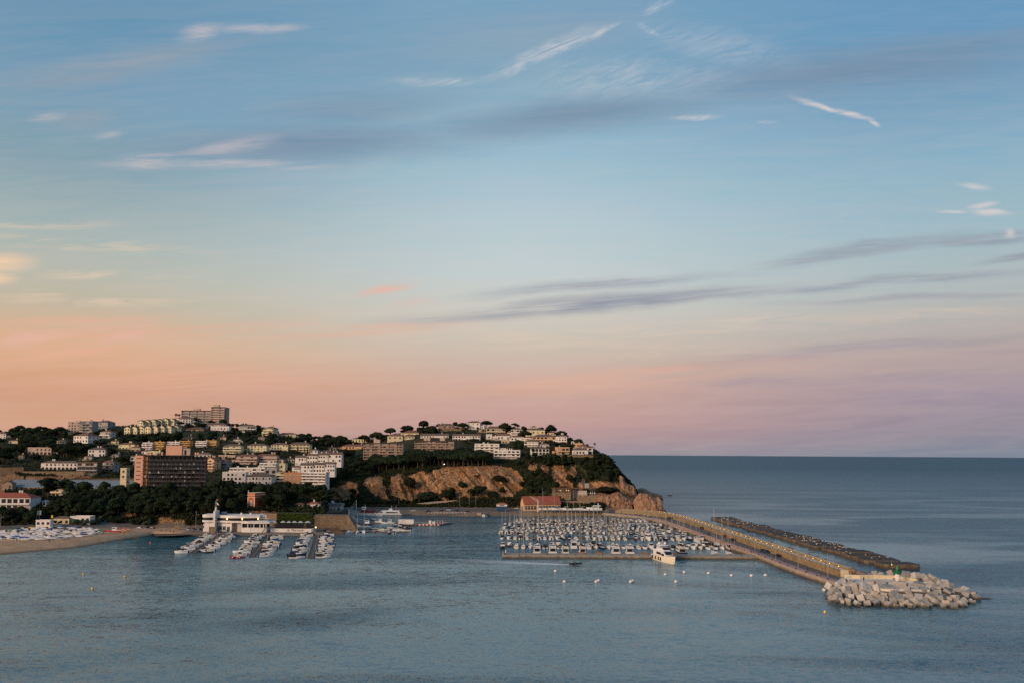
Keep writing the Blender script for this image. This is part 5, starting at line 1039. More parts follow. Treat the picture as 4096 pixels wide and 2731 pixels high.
zone([(1480,1850),(1640,1842),(1800,1836),(1940,1838),(2045,1858),(2040,1868),(1900,1866),(1700,1876),(1500,1893)], 74, [UP], (10.5,13), 'in the pine wood above the ochre cliff', 'pines of the wood above the cliff', 17, .6)
zone([(1350,1850),(1460,1835),(1500,1850),(1480,1900),(1360,1930)], 26, [UP,PT,BT], (7,10), 'on the wooded slope left of the pine wood', 'trees left of the cliff wood', 15)
zone([(-30,1750),(270,1740),(480,1745),(720,1745),(720,1800),(350,1835),(-30,1870)], 85, [UP,UP,BT,PT], (9,12), 'on the left hill among the villas', 'trees of the left hill', 19)
zone([(700,1742),(1100,1748),(1400,1780),(1460,1800),(1400,1840),(1180,1815),(1100,1800),(700,1765)], 62, [UP,BT,PT], (8,11), 'in the belt of woods across the saddle', 'trees of the saddle woods', 17)
zone([(1100,1752),(1420,1775),(1400,1795),(1100,1770)], 24, [UP,BT], (8,10), 'along the top of the saddle', 'trees of the saddle top', 16)
zone([(480,1810),(1180,1815),(1180,1885),(860,1900),(480,1880)], 26, [BT,UP,PT], (7,10), 'between the houses on the middle slope', 'trees of the middle slope', 18)
zone([(1830,1745),(2300,1775),(2300,1800),(2100,1800),(1830,1775)], 30, [UP,BT], (6,9), 'between the villas on the headland', 'trees between headland villas', 16)
zone([(1380,1772),(1560,1748),(1740,1716),(1900,1706),(2060,1712),(2200,1726),(2300,1770),(2200,1745),(1900,1722),(1740,1735),(1560,1765),(1380,1785)], 46, [BT,UP,BT], (4.5,7), 'on the headland ridge behind the villas', 'trees on the headland ridge', 13, .5)
zone([(560,1705),(730,1700),(930,1705),(1050,1730),(1180,1748),(1320,1768),(1320,1776),(1180,1760),(1000,1740),(730,1715),(560,1712)], 34, [BT,UP,PT], (5,8), 'on the ridge of the left hill', 'trees on the left ridge', 14, .4)
zone([(-30,1742),(270,1735),(300,1745),(-30,1755)], 14, [UP,BT,PT], (8,12), 'on the far left ridge', 'trees on the far left ridge', 16, .4)
zone([(2060,1835),(2400,1838),(2450,1860),(2300,1870),(2070,1870)], 34, [BT,PT,BT], (6,9), 'along the cliff edge below the villas', 'trees along the cliff edge', 14)
zone([(2380,1835),(2440,1840),(2480,1890),(2470,1930),(2360,1925),(2330,1880)], 40, [BT,BT,PT], (5,8), 'on the dark seaward flank of the headland', 'trees of the seaward flank', 11)
zone([(2095,1905),(2200,1905),(2215,1960),(2130,1985),(2080,1975)], 22, [BT,PT], (5,8), 'in the gully left of the cliff restaurant', 'trees of the cliff gully', 12, .3)
zone([(100,1975),(560,1990),(880,1985),(1000,2000),(1270,2010),(1290,2045),(1100,2045),(980,2050),(800,2062),(560,2070),(300,2080),(150,2060)], 112, [PT,BT,PT,BT], (9,13), 'in the dark wood above the beach and clubhouse', 'trees of the harbor wood', 19, .35)
zone([(860,1948),(1320,1950),(1330,1990),(1000,1985),(860,1975)], 24, [BT,PT], (6,9), 'below the white flats', 'trees below the white flats', 17, .25)
zone([(-40,2055),(130,2052),(200,2085),(140,2098),(-40,2095)], 20, [BT,PT], (7,10), 'behind the beached boats at the left', 'trees behind the beach', 17, .3)
zone([(380,2068),(620,2075),(620,2100),(380,2102)], 16, [OT,BT,OT], (5,7), 'along the road behind the beach', 'trees along the beach road', 17, .5)
zone([(1340,2012),(1740,2008),(1745,2016),(1340,2021)], 34, [SH,BT], (3.5,6.5), 'at the foot of the cliff behind the fishing harbor', 'bushes at the cliff foot', 12, .5)
zone([(1395,1965),(1455,1960),(1470,2005),(1400,2010)], 10, [BT,SH], (4,7), 'in the cleft at the left of the cliff', 'bushes in the cliff cleft', 10, .5)
for px, t, b_, x0, x1 in ((1993,1895,1925,1975,2017),(1920,1937,1975,1900,1942),(1970,1952,1980,1955,1988),(1795,1945,2000,1778,1825),(1852,1920,1950,1836,1870),(1700,1962,2010,1660,1735),(2008,1943,1962,2000,2018),(1640,1905,1960,1628,1665),(2430,1940,1985,2395,2462),(2405,2000,2030,2385,2425),(2280,1890,1925,2262,2290),(1885,1948,1985,1876,1900),(2248,1938,1962,2210,2250),(2215,1920,1960,2195,2230)):
    g, t_ = ground(px, b_); s = g.y/FPX; k = BT if (b_-t) > 28 else SH; h = (b_-t)*s/(8 if k == BT else 2.4); o = tree(k, g-Vector((0,1.5,1)), h, max(.8, (x1-x0)*s/((6 if k == BT else 3)*h))); later(o, 'dark rounded bush', 'growing on the ochre cliff face'); o['group'] = 'bushes on the cliff face'
# ground cover: scrub over the slopes where nothing else is shown
def scrub():
    mb = MB(); rg = random.Random(3); n = 0
    while n < 52000:
        u = rg.uniform(-60, 2560); t_ = rg.uniform(3.15, 9.6) if rg.random() < .8 else rg.uniform(3.15, 5.2)
        col = column(u); Y, z = at_t(u, t_, col); dY, dz = tdisp(u, t_, Y, z)
        p = world(u, Y-dY, z+dz); pr = proj(p); n += 1
        if 3.1 < t_ < 7 and isrock(pr[0]+9*fbm(u/23, t_*3), pr[1]+6*fbm(u/17, t_*4, 7)) and rg.random() < .985: continue
        if any(b[0] < pr[0] < b[1] and b[2]+.3*(b[3]-b[2]) < pr[1] < b[3]+1 and p.y < b[4] for b in BBOX) : continue
        if fbm(p.x/9, p.y/9, 2) < -.28 and t_ > 5: continue
        for _ in range(3):
            q = p+Vector((rg.uniform(-1.2,1.2), rg.uniform(-1.2,1.2)-.5, rg.uniform(0,1.3))); d = Vector((rg.gauss(0,1), rg.gauss(0,1)-.6, rg.gauss(0,1)+.6)).normalized(); a = d.orthogonal().normalized(); b_ = d.cross(a); s_ = rg.uniform(.35,.85)
            mb.quad([q-a*s_-b_*s_*.4, q+a*s_*.3-b_*s_, q+a*s_+b_*s_*.3, q-a*s_*.4+b_*s_])
    o = mb.build('scrub', SCRUB); o['kind'] = 'stuff'; tag(o, 'dark scrub and bushes covering the hillsides and cliff ledges', 'scrub')
scrub()
def ivy():
    mb = MB(); rg = random.Random(8)
    for _ in range(2600):
        x = rg.uniform(1108, 1245); z = rg.uniform(3, 11.2); w0 = .5+.5*math.sin((x-1108)/137*3.1)
        if z < 3+6*(1-w0)*rg.random(): continue
        p = P(x, 2100, Y=518.6); p.z = z; p.y -= rg.uniform(0,.7); d = Vector((rg.gauss(0,.5), -1, rg.gauss(0,.5)+.4)).normalized(); a = d.orthogonal().normalized(); b_ = d.cross(a); s_ = rg.uniform(.2,.5)
        mb.quad([p-a*s_, p-b_*s_, p+a*s_, p+b_*s_])
    o = mb.build('ivy', IVY); o['kind'] = 'stuff'; tag(o, 'bright green ivy hanging over the wall behind the club terrace', 'ivy')
ivy()
# ================================================================== boats (bow towards +y, water line at z = 0)
def hull_mb(L, B, H, d=.5, full=.45, sheer=.35, ster=.86, deck_in=.06, n=9, stripe=True, well=None):
    mb = MB(); rings = []; dk = []
    for i in range(n+1):
        s = i/n; y = -L/2+L*s*(1 if s < 1 else 1)
        b = B/2*(ster+(1-ster)*min(1, s/.3)) if s < .3 else B/2*(1-max(0, (s-full)/(1-full))**2.1)
        b = max(b, .03); z = H*(1+sheer*max(0, s-.35)**1.5/.52); yy = y+.10*L*max(0, s-.7)/.3*.6
        kd = -d*(1-max(0, (s-.75)/.25)**2*.9)
        rings.append([(-b, yy, z), (-b*.96, yy-.02*L*s, z*.35), (-b*.86, y, .02), (-b*.5, y, kd*.7), (0, y, kd), (b*.5, y, kd*.7), (b*.86, y, .02), (b*.96, yy-.02*L*s, z*.35), (b, yy, z)])
        dk.append((b*.93, yy-.02, z-.07))
    k = len(mb.v)
    for r in rings: mb.v += r
    for a in range(n):
        for i in range(8): mb.f.append((k+a*9+i, k+a*9+i+1, k+(a+1)*9+i+1, k+(a+1)*9+i)[::-1]); mb.mi.append(1 if (stripe and i in (2,3,4,5)) else 0)
    mb.f.append(tuple(k+i for i in range(9))); mb.mi.append(0)
    for (b0,y0,z0),(b1,y1,z1) in zip(dk, dk[1:]): mb.quad([(-b0,y0,z0),(b0,y0,z0),(b1,y1,z1),(-b1,y1,z1)], 2)
    return mb
def taper_box(mb, w0, y0, y1, z0, w1, y2, y3, z1, m=0):   # frustum cabin
    return mb.loft([[(-w0,y0,z0),(w0,y0,z0),(w0*.8,y1,z0),(-w0*.8,y1,z0)], [(-w1,y2,z1),(w1,y2,z1),(w1*.75,y3,z1),(-w1*.75,y3,z1)]], m)
BOATS = {}
def boat(kind, hullm=HULLW, accent=NAVY, L=8.0, key=None, **kw):
    """returns the root of a prototype; parts are children"""
    key = (kind, hullm.name, accent.name, round(L, 1)) + tuple(sorted(kw.items()))
    if key in BOATS: return BOATS[key]
    B = L*{'sail':.30,'open':.36,'cruiser':.34,'flybridge':.32,'dinghy':.40,'fisher':.32}[kind]; H = {'sail':.95,'open':.7,'cruiser':1.1,'flybridge':1.5,'dinghy':.55,'fisher':1.0}[kind]*(L/8)**.6
    nm = {'sail':'sailing_boat','open':'motor_boat','cruiser':'motor_boat','flybridge':'motor_yacht','dinghy':'dinghy','fisher':'fishing_boat'}[kind]
    o = bpy.data.objects.new(nm, None); parts = []
    def part(name, mb, mats, par=None):
        me = mb.mesh(name, mats); parts.append((name, me)); 
    part('hull', hull_mb(L, B, H, stripe=True, full=.35 if kind == 'sail' else .5, ster=.7 if kind == 'sail' else .88), [hullm, NAVY if hullm is not HULLN else HULLR, DECK if kind != 'sail' else HULLC])
    if kind == 'sail':
        c = MB(); taper_box(c, B*.28, -L*.12, L*.22, H*.95, B*.22, -L*.1, L*.12, H+.55); c.box(-B*.285,B*.285,-L*.05,L*.03,H+.18,H+.38,1); part('cabin', c, [HULLW, GLASS])
        w_ = MB(); w_.box(-B*.24,B*.24,-L*.42,-L*.14,H*.9,H*1.02); part('cockpit', w_, TEAK)
        hM = L*kw.get('mast', 1.28); m_ = MB(); m_.tube((0,L*.1,H),(0,L*.1,H+hM),.12,.09,6); m_.box(-.75,.75,L*.1-.04,L*.1+.04,H+hM*.55,H+hM*.55+.07); part('mast', m_, MAST)
        bm = MB(); bm.tube((0,L*.1-.1,H+1.15),(0,-L*.33,H+1.2),.06); bm.tube((0,L*.1-.15,H+1.32),(0,-L*.30,H+1.30),.19,.13,7,1); part('boom', bm, [MAST, accent])
        rg = MB(); top = (0,L*.1,H+hM)
        for e in ((0,L*.5,H*1.3),(0,-L*.48,H*1.05),(-B*.45,L*.08,H),(B*.45,L*.08,H)): rg.tube(e, top, .02, .02, 3)
        part('rigging', rg, MAST)
        if kw.get('bimini'): c = MB(); c.box(-B*.3,B*.3,-L*.36,-L*.16,H+1.7,H+1.82); c.tube((-B*.28,-L*.3,H),(-B*.28,-L*.26,H+1.7),.03); c.tube((B*.28,-L*.3,H),(B*.28,-L*.26,H+1.7),.03); part('canopy', c, accent)
    if kind in ('open', 'cruiser'):
        big = kind == 'cruiser'
        c = MB(); taper_box(c, B*.36, -L*.06 if big else 0, L*.36, H*.95, B*.27, -L*.03, L*.2, H+(.75 if big else .38)); part('cabin', c, HULLW)
        z1 = H+(.75 if big else .38); g = MB(); g.loft([[(-B*.30,-L*.05,z1-.1),(B*.30,-L*.05,z1-.1),(B*.24,L*.17,z1-.1),(-B*.24,L*.17,z1-.1)], [(-B*.27,-L*.1,z1+(.8 if big else .5)),(B*.27,-L*.1,z1+(.8 if big else .5)),(B*.2,L*.06,z1+(.8 if big else .5)),(-B*.2,L*.06,z1+(.8 if big else .5))]], 0); part('windscreen', g, GLASS)
        if big: h = MB(); h.box(-B*.3,B*.3,-L*.2,L*.08,z1+.81,z1+.92); part('hardtop', h, HULLW)
        w_ = MB(); w_.box(-B*.33,B*.33,-L*.42,-L*.08,H*.75,H*.97); part('cockpit', w_, DECK if big else DARKB)
        if kw.get('top'): c = MB(); c.loft([[(-B*.34,-L*.44,H+.1),(B*.34,-L*.44,H+.1),(B*.33,-L*.07,H+.1),(-B*.33,-L*.07,H+.1)], [(-B*.28,-L*.36,H+1.25),(B*.28,-L*.36,H+1.25),(B*.28,-L*.05,H+1.35),(-B*.28,-L*.05,H+1.35)]]); part('canopy', c, accent)
        e = MB(); e.box(-.22,.22,-L*.5-.45,-L*.5-.02,.15,H+.35); e.box(-.14,.14,-L*.5-.4,-L*.5-.05,-.4,.149); part('outboard_motor', e, RUBBER)
        r = MB()
        for sx in (-1, 1): r.tube((sx*B*.42,L*.05,H+.5),(sx*B*.12,L*.5,H*1.3+.5),.025,.025,3); r.tube((sx*B*.42,L*.05,H),(sx*B*.42,L*.05,H+.5),.02,.02,3)
        part('handrail', r, MAST)
    if kind == 'flybridge':
        c = MB(); taper_box(c, B*.42, -L*.28, L*.3, H*.95, B*.36, -L*.3, L*.16, H+1.5); part('saloon', c, HULLW)
        g = MB(); g.box(-B*.30,B*.30,-L*.30-.06,-L*.3+.02,H*1.0,H+1.3); g.loft([[(-B*.405,-L*.22,H+.6),(B*.405,-L*.22,H+.6),(B*.31,L*.262,H+.6),(-B*.31,L*.262,H+.6)],[(-B*.385,-L*.22,H+1.25),(B*.385,-L*.22,H+1.25),(B*.295,L*.2,H+1.25),(-B*.295,L*.2,H+1.25)]]); part('saloon_windows', g, GLASS)
        f = MB(); f.box(-B*.42,B*.42,-L*.42,L*.1,H+1.51,H+1.68); f.box(-B*.40,B*.40,-L*.1,L*.08,H+1.69,H+2.3); f.box(-B*.4,-B*.36,-L*.4,-L*.1,H+1.69,H+2.15); f.box(B*.36,B*.4,-L*.4,-L*.1,H+1.69,H+2.15); part('flybridge', f, HULLW)
        w_ = MB(); w_.loft([[(-B*.36,L*.0,H+2.3),(B*.36,0,H+2.3),(B*.32,L*.07,H+2.3),(-B*.32,L*.07,H+2.3)],[(-B*.34,-.3,H+2.75),(B*.34,-.3,H+2.75),(B*.3,L*.04,H+2.75),(-B*.3,L*.04,H+2.75)]]); part('windscreen', w_, GLASS)
        a = MB(); a.tube((-B*.36,-L*.2,H+1.7),(-B*.3,-L*.26,H+3.2),.12); a.tube((B*.36,-L*.2,H+1.7),(B*.3,-L*.26,H+3.2),.12); a.box(-B*.32,B*.32,-L*.3,-L*.22,H+3.15,H+3.3); a.lathe([(.1,H+3.3),(.42,H+3.5),(.38,H+3.8),(.05,H+3.95)],8,0,(.4,-L*.26)); part('radar_arch', a, HULLW)
        if kw.get('top'): c = MB(); c.box(-B*.36,B*.36,-L*.38,L*.02,H+3.4,H+3.52); part('canopy', c, accent)
        s_ = MB(); s_.box(-B*.4,B*.4,-L*.5-.9,-L*.5-.02,.3,.45); part('swim_platform', s_, TEAK)
    if kind == 'fisher':
        c = MB(); c.box(-B*.24,B*.24,-L*.28,L*.02,H*.9,H+1.9); c.box(-B*.28,B*.28,-L*.31,L*.06,H+1.91,H+2.02); part('wheelhouse', c, HULLW)
        g = MB(); g.box(-B*.245,B*.245,-L*.2,L*.0,H+1.1,H+1.65); g.box(-B*.2,B*.2,L*.021,L*.03,H+1.1,H+1.65); part('windows', g, GLASS)
        m_ = MB(); m_.tube((0,-L*.1,H+2),(0,-L*.1,H+4.2),.06); m_.tube((0,-L*.1,H+3.2),(0,L*.3,H+2.4),.04); part('mast', m_, MAST)
        w_ = MB(); w_.box(-B*.33,B*.33,-L*.45,-L*.29,H*.9,H*1.06); w_.box(-B*.25,B*.25,L*.08,L*.2,H*1.0,H*1.35,1); part('deck_gear', w_, [TEAK, accent])
    if kind == 'dinghy':
        c = MB(); a = .46
        c.loft([[(-B*a*q,y,H*.98),(-B*a*q*.5,y,H+h),(0,y,H+h*1.45),(B*a*q*.5,y,H+h),(B*a*q,y,H*.98)] for y, q, h in ((-L*.48,.8,.12),(-L*.25,.98,.42),(0,1,.55),(L*.22,.85,.42),(L*.42,.4,.16),(L*.5,.08,.1))], 0, True, False); part('boat_cover', c, accent)
    BOATS[key] = (nm, parts); return BOATS[key]
def put(proto, loc, rz, desc, phrase, cat, group, tilt=0, s=1):
    nm, parts = proto; o = bpy.data.objects.new(nm, None); COL.objects.link(o); o.location = loc; o.rotation_euler = (0, tilt, rz); o.empty_display_size = .3
    if s != 1: o.scale = (s, s, s)
    for n_, me in parts: link(n_, me, o)
    o['category'] = cat; o['group'] = group; later(o, desc, phrase); return o
CN = {NAVY:'navy', BLUE:'blue', BLACK:'black', BEIGE:'beige', TARP:'white', HULLR:'red', YELL:'yellow', ORNG:'orange', GREENP:'green'}
HN = {HULLW:'white', HULLC:'cream', HULLN:'navy', HULLR:'red', HULLM:'maroon'}
def rnd_boat(rg, loc, rz, phrase, group, small=False, sailp=.2, Lr=(6, 9)):
    hm = rg.choices([HULLW, HULLC, HULLN, HULLM], [66, 18, 12, 4])[0]; ac = rg.choices([NAVY, BLUE, BLACK, BEIGE, TARP], [30, 5, 30, 22, 13])[0]
    L = rg.choice([Lr[0], (Lr[0]+Lr[1])/2, Lr[1]]); r = rg.random()
    if r < sailp: p = boat('sail', hm, ac, L, mast=rg.choice([1.25, 1.45, 1.65]), bimini=rg.random() < .4); d = '%s sailing boat, %s sail cover' % (HN[hm], CN[ac]); c = 'sailing boat'
    elif r < sailp+(1-sailp)*.38: t = rg.random() < .5; p = boat('open', hm, ac, L, top=t); d = '%s open motor boat%s' % (HN[hm], (', %s canopy' % CN[ac]) if t else ''); c = 'motor boat'
    elif r < .93 or L < 8.5: t = rg.random() < .45; p = boat('cruiser', hm, ac, L, top=t); d = '%s cabin cruiser%s' % (HN[hm], (' with %s canopy' % CN[ac]) if t else ''); c = 'motor boat'
    else: p = boat('flybridge', hm, ac, L+1.5); d = '%s flybridge yacht' % HN[hm]; c = 'yacht'
    return put(p, loc, rz+rg.uniform(-.06, .06), d, phrase, c, group)
def deckbox(name, label, cat, x0, x1, y0, y1, z0, z1, m, extra=None):
    b = MB(); b.box(x0, x1, y0, y1, z0, z1); o = b.build(name, m)
    return tag(o, label, cat)
# ---- main marina: outer pier, floating pontoons, rows of boats
pb = MB(); pb.box(-4.3, 119, 387.5, 396, -2, 1.5); o = pb.build('pier', CONC); tag(o, 'long straight concrete pier closing the front of the marina', 'pier')
for i in range(9): b = MB(); b.lathe([(.22,1.5),(.18,1.9),(.3,2.05),(.1,2.15)],7,0,(4+i*13.4,388.2)); q_ = b.build('bollard', DMET); q_.location = (0,0,0); q_['group'] = 'mooring bollards on the marina pier'; q_['category'] = 'bollard'; q_['label'] = 'dark mooring bollard on the marina pier, %s from the left' % ordinal(i+1)
b = MB(); b.tube((-2.6,391,1.5),(-2.6,391,3.4),.25,.25,8,0); b.tube((-2.6,391,3.4),(-2.6,391,4.8),.16,.12,8,1); tag(b.build('beacon', [WHITE, GREENP]), 'small white and green beacon post on the left end of the marina pier', 'beacon')
b = MB(); b.box(-4.2,-3.6,388,396,1.5,2.5); tag(b.build('parapet', CONC), 'low parapet across the left end of the marina pier', 'parapet')
rows = [(2180,2003,2905,2.3),(2147,2000,2800,2.2),(2125,1996,2745,2.1),(2107,2008,2690,2.0),(2092,2015,2640,1.9),(2079,2060,2590,1.8)]
rgm = random.Random(21); pon_names = ['front pontoon','second pontoon','third pontoon','fourth pontoon','fifth pontoon','rearmost pontoon']
def stern_front(p, up): return p
for ri, (py, xa, xb, wd) in enumerate(rows):
    A, B_ = P(xa, py, z=.4), P(xb, py, z=.4); Y = A.y; b = MB(); b.box(A.x, B_.x, Y-1.1, Y+1.1, -.3, .5)
    for i in range(int((B_.x-A.x)/9)): x = A.x+4.5+i*9; b.box(x-.2, x+.2, Y-7, Y-1.101, -.2, .42); b.box(x-.2, x+.2, Y+1.101, Y+7, -.2, .42)
    tag(b.build('pontoon', WOOD), 'floating timber pontoon with fingers: %s of the marina' % pon_names[ri], 'pontoon', 'marina pontoons')
    for side in (-1, 1):
        x = A.x+rgm.uniform(1, 2); Lr = [(7.5,10),(7,9),(6.5,8.5),(6,8),(5.5,7.5),(5.5,7.5)][ri]
        while x < B_.x-1.5:
            gap = ([.10,.10,.08,.08,.08,.10] if side < 0 else [.34,.30,.24,.16,.14,.12])[ri]
            if rgm.random() > gap:
                Lb = rgm.choice([Lr[0], (Lr[0]+Lr[1])/2, Lr[1]])
                rz = (0 if rgm.random() < .5 else math.pi)
                rnd_boat(rgm, (x, Y+side*(1.5+Lr[1]*.52), 0), rz, 'on %s side, %s' % ('near' if side < 0 else 'far', pon_names[ri]), 'boats berthed in the marina', False, [.3,.32,.36,.4,.4,.4][ri], Lr)
            x += [3.7,3.5,3.3,3.15,3.1,3.1][ri]*rgm.uniform(.93, 1.12)
# big boats stern-to on the inside of the pier (seen from astern)
for px, L, hm, top in ((2148,13,HULLW,0),(2209,13.5,HULLW,0),(2260,12,HULLC,1),(2328,12,HULLW,1),(2460,13.5,HULLW,0),(2514,14,HULLW,0),(2720,14.5,HULLN,1)):
    p = P(px, 2210, Y=398+L/2); put(boat('flybridge', hm, BLACK if top else NAVY, L, top=bool(top)), (p.x, 397+L/2, 0), random.uniform(-.05,.05), '%s flybridge yacht moored stern-to' % HN[hm], 'along the inner side of the pier', 'yacht', 'yachts stern-to inside the pier')
for px, mh, L in ((2858,1.75,13),(2913,1.6,12)):
    p = P(px, 2210, Y=404); put(boat('sail', HULLW, NAVY, L, mast=mh, bimini=True), (p.x, 396.6+L/2, 0), .03, 'white sailing yacht with very tall mast', 'at right end of the pier', 'sailing boat', 'tall sailing yachts at the pier')
p = P(2814, 2175, Y=440); put(boat('cruiser', HULLC, BLACK, 12.0, top=True), (p.x, 437, 0), .9, 'large cream sport cruiser lying at an angle', 'near the right end of the first pontoon', 'motor boat', 'boats berthed in the marina')
p = P(2782, 2150, Y=470); put(boat('cruiser', HULLW, BEIGE, 11.0, top=True), (p.x, 465, 0), .1, 'broad white trawler with big rear window', 'near the quay wall', 'motor boat', 'boats berthed in the marina')
for px, kind in ((2400,0),(2330,0),(2580,1),(2698,0)):
    p = P(px, 2206, Y=396); b = MB(); b.box(-.5,.5,-2.2,2.2,0,.12); b.box(-.55,-.48,-2.2,2.2,.12,.7); b.box(.48,.55,-2.2,2.2,.12,.7); o = b.build('gangway', WOODW, loc=(p.x, 396.5, 1.3), rz=.7); o['category'] = 'gangway'; later(o, 'brown wooden gangway lying', 'on the marina pier'); o['group'] = 'gangways on the pier'
# ---- the large white motor yacht, bow towards the open water
def big_yacht():
    o = empty('motor_yacht', (72.6, 379, 0), R(180+13)); o.scale = (.9,.9,.9); tag(o, 'largest white three deck motor yacht moored bow out across the pier', 'yacht')
    L, B, H = 22.5, 6.2, 2.9
    hull_mb(L, B, H, d=1, full=.52, sheer=.42, ster=.95, n=14).build('hull', [HULLC, NAVY, DECK], o)
    c = MB(); taper_box(c, 2.8, -9, 6.5, H, 2.6, -9.5, 3.5, H+2.4); c.build('main_deck', HULLW, o)
    for sx in (-1,1):
        g = MB(); g.loft([[(sx*2.78,-5,H+.7),(sx*2.79,-5,H+1.9),(sx*2.73,-4.8,H+1.9),(sx*2.72,-4.8,H+.7)],[(sx*2.66,.5,H+.7),(sx*2.62,-.5,H+1.9),(sx*2.5,-.5,H+1.9),(sx*2.5,.5,H+.7)]]); g.build('side_window', GLASS, o)
        g = MB(); g.loft([[(sx*2.66,1.2,H+.4),(sx*2.62,1.2,H+1.5),(sx*2.4,1.2,H+1.5),(sx*2.4,1.2,H+.4)],[(sx*2.52,4,H+.4),(sx*2.45,3.2,H+1.5),(sx*2.2,3.2,H+1.5),(sx*2.2,4,H+.4)]]); g.build('side_window', GLASS, o)
        for k, y in enumerate((-9,-5,-1.2,1.5)):
            f = MB(); f.tube((sx*3.36,y,.9),(sx*3.36,y,2.5),.32,.32,8); f.build('fender', RUBBER, o)
    g = MB(); g.loft([[(-2.05,4.2,H+1.5),(2.05,4.2,H+1.5),(1.8,5.1,H+1.2),(-1.8,5.1,H+1.2)],[(-2.15,2.2,H+2.7),(2.15,2.2,H+2.7),(1.9,3.4,H+2.55),(-1.9,3.4,H+2.55)]]); g.build('windscreen', GLASS, o)
    c = MB(); taper_box(c, 2.85, -11, 3.4, H+2.41, 2.6, -11, 2.6, H+2.75); c.build('upper_deck', HULLW, o)
    c = MB(); taper_box(c, 2.3, -6, 2.6, H+2.76, 2.1, -6.4, 1.2, H+4.0); c.build('flybridge', HULLW, o)
    g = MB(); g.loft([[(-2.0,1.6,H+3.6),(2.0,1.6,H+3.6),(1.7,2.2,H+3.5),(-1.7,2.2,H+3.5)],[(-1.9,.6,H+4.5),(1.9,.6,H+4.5),(1.6,1.2,H+4.4),(-1.6,1.2,H+4.4)]]); g.build('windscreen', GLASS, o)
    for sx in (-1,1): c = MB(); c.tube((sx*2.2,-5.6,H+3.4),(sx*2.0,-4,H+5.3),.28); c.build('arch_leg', HULLW, o)
    c = MB(); taper_box(c, 2.4, -6.2, .2, H+5.2, 2.2, -6, 0, H+5.5); c.build('hardtop', HULLW, o)
    for sx in (-1,1): d = MB(); d.lathe([(.3,H+5.5),(.75,H+5.8),(.8,H+6.4),(.5,H+6.9),(.05,H+7.1)],12,0,(sx*1.6,-3.6)); d.build('radome', WHITE, o, True)
    m_ = MB(); m_.tube((0,-3.4,H+5.5),(0,-3.4,H+8.6),.09,.04); m_.box(-.8,.8,-3.5,-3.3,H+6.9,H+7.1); m_.build('mast', WHITE, o)
    m_ = MB(); m_.box(-.5,.5,8.6,9.8,H+1.0,H+1.45); m_.build('anchor_winch', METAL, o); m_ = MB(); m_.box(-1.4,1.4,5.2,7.6,H+.75,H+1.0); m_.build('sun_pad', BEIGE, o)
big_yacht()
# ---- club jetties with boats on both sides
for di, ((ax, ay), (bx, by), nb) in enumerate((((772,2209),(884,2139),12), ((1006,2224),(1075,2137),14), ((1241,2229),(1269,2134),14))):
    A, B_ = P(ax, ay, z=.4), P(bx, by, z=.4); d = (B_-A); d.z = 0; Ln = d.length; u = d.normalized(); n_ = Vector((-u.y, u.x, 0)); ang = math.atan2(u.y, u.x)
    o = empty('jetty', (A.x, A.y, 0), ang-math.pi/2); tag(o, '%s of the three brown plank jetties in front of the clubhouse' % ['leftmost','middle','rightmost'][di], 'jetty', 'club jetties')
    b = MB(); b.box(-1.15,1.15,0,Ln,-.2,.5); b.build('deck', WOOD, o)
    for sx in (-1,1): b = MB(); b.box(sx*1.2-.05,sx*1.2+.05,0,Ln,.42,.75); b.build('kerb', MAST, o)
    for k in range(5): b = MB(); y = 4+k*(Ln-8)/4; b.tube((1.5*(1 if k%2 else -1),y,-1),(1.5*(1 if k%2 else -1),y,3.2),.13); b.build('pile', METAL, o)
    nm = ['leftmost','middle','rightmost'][di]
    for side in (1, -1):
        for k in range(nb):
            y = 2.0+(Ln-9)*k/(nb-1)+random.uniform(-.4,.4); Lb = random.choice([6,7,7.5,8.2]); q = A+u*y+n_*side*(2.2+Lb/2+ (.1 if di < 2 else .5))
            rz = (ang if side > 0 else ang+math.pi); rz = rz+ (math.pi if random.random() < .55 else 0)
            rd = rnd_boat(rgm, (q.x, q.y, 0), rz, "at %s jetty's %s side" % (nm, 'left' if side > 0 else 'right'), 'boats moored at the club jetties', True, .1 if k > 2 else .05, (6, 8.2))
p = P(950, 2218, z=.2); 
def rib(loc, rz, label, hm=HULLR, moving=False, L=6.5):
    o = empty('inflatable_boat', loc, rz); tag(o, label, 'inflatable boat')
    b = MB(); path = [(-1,-L*.5),(-1.05,-L*.1),(-.95,L*.25),(-.5,L*.44),(0,L*.5),(.5,L*.44),(.95,L*.25),(1.05,-L*.1),(1,-L*.5)]
    for a_, c_ in zip(path, path[1:]): b.tube((a_[0],a_[1],.38),(c_[0],c_[1],.38),.3,.3,8)
    b.build('tube', hm, o, True); b = MB(); b.box(-.8,.8,-L*.48,L*.3,0,.3); b.build('floor', DARKB, o)
    b = MB(); b.box(-.3,.3,-.3,.3,.3,1.2); b.build('console', DARKB if moving else WHITE, o)
    b = MB(); b.box(-.22,.22,-L*.55,-L*.48,-.3,1.1); b.build('outboard_motor', RUBBER, o)
    if not moving:
        for y in (-2,1.2): b = MB(); b.lathe([(.1,.2),(.3,.35),(.3,.6),(.1,.75)],8,0,(1.5,y)); b.build('fender', WHITE, o)
    return o
q = P(950, 2229, z=.1); rib((q.x, q.y, 0), R(-80), 'bright red inflatable boat at the outer left end of the middle jetty')
q = P(2303, 2257, z=.1); rb = rib((q.x, q.y, .25), R(-112), 'dark inflatable speedboat running right with a curved wake', RUBBER, True, 5.6); rb.rotation_euler[0] = R(6)
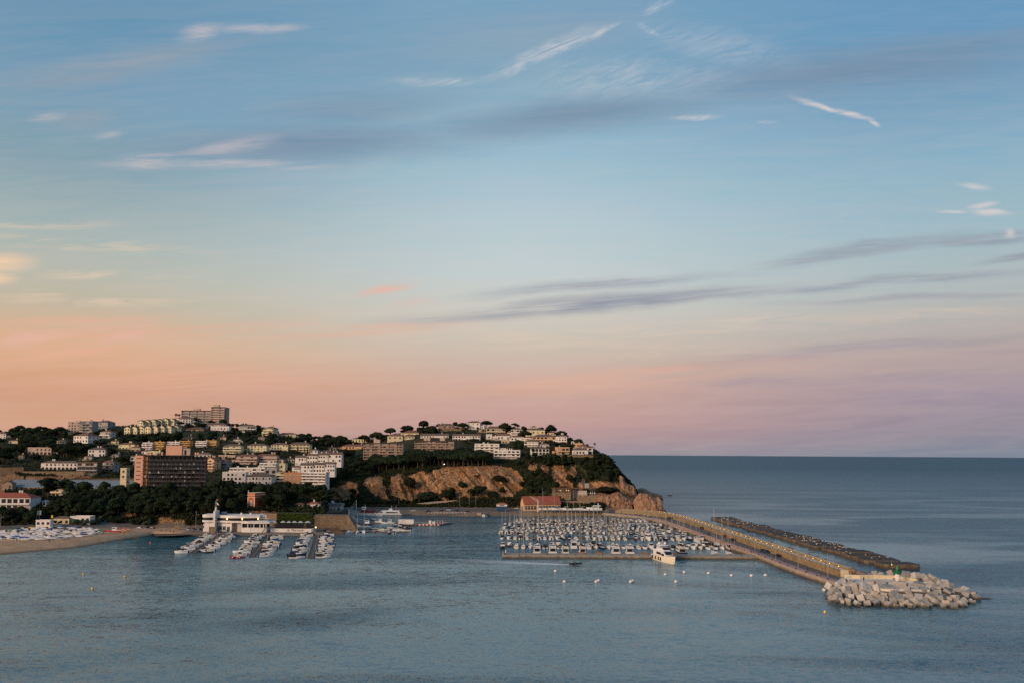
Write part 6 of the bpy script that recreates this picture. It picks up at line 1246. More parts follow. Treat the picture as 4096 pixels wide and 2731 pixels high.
# ---- people: one continuous body each, grown from a skeleton
def person_mesh(pose, seed):
    rg = random.Random(seed)
    st = {'stand':[(0,0,.95),(0,0,1.2),(0,0,1.42),(0,0,1.52),(0,.02,1.66),(.1,0,.9),(.11,.03,.5),(.12,0,.06),(.12,.14,.03),(-.1,0,.9),(-.11,-.02,.5),(-.12,-.05,.06),(-.12,.1,.03),(.2,0,1.4),(.25,-.02,1.12),(.24,.08,.88),(.24,.12,.8),(-.2,0,1.4),(-.25,-.02,1.12),(-.24,.08,.88),(-.24,.12,.8)],
          'walk':[(0,0,.95),(0,.02,1.2),(0,.03,1.42),(0,.04,1.52),(0,.07,1.66),(.1,0,.9),(.11,.16,.5),(.12,.26,.08),(.12,.4,.06),(-.1,0,.9),(-.11,-.06,.5),(-.12,-.3,.12),(-.12,-.2,.03),(.2,.03,1.4),(.25,-.1,1.12),(.24,-.12,.88),(.24,-.1,.8),(-.2,.03,1.4),(-.25,.08,1.12),(-.24,.2,.92),(-.24,.27,.87)],
          'sit':[(0,0,.5),(0,-.02,.75),(0,0,.97),(0,.02,1.07),(0,.05,1.2),(.1,.05,.5),(.12,.42,.52),(.12,.45,.1),(.12,.58,.05),(-.1,.05,.5),(-.12,.42,.52),(-.12,.45,.1),(-.12,.58,.05),(.2,0,.94),(.25,.05,.68),(.2,.28,.62),(.18,.35,.62),(-.2,0,.94),(-.25,.05,.68),(-.2,.28,.62),(-.18,.35,.62)]}[pose]
    ed = [(0,1),(1,2),(2,3),(3,4),(0,5),(5,6),(6,7),(7,8),(0,9),(9,10),(10,11),(11,12),(2,13),(13,14),(14,15),(15,16),(2,17),(17,18),(18,19),(19,20)]
    rad = [.15,.14,.15,.06,.11,.1,.07,.045,.05,.1,.07,.045,.05,.07,.05,.035,.035,.07,.05,.035,.035]
    me = bpy.data.meshes.new('p'); me.from_pydata(st, ed, []); o = bpy.data.objects.new('p', me); COL.objects.link(o)
    m_ = o.modifiers.new('s', 'SKIN'); sv = me.skin_vertices[0].data
    for v, r in zip(sv, rad): v.radius = (r, r)
    sv[0].use_root = True; sub = o.modifiers.new('u', 'SUBSURF'); sub.levels = 1; sub.render_levels = 1
    dg = bpy.context.evaluated_depsgraph_get(); out = bpy.data.meshes.new_from_object(o.evaluated_get(dg)); out.name = 'person'
    bpy.data.objects.remove(o)
    out.materials.clear(); out.materials.append(CLOTH); out.materials.append(SKIN)
    hz = st[4][2]-.1
    for p_ in out.polygons: p_.material_index = 1 if p_.center.z > hz or abs(p_.center.x) > .2 and p_.center.z < st[15][2]+.03 else 0
    return out
PM = {k: person_mesh(k, i) for i, k in enumerate(('stand','walk','sit'))}
def person(loc, rz, pose, label):
    o = link('person', PM[pose], None, loc, rz); tag(o, label, 'person')
    s_ = {'stand':(0,0,1.52),'walk':(0,.06,1.52),'sit':(0,.04,1.06)}[pose]
    h = MB(); h.lathe([(.03,s_[2]+.02),(.1,s_[2]+.08),(.12,s_[2]+.17),(.09,s_[2]+.25),(.02,s_[2]+.28)],8,0,(s_[0],s_[1]-.015)); h.build('hair', BARK, o); return o
person((rb.location.x-.8, rb.location.y+.3, .55), R(-84), 'stand', 'person in dark clothes standing at the helm of the running inflatable boat')
# wake of the running boat
wk = MB(); pts = []
for i in range(40):
    f = i/39; x = 2290-f*470; y = 2256-9*f**.6-12*f*f+ (6*f if f > .5 else 3); pts.append(P(x, y, z=.03))
pr_ = None
for i, p in enumerate(pts):
    wd = .5+2.8*(i/39)**.7
    a, b = (p+Vector((0,-wd*1.1,0)), p+Vector((0,wd*2.4,0)))
    if pr_: wk.quad([pr_[0], a, b, pr_[1]])
    pr_ = (a, b)
fm = bpy.data.materials.new('wake_foam'); fm.use_nodes = True; t = NT(fm.node_tree); bs = fm.node_tree.nodes['Principled BSDF']
g_ = t.n('ShaderNodeNewGeometry').outputs['Position']; sp_ = t.n('ShaderNodeSeparateXYZ'); t.L.new(g_, sp_.inputs[0])
bs.inputs['Base Color'].default_value = (.92,.95,.97,1); bs.inputs['Roughness'].default_value = .6
t._set(bs.inputs['Alpha'], t.m('MULTIPLY', t.mapr(t.noise(t.mapping(g_, sc=(.5,1.4,1)), 1.0, 5, .7), .28, .5), t.mapr(sp_.outputs[0], rb.location.x-56, rb.location.x-6, .06, .7)))
o = wk.build('wake', fm); o['kind'] = 'stuff'; tag(o, 'pale foaming wake trailing behind the running inflatable boat', 'wake')
# ---- buoys
def buoy_mesh():
    m_ = MB(); m_.lathe([(.3,-.3),(.95,0),(1.05,.25),(1.0,.5),(.75,.95),(.35,1.2),(.05,1.27)],14); return m_.mesh('buoy', WHITE, True)
bmz = buoy_mesh(); rgm_ = MB(); rgm_.tube((0,0,1.2),(0,0,1.6),.05); rgz = rgm_.mesh('ring', METAL)
for px, py in ((2222,2283),(2258,2325),(2385,2325),(2394,2321),(2523,2325),(2531,2322),(2662,2296),(2704,2325),(2737,2287),(2834,2291),(2926,2300),(3006,2301),(3062,2299)):
    q = P(px, py, z=.2); o = empty('mooring_buoy', (q.x, q.y, 0)); o.scale = (.68,.68,.68); link('float', bmz, o); link('ring', rgz, o); o['category'] = 'buoy'; o['group'] = 'white mooring buoys outside the marina'; later(o, 'white round mooring buoy', 'of the white buoys off the marina pier')
for px, py, col, nm in ((334,2297,YELL,'yellow'),(500,2306,YELL,'yellow'),(370,2354,YELL,'yellow'),(601,2170,ORNG,'orange'),(3300,2448,YELL,'pale yellow')):
    q = P(px, py, z=.1); b = MB(); b.lathe([(.1,-.2),(.42,0),(.42,.35),(.12,.75),(.05,.8)],10); o = b.build('marker_buoy', col, None, True, (q.x,q.y,0)); tag(o, None, 'buoy'); later(o, '%s marker buoy' % nm, 'on the open water beyond the beach' if px < 700 else 'off the blocks of the breakwater head')
# ================================================================== breakwater: quay, road, wall, walkway
def strip(name, m, L, z, inner, outer, kind='structure', label=None, cat=None, z0=None, m2=None):
    """slab swept along (Y) stations; inner/outer give x at each station"""
    mb = MB(); k = 0
    for i, (Y, a, b) in enumerate(zip(L, inner, outer)):
        zz = z if not callable(z) else z(Y); zb = zz-.15 if z0 is None else z0
        mb.v += [(a, Y, zb), (a, Y, zz), (b, Y, zz), (b, Y, zb)]
    for i in range(len(L)-1):
        q = i*4
        for f in ((0,4,5,1),(1,5,6,2),(2,6,7,3),(3,7,4,0)): mb.f.append(tuple(q+j for j in f)); mb.mi.append(1 if f == (1,5,6,2) and m2 else 0)
    e = (len(L)-1)*4; mb.f.append((0,1,2,3)); mb.f.append((e+3,e+2,e+1,e)); mb.mi += [0,0]
    o = mb.build(name, [m, m2 or m])
    if kind: o['kind'] = kind
    return tag(o, label, cat)
YS = [306,320,340,365,387,420,470,534,575,604,628,648,662]
XI = [123.0,122,120.3,119.6,119.2,117,114.6,112,110,106,98,84,72]     # quay edge on the harbour side
XW = [130.6,130.2,129.4,128.6,128.2,127,126,124.2,123,120.5,114,101,86]  # foot of the wall
def off(a, d): return [x+d for x in a]
strip('quay', CONC, YS, 2.2, XI, off(XW, 12), z0=-3)
strip('pavement', PAVE, YS, 2.35, off(XI, .5), off(XI, 3.2), z0=2.15)
strip('road', ASPH, YS, 2.206, off(XI, 3.2), XW, z0=2.0)
wl = strip('sea_wall', BRASS, YS[1:], 4.9, XW[1:], off(XW[1:], .8), None, 'long ochre stone sea wall along the breakwater road', 'sea wall', z0=2.2)
strip('walkway', CREAM, YS[1:], 4.8, off(XW[1:], .8), off(XW[1:], 4.0), z0=2.2)
strip('parapet', BRASS, YS[1:], 5.75, off(XW[1:], 4.0), off(XW[1:], 5.2), None, 'low parapet on the seaward side of the raised walkway', 'parapet', z0=2.2, m2=CREAM)
strip('pontoon', WOOD, [400,440,480,530,570], .5, [115.5,113.2,111.2,108.6,106.5], [117.2,115,113,110.4,108.3], None, 'narrow service pontoon floating along the breakwater quay', 'pontoon', z0=-.2)
def xi(Y, T=XW): return float(np.interp(Y, YS, T))
# posts and lit lamps along the walkway edge
pm_ = MB(); pm_.box(-.07,.07,-.07,.07,0,1.0); pmz = pm_.mesh('post', DMET)
lm = MB(); lm.box(-.07,.07,-.07,.07,0,1.15); lmz = lm.mesh('post', DMET); lh = MB(); lh.lathe([(.04,1.12),(.13,1.2),(.14,1.36),(.04,1.45)],8); lhz = lh.mesh('lamp_head', LAMPM)
Y = 322; i = 0; nl = 0
while Y < 640:
    x = xi(Y)+.95
    if i % 2 == 0:
        o = empty('walkway_lamp', (x, Y, 4.8)); link('post', lmz, o); link('lamp_head', lhz, o); o['group'] = 'lit lamps along the breakwater walkway'; o['category'] = 'lamp'; o['label'] = 'small lit warm lamp on the breakwater walkway edge, %s from its seaward end' % ordinal(nl+1); nl += 1
        if nl % 2:
            ld = bpy.data.lights.new('lamp_light', 'POINT'); ld.energy = 12; ld.color = (1,.6,.25); ld.shadow_soft_size = .2; lo = bpy.data.objects.new('lamp_light', ld); COL.objects.link(lo); lo.parent = o; lo.location = (.5, 0, 1.9)
    else:
        o = link('post', pmz, None, (x, Y, 4.8)); o['group'] = 'dark posts between the walkway lamps'; o['category'] = 'post'; o['label'] = 'short dark post on the breakwater walkway edge, %s from its seaward end' % ordinal(i//2+1)
    Y += 4.1; i += 1
# tall street lamps on the quay
sl = MB(); sl.tube((0,0,0),(0,0,9.5),.11,.07,6); slz = sl.mesh('pole', MAST); sa_ = MB(); sa_.tube((0,0,7.6),(1.5,0,7.7),.05); sa_.box(1.0,1.7,-.12,.12,7.62,7.76); saz = sa_.mesh('lamp_arm', METAL)
for k, Y in enumerate((318,345,372,400,430,462,497,532,566,600)):
    o = empty('street_lamp', (xi(Y, XI)+3.0, Y, 2.3)); link('pole', slz, o); link('lamp_arm', saz, o); tag(o, 'tall thin street lamp on the pink breakwater pavement, %s from its seaward end' % ordinal(k+1), 'street lamp', 'street lamps along the breakwater')
for k, (px, py, t) in enumerate(((1398,2021,1958),(1595,2021,1963),(1838,2026,1964),(1877,2022,1966),(1903,2022,1988),(783,2112,2043),(2,2110,2056))):
    g, _ = ground(px, py) if k not in (5,) else (P(px, py, Y=505), 0); h = (py-t)*g.y/FPX/9.5; o = empty('street_lamp', g); o.scale = (1,1,h); link('pole', slz, o); link('lamp_arm', saz, o)
    o['category'] = 'street lamp'; later(o, 'tall single street lamp', 'behind the fishing harbor' if 1300 < px < 2000 else ('beside the clubhouse' if px > 100 else 'at the left edge of the beach')); o['group'] = 'street lamps on the harbor quays'
for k, (Y, z, lab) in enumerate(((0,0,''),)): pass
bo = MB(); bo.lathe([(.25,0),(.2,.45),(.35,.6),(.1,.7)],7); boz = bo.mesh('bollard', DMET)
for k in range(16):
    Y = 312+k*9.5; o = link('bollard', boz, None, (xi(Y, XI)+.25, Y, 2.2)); tag(o, 'dark iron bollard on the breakwater quay edge, %s from the seaward end' % ordinal(k+1), 'bollard', 'bollards along the breakwater quay')
# white fence beside the marina quay
fe = MB(); Y = 400
while Y < 600: x = xi(Y, XI)+.2; fe.box(x-.03,x+.03,Y-.03,Y+.03,2.2,3.3); Y += 1.6
YF = [400,420,470,534,575,600]
for a, b in zip(YF, YF[1:]):
    for z in (2.8,3.3): fe.tube((xi(a,XI)+.2,a,z),(xi(b,XI)+.2,b,z),.04,.04,4)
tag(fe.build('fence', PINK), 'long pinkish railing along the marina side of the breakwater road', 'fence')
# rocks (armour) outside the wall
def rockmesh(seed, r=1.0, box=False):
    rg = random.Random(seed); mb = MB()
    if box:
        mb.box(-1,1,-1,1,-1,1); b = .0
        return mb
    n = 7; rings = []
    for j, (zz, rr) in enumerate(((-.9,.5),(-.5,.95),(.1,1.05),(.6,.8),(.85,.35))):
        rings.append([(rr*math.cos(a)*rg.uniform(.75,1.2), rr*math.sin(a)*rg.uniform(.75,1.2), zz+rg.uniform(-.15,.15)) for a in [2*math.pi*i/n+rg.uniform(-.2,.2) for i in range(n)]])
    mb.loft(rings); return mb
ROCKT = mat('brown_armour_rock', (.19,.135,.10), kind='weather', var=.25, bump=.4)
rms = [rockmesh(i).mesh('boulder', ROCKT) for i in range(6)]
k = 0; Y = 306
while Y < 545:
    for row, (dx, z) in enumerate(((6.6,3.6),(9.3,2.0),(11.6,.5))):
        if k >= 240: break
        o = link('boulder', random.choice(rms), None, (xi(Y)+dx+random.uniform(-.6,.6), Y+random.uniform(-.8,.8), z+random.uniform(-.4,.5)+(.5 if row == 0 else 0)), random.uniform(0,6)); later(o, 'rough brown boulder', 'in the %s row outside the breakwater wall' % ('top','middle','lowest')[row]); s = random.uniform(1.1,1.9); o.scale = (s*random.uniform(.8,1.3), s, s*random.uniform(.6,.95)); o.rotation_euler = (random.uniform(-.5,.5), random.uniform(-.5,.5), random.uniform(0,6))
        o['category'] = 'boulder'; o['group'] = 'brown boulders outside the breakwater wall'; k += 1
    Y += 3.0
# ---- detached line of concrete caissons
cs = MB(); cs.poly([(-6.6,-6.3),(7.0,-6.4),(8.2,-5.0),(8.2,4.9),(-6.2,5.5),(-8.2,3.4),(-8.2,-5.0)], -2.5, 2.1, 0, 1); csz = cs.mesh('caisson', [CONCD, CAPTOP])
for k in range(19):
    Y = 364+k*14.4; x = 174.2-k*.6; o = link('caisson', csz, None, (x+random.uniform(-1.3,1.3), Y, random.uniform(-.35,.3)), R(random.uniform(-4,4))); o.rotation_euler[0] = R(random.uniform(-1.2,1.2)); o.rotation_euler[1] = R(random.uniform(-1.2,1.2))
    tag(o, 'dark weathered concrete caisson, %s from the near end of the detached row' % ordinal(k+1), 'caisson', 'detached row of concrete caissons')
gm = MB(); gm.lathe([(.02,-.28),(.1,-.15),(.14,0),(.1,.2),(.02,.3)],6); gm.v = [(x, z, y+.2) for x, y, z in gm.v]; gm.lathe([(.02,.28),(.07,.34),(.02,.42)],5,0,(0,.24)); gm.tube((0,0,0),(0,0,.15),.02); gmz = gm.mesh('seagull', WHITE)
for k in range(130):
    j = random.choices(range(19), [0,1,1,1,8,9,9,8,4,1,1,1,2,5,7,7,5,2,1])[0]; Y = 364+j*14.4; o = link('seagull', gmz, None, (174.2-j*.6+random.uniform(-7,7), Y+random.uniform(-5,5), 2.2), random.uniform(0,6)); o.scale = (1.15,)*3
    o['category'] = 'seagull'; o['group'] = 'gulls resting on the caissons'; later(o, 'white resting seagull', 'on the %s caisson from the near end' % ordinal(j+1))
# ---- head of the breakwater: platform, beacon, concrete cubes
hb = MB(); PL = [P(px, py, z=3.6) for px, py in ((3340,2330),(3368,2312),(3500,2308),(3590,2305),(3700,2335),(3720,2360),(3560,2358),(3420,2350))]
hb.poly([(p.x, p.y) for p in PL], -2, 3.9, 0); o = hb.build('quay', mat('pale_concrete_floor', (.62,.57,.50), var=.08)); o['kind'] = 'structure'
wallp = [P(px, py, z=4.9) for px, py in ((3378,2300),(3440,2303),(3495,2302),(3575,2304),(3665,2318))]
mb = MB()
for a, b in zip(wallp, wallp[1:]):
    n_ = Vector((-(b-a).y, (b-a).x, 0)).normalized()*1.2; k = len(mb.v)
    for p in (a, b): mb.v += [(p.x,p.y,-1),(p.x,p.y,5.3),(p.x+n_.x,p.y+n_.y,5.3),(p.x+n_.x,p.y+n_.y,-1)]
    for f in ((0,4,5,1),(1,5,6,2),(2,6,7,3),(0,1,2,3),(7,6,5,4)): mb.f.append(tuple(k+i for i in f)); mb.mi.append(0)
tag(mb.build('parapet', CREAM), 'curved cream parapet wall around the breakwater head', 'parapet')
def beacon():
    p = P(3591, 2331, z=3.9); o = empty('beacon', p, 0); tag(o, 'white octagonal harbor beacon with green gallery and lantern', 'beacon')
    b = MB(); b.lathe([(1.35,0),(1.3,1.6),(1.0,1.7),(.8,3.1),(.75,3.3)],8); b.build('tower', WHITE, o)
    b = MB(); b.lathe([(.7,3.31),(1.1,3.4),(1.1,3.55),(.6,3.56)],12); b.build('gallery_floor', GREENP, o)
    b = MB()
    for i in range(12): a = i*math.pi/6; b.tube((1.08*math.cos(a),1.08*math.sin(a),3.55),(1.08*math.cos(a),1.08*math.sin(a),4.6),.05); 
    for i in range(12):
        a, c_ = i*math.pi/6, (i+1)*math.pi/6
        for z in (4.0,4.6): b.tube((1.08*math.cos(a),1.08*math.sin(a),z),(1.08*math.cos(c_),1.08*math.sin(c_),z),.05)
    b.lathe([(1.06,3.56),(1.06,4.45),(1.0,4.45),(1.0,3.56)],12); b.build('gallery', GREENP, o)
    b = MB(); b.lathe([(.55,3.57),(.5,5.0),(.6,5.1),(.45,5.8),(.3,6.3),(.08,6.45)],10); b.build('lantern', GREENP, o)
    b = MB(); b.tube((-1.6,.5,2.6),(-1.9,.5,8.6),.05,.03); b.tube((-1.9,.5,7.0),(-1.5,.5,7.3),.03); b.build('aerial', MAST, o)
    l = MB(); l.lathe([(.04,6.5),(.15,6.6),(.04,6.8)],8,0,(-1.8,.5)); l.build('lamp', LAMPM, o)
    b = MB(); b.box(-1.9,-1.2,-.6,.0,.4,1.9); b.build('cabinet', GREY, o); b = MB(); b.box(-.35,.35,-1.36,-1.25,0,1.4); b.build('door', GREY, o)
beacon()
BLOCKM = [mat('pale_block_concrete', (.46,.42,.365), kind='weather', var=.1, bump=.2, scale=.5), mat('warm_block_concrete', (.38,.33,.275), kind='weather', var=.12, bump=.25, scale=.5), mat('grey_block_concrete', (.30,.28,.25), kind='weather', var=.14, bump=.25, scale=.5)]
def cubemesh(m, seed):
    rg = random.Random(seed); mb = MB(); c = .07
    pts = []
    for z, s_ in ((-1,1-c),(-1+c,1),(1-c,1),(1,1-c)):
        r = [(-s_,-s_+c),(-s_+c,-s_),(s_-c,-s_),(s_,-s_+c),(s_,s_-c),(s_-c,s_),(-s_+c,s_),(-s_,s_-c)]; pts.append([(x+rg.uniform(-.02,.02), y+rg.uniform(-.02,.02), z) for x, y in r])
    mb.loft(pts, 0)
    for x, y in ((-.45,-.1),(.45,.1)): mb.box(x-.1,x+.1,y-.06,y+.06,1.001,1.012,1)
    return mb.mesh('concrete_block', [m, DARK])
CM_ = [cubemesh(BLOCKM[i % 3], i) for i in range(9)]
CUBES = '215,605,85 310,600,60 350,605,60 400,650,110 275,670,90 215,700,60 150,655,50 225,755,55 310,760,100 330,705,60 450,790,90 445,695,80 490,735,80 510,630,130 600,600,110 650,650,130 750,580,120 850,590,120 815,650,130 785,715,100 545,705,80 610,755,100 700,750,100 745,775,60 560,820,70 685,825,80 790,810,90 890,720,70 890,800,110 950,655,130 1000,590,120 1060,680,90 1000,720,110 910,760,70 1100,600,130 1150,670,130 1215,590,100 1260,660,130 1330,610,140 1440,580,80 1510,590,70 1400,680,110 1450,640,70 1500,630,90 1520,710,110 1560,690,90 1465,765,120 1610,765,110 1330,760,110 1220,750,100 1100,790,140 1160,735,60 1330,830,110 1590,640,60 1620,620,70 1700,620,110 1690,690,110 1650,570,80 1740,610,80 1810,690,120 1790,750,90 1700,770,90 1570,805,80 1640,860,60 1690,830,110 1770,860,90 1870,830,110 1890,790,90 1910,730,90 1910,670,90 1940,700,60 1870,640,70 1980,790,60 2020,710,80 2060,750,90 2020,800,50 1240,860,80 1450,855,90 1390,850,70 1200,700,80 720,660,80 380,800,50 460,830,50 250,690,60 350,770,60 850,745,70 1090,735,70 1270,800,80 1010,800,80 1400,790,80 1530,800,60 1820,800,80 1750,700,80 640,700,70 950,840,70 1040,850,70 1130,850,60 1190,820,80 790,455,80 850,470,70 970,440,80 1180,470,110 1290,480,110 1360,480,70 1400,500,90 1500,510,110 1450,530,90 1560,540,80 450,530,90 400,540,60 480,560,60 1600,570,70'
nb_ = 0
for k, tr in enumerate(CUBES.split()):
    zx, zy, sz = map(float, tr.split(',')); px, py = 3250+zx/3.136, 2150+zy/3.136
    if zy < 520 and zx > 700: zc = 2.2
    else: zc = .5+max(0, min(1, (850-zy)/290))*3.9*min(1, (2120-zx)/500)*min(1, (zx-100)/160)
    q = P(px, py, z=zc); e = sz/3.136*q.y/FPX/1.16/2*random.uniform(.88,1.15)
    o = link('concrete_block', CM_[k % 9], None, q); o.scale = (e, e, e*random.uniform(.85,1.05)); rr = random.Random(k); o.rotation_euler = (rr.uniform(-.6,.6), rr.uniform(-.6,.6), rr.uniform(0,1.57))
    o['category'] = 'concrete block'; o['group'] = 'concrete cubes around the breakwater head'; big = 'large' if sz >= 110 else ('medium' if sz >= 80 else 'small')
    o['_row'] = 0; ph = 'in the top rows of the cube pile' if 520 <= zy < 640 else ('behind the beacon platform' if zy < 520 else ('in the middle of the cube pile' if zy < 740 else 'at the waterline of the cube pile'))
    later(o, '%s tilted concrete cube' % big, ph); del o['_row']
mb = MB(); rings = []
for fz, s_ in ((-2,1.0),(.6,.93),(2.2,.8),(3.3,.62)):
    rings.append([(P(3615,2400,z=0).x+s_*(27.0*math.cos(a)+4), P(3615,2400,z=0).y+9+s_*15*math.sin(a), fz) for a in [2*math.pi*i/24 for i in range(24)]])
mb.loft(rings); tag(mb.build('rubble_mound', CONCD), 'dark rubble core under the concrete cubes of the breakwater head', 'rubble mound')
q = P(3945, 2392, z=.1); b = rockmesh(5); o = b.build('rock', ROCKT, None, False, (q.x,q.y,0)); o.scale = (2,.8,.35); tag(o, 'flat dark rock awash off the right end of the cube pile', 'rock')
# ---- headland rocks
HR = mat('red_brown_rock', (.30,.165,.095), kind='weather', var=.35, bump=1.0, scale=.35)
def crag(name, label, prof, Y, depth, seed, m=HR):      # prof: (px, py top) list; real lumpy solid around distance Y
    mb = MB(); nz = 12; ny = 12; grid = []
    xs_ = np.linspace(prof[0][0], prof[-1][0], 40)
    for i, px in enumerate(xs_):
        t_ = float(np.interp(px, [p[0] for p in prof], [p[1] for p in prof])); top = P(px, t_, Y=Y).z; x = P(px, t_, Y=Y).x; row = []
        edge = math.sin(math.pi*min(1, max(0, i/39)))**.35
        for j in range(2*ny+1):
            a = math.pi*j/(2*ny); y = Y-math.cos(a)*depth/2*(.35+.65*edge); h = max(0, math.sin(a))**.55
            n_ = fbm(x/6+seed, y/6, 2)*1.2+fbm(x/2.2, y/2.5+seed, 7)*.6
            row.append((x+fbm(x/5, a*3+seed)*1.0, y+2.2*fbm(x/4.5+seed, j/6)*(1 if 0 < j < 2*ny else 0), -1.5+(top+1.5)*h*(1)+n_*(.9 if .25 < h else .2)*(0 if h > .97 else 1)))
        grid.append(row)
    n_ = 2*ny+1
    for r in grid: mb.v += r
    for i in range(39):
        for j in range(n_-1): mb.f.append((i*n_+j, (i+1)*n_+j, (i+1)*n_+j+1, i*n_+j+1)); mb.mi.append(0)
    return tag(mb.build(name, m), label, 'rock')
crag('sea_rock', 'large squarish reddish sea stack at the foot of the headland', [(2533,2010),(2545,1985),(2560,1970),(2585,1972),(2605,1982),(2622,1992),(2635,1984),(2643,2000),(2646,2028),(2660,2044)], 672, 26, 1)
crag('sea_rock', 'low dark rock spit tapering right behind the sea stack', [(2525,1955),(2540,1962),(2565,1950),(2580,1953),(2600,1965),(2615,1970),(2635,1976),(2648,1981)], 905, 34, 2)
crag('sea_rock', 'jagged rocks stepping down the end of the headland', [(2478,1900),(2490,1905),(2500,1925),(2512,1935),(2522,1938),(2532,1942),(2540,1960),(2552,1990)], 715, 24, 3)
crag('sea_rock', 'rounded orange outcrop beneath the bushes at the right of the restaurant', [(2362,2035),(2375,1990),(2400,1968),(2440,1975),(2470,1962),(2500,1985),(2530,2000),(2545,2030)], 688, 18, 4)
q = P(2679, 1981, z=.1); b = rockmesh(2); o = b.build('rock', ROCKT, None, False, (q.x,q.y,-.2)); o.scale = (3.6,2,1.4); tag(o, 'tiny dark rock awash far off the rock spit', 'rock')
# ================================================================== fishing harbour and boat yard
FB = []
fq = MB(); EP = [(1311,2053.5),(1420,2054),(1560,2057),(1700,2060),(1925,2064)]
def quaypoly(name, label, pts, h, m, back=8):
    mb = MB(); F = [P(px, py, z=0) for px, py in pts]; poly_ = [(p.x, p.y) for p in F]+[(p.x, p.y+back) for p in F[::-1]]
    mb.poly(poly_, -2, h, 0, 1); o = mb.build(name, [m, ASPH]); o['kind'] = 'structure'; return o
quaypoly('quay', '', EP, 2.95, CONC, 12)
quaypoly('quay', '', [(2095,2062),(2250,2062),(2409,2061)], 2.95, STONE, 14)
quaypoly('quay', '', [(600,2141),(700,2143),(935,2144),(950,2136),(1020,2136),(1248,2138)], 1.25, STONED, 34)
quaypoly('quay', '', [(1245,2128),(1330,2127),(1378,2125)], 1.0, WOOD, 12)
sg = MB(); stn = 0
for px in range(1715, 1925, 12): p = P(px, 2063, z=0); sg.box(p.x-.75, p.x+.75, p.y-.45, p.y-.02, 2.6, 3.0)
tag(sg.build('quay_fender', WHITE), 'white dashed edging along the fishing quay', 'quay edging')
# fuel dock
A = P(1591, 2101, z=0); bd = MB(); x0, x1, Y0 = A.x, P(1758, 2101, z=0).x, A.y; bd.poly([(x0,Y0),(x1,Y0),(x1+7.5,Y0+18),(x0-1,Y0+14)], -1, 1.3, 0, 1); o = bd.build('fuel_dock', [CONC, CONC]); tag(o, 'triangular concrete fuel dock with red and white edge', 'dock')
st = MB(); n = 22
for i in range(n): w_ = (x1-x0)/n; st.box(x0+i*w_+.02, x0+(i+1)*w_-.02, Y0-.12, Y0-.02, .45, 1.25, i % 2)
st.build('striped_edge', [HULLR, WHITE], o)
p = P(1625, 2090, Y=556); b = MB(); b.box(-5.4,5.2,-1.5,1.5,0,3); b.box(-5.5,5.3,-1.6,1.6,3.01,3.2); tag(b.build('container', WHITE, None, False, (p.x, 556, 1.3)), 'long white container cabin on the left of the fuel dock', 'container')
p = P(1757, 2090, Y=557); o = empty('fuel_kiosk', (p.x, 557, 1.3)); tag(o, 'open blue-roofed fuel kiosk with white posts', 'kiosk')
for x in (-3,-1.2,.6,2.4): b = MB(); b.box(x,x+.2,-1.5,-1.3,0,3); b.build('post', WHITE, o)
b = MB(); b.box(-3.6,3.2,-1.8,1.8,3.01,3.3); b.build('roof', BLUEP, o); b = MB(); b.box(-4.8,-2.8,-1.2,1,0,1.9); b.build('cabin', TARP, o); b = MB(); b.box(-.6,-.1,-.6,-.1,0,1.9); b.box(1.2,1.7,-.6,-.1,0,1.9); b.build('pump', HULLR, o); b = MB(); b.box(2.2,3,-.2,.2,3.31,4.1); b.build('sign', HULLR, o)
p = P(1720, 2085, Y=560); b = MB(); b.box(-.8,.8,-.6,.6,0,2.2); tag(b.build('cabinet', WHITE, None, False, (p.x,560,1.3)), 'white service cabinet standing on the middle of the fuel dock', 'cabinet')
# working boats at the far quay
def trawler():
    q = P(1452, 2053, Y=650); o = empty('fishing_trawler', (q.x, 648, 0), R(90-4)); tag(o, 'red and white fishing trawler with tall bow mast along the far quay', 'fishing boat')
    L = 22; hull_mb(L, 6.2, 2.6, d=1, full=.6, sheer=.9, ster=.8, n=12).build('hull', [HULLW, HULLM, TEAK], o)
    b = MB(); b.box(-3.12,3.12,-10,4,2.2,2.75); b.build('bulwark', HULLM, o)
    b = MB(); b.box(-1.7,1.7,-3.6,1.2,2.6,4.6,1); b.box(-1.5,1.5,-2.8,.2,4.61,6.9,0); b.box(-1.55,1.55,-2,.1,5.6,6.3,2); b.build('wheelhouse', [HULLW, HULLM, GLASS], o)
    b = MB(); b.box(-2,2,-10,-5,2.6,4.2); b.box(-1,1,-8.5,-7.5,4.2,6.2); b.build('net_drums', HULLM, o)
    b = MB(); b.tube((0,5.2,2.6),(0,5.2,12.5),.16,.1); b.tube((0,5.2,9.6),(0,10.5,5.2),.09); b.tube((0,5.2,8.2),(0,10.8,4.8),.09); b.tube((0,5.2,12),(0,11.2,5.0),.05); b.tube((-.9,5.2,6),(0,5.2,10),.09); b.tube((.9,5.2,6),(0,5.2,10),.09); b.build('mast', WHITE, o)
    b = MB(); b.tube((0,-2,6.9),(0,-2,8.6),.08); b.box(-.8,.8,-2.1,-1.9,8.5,8.6); b.build('radar', WHITE, o)
trawler()
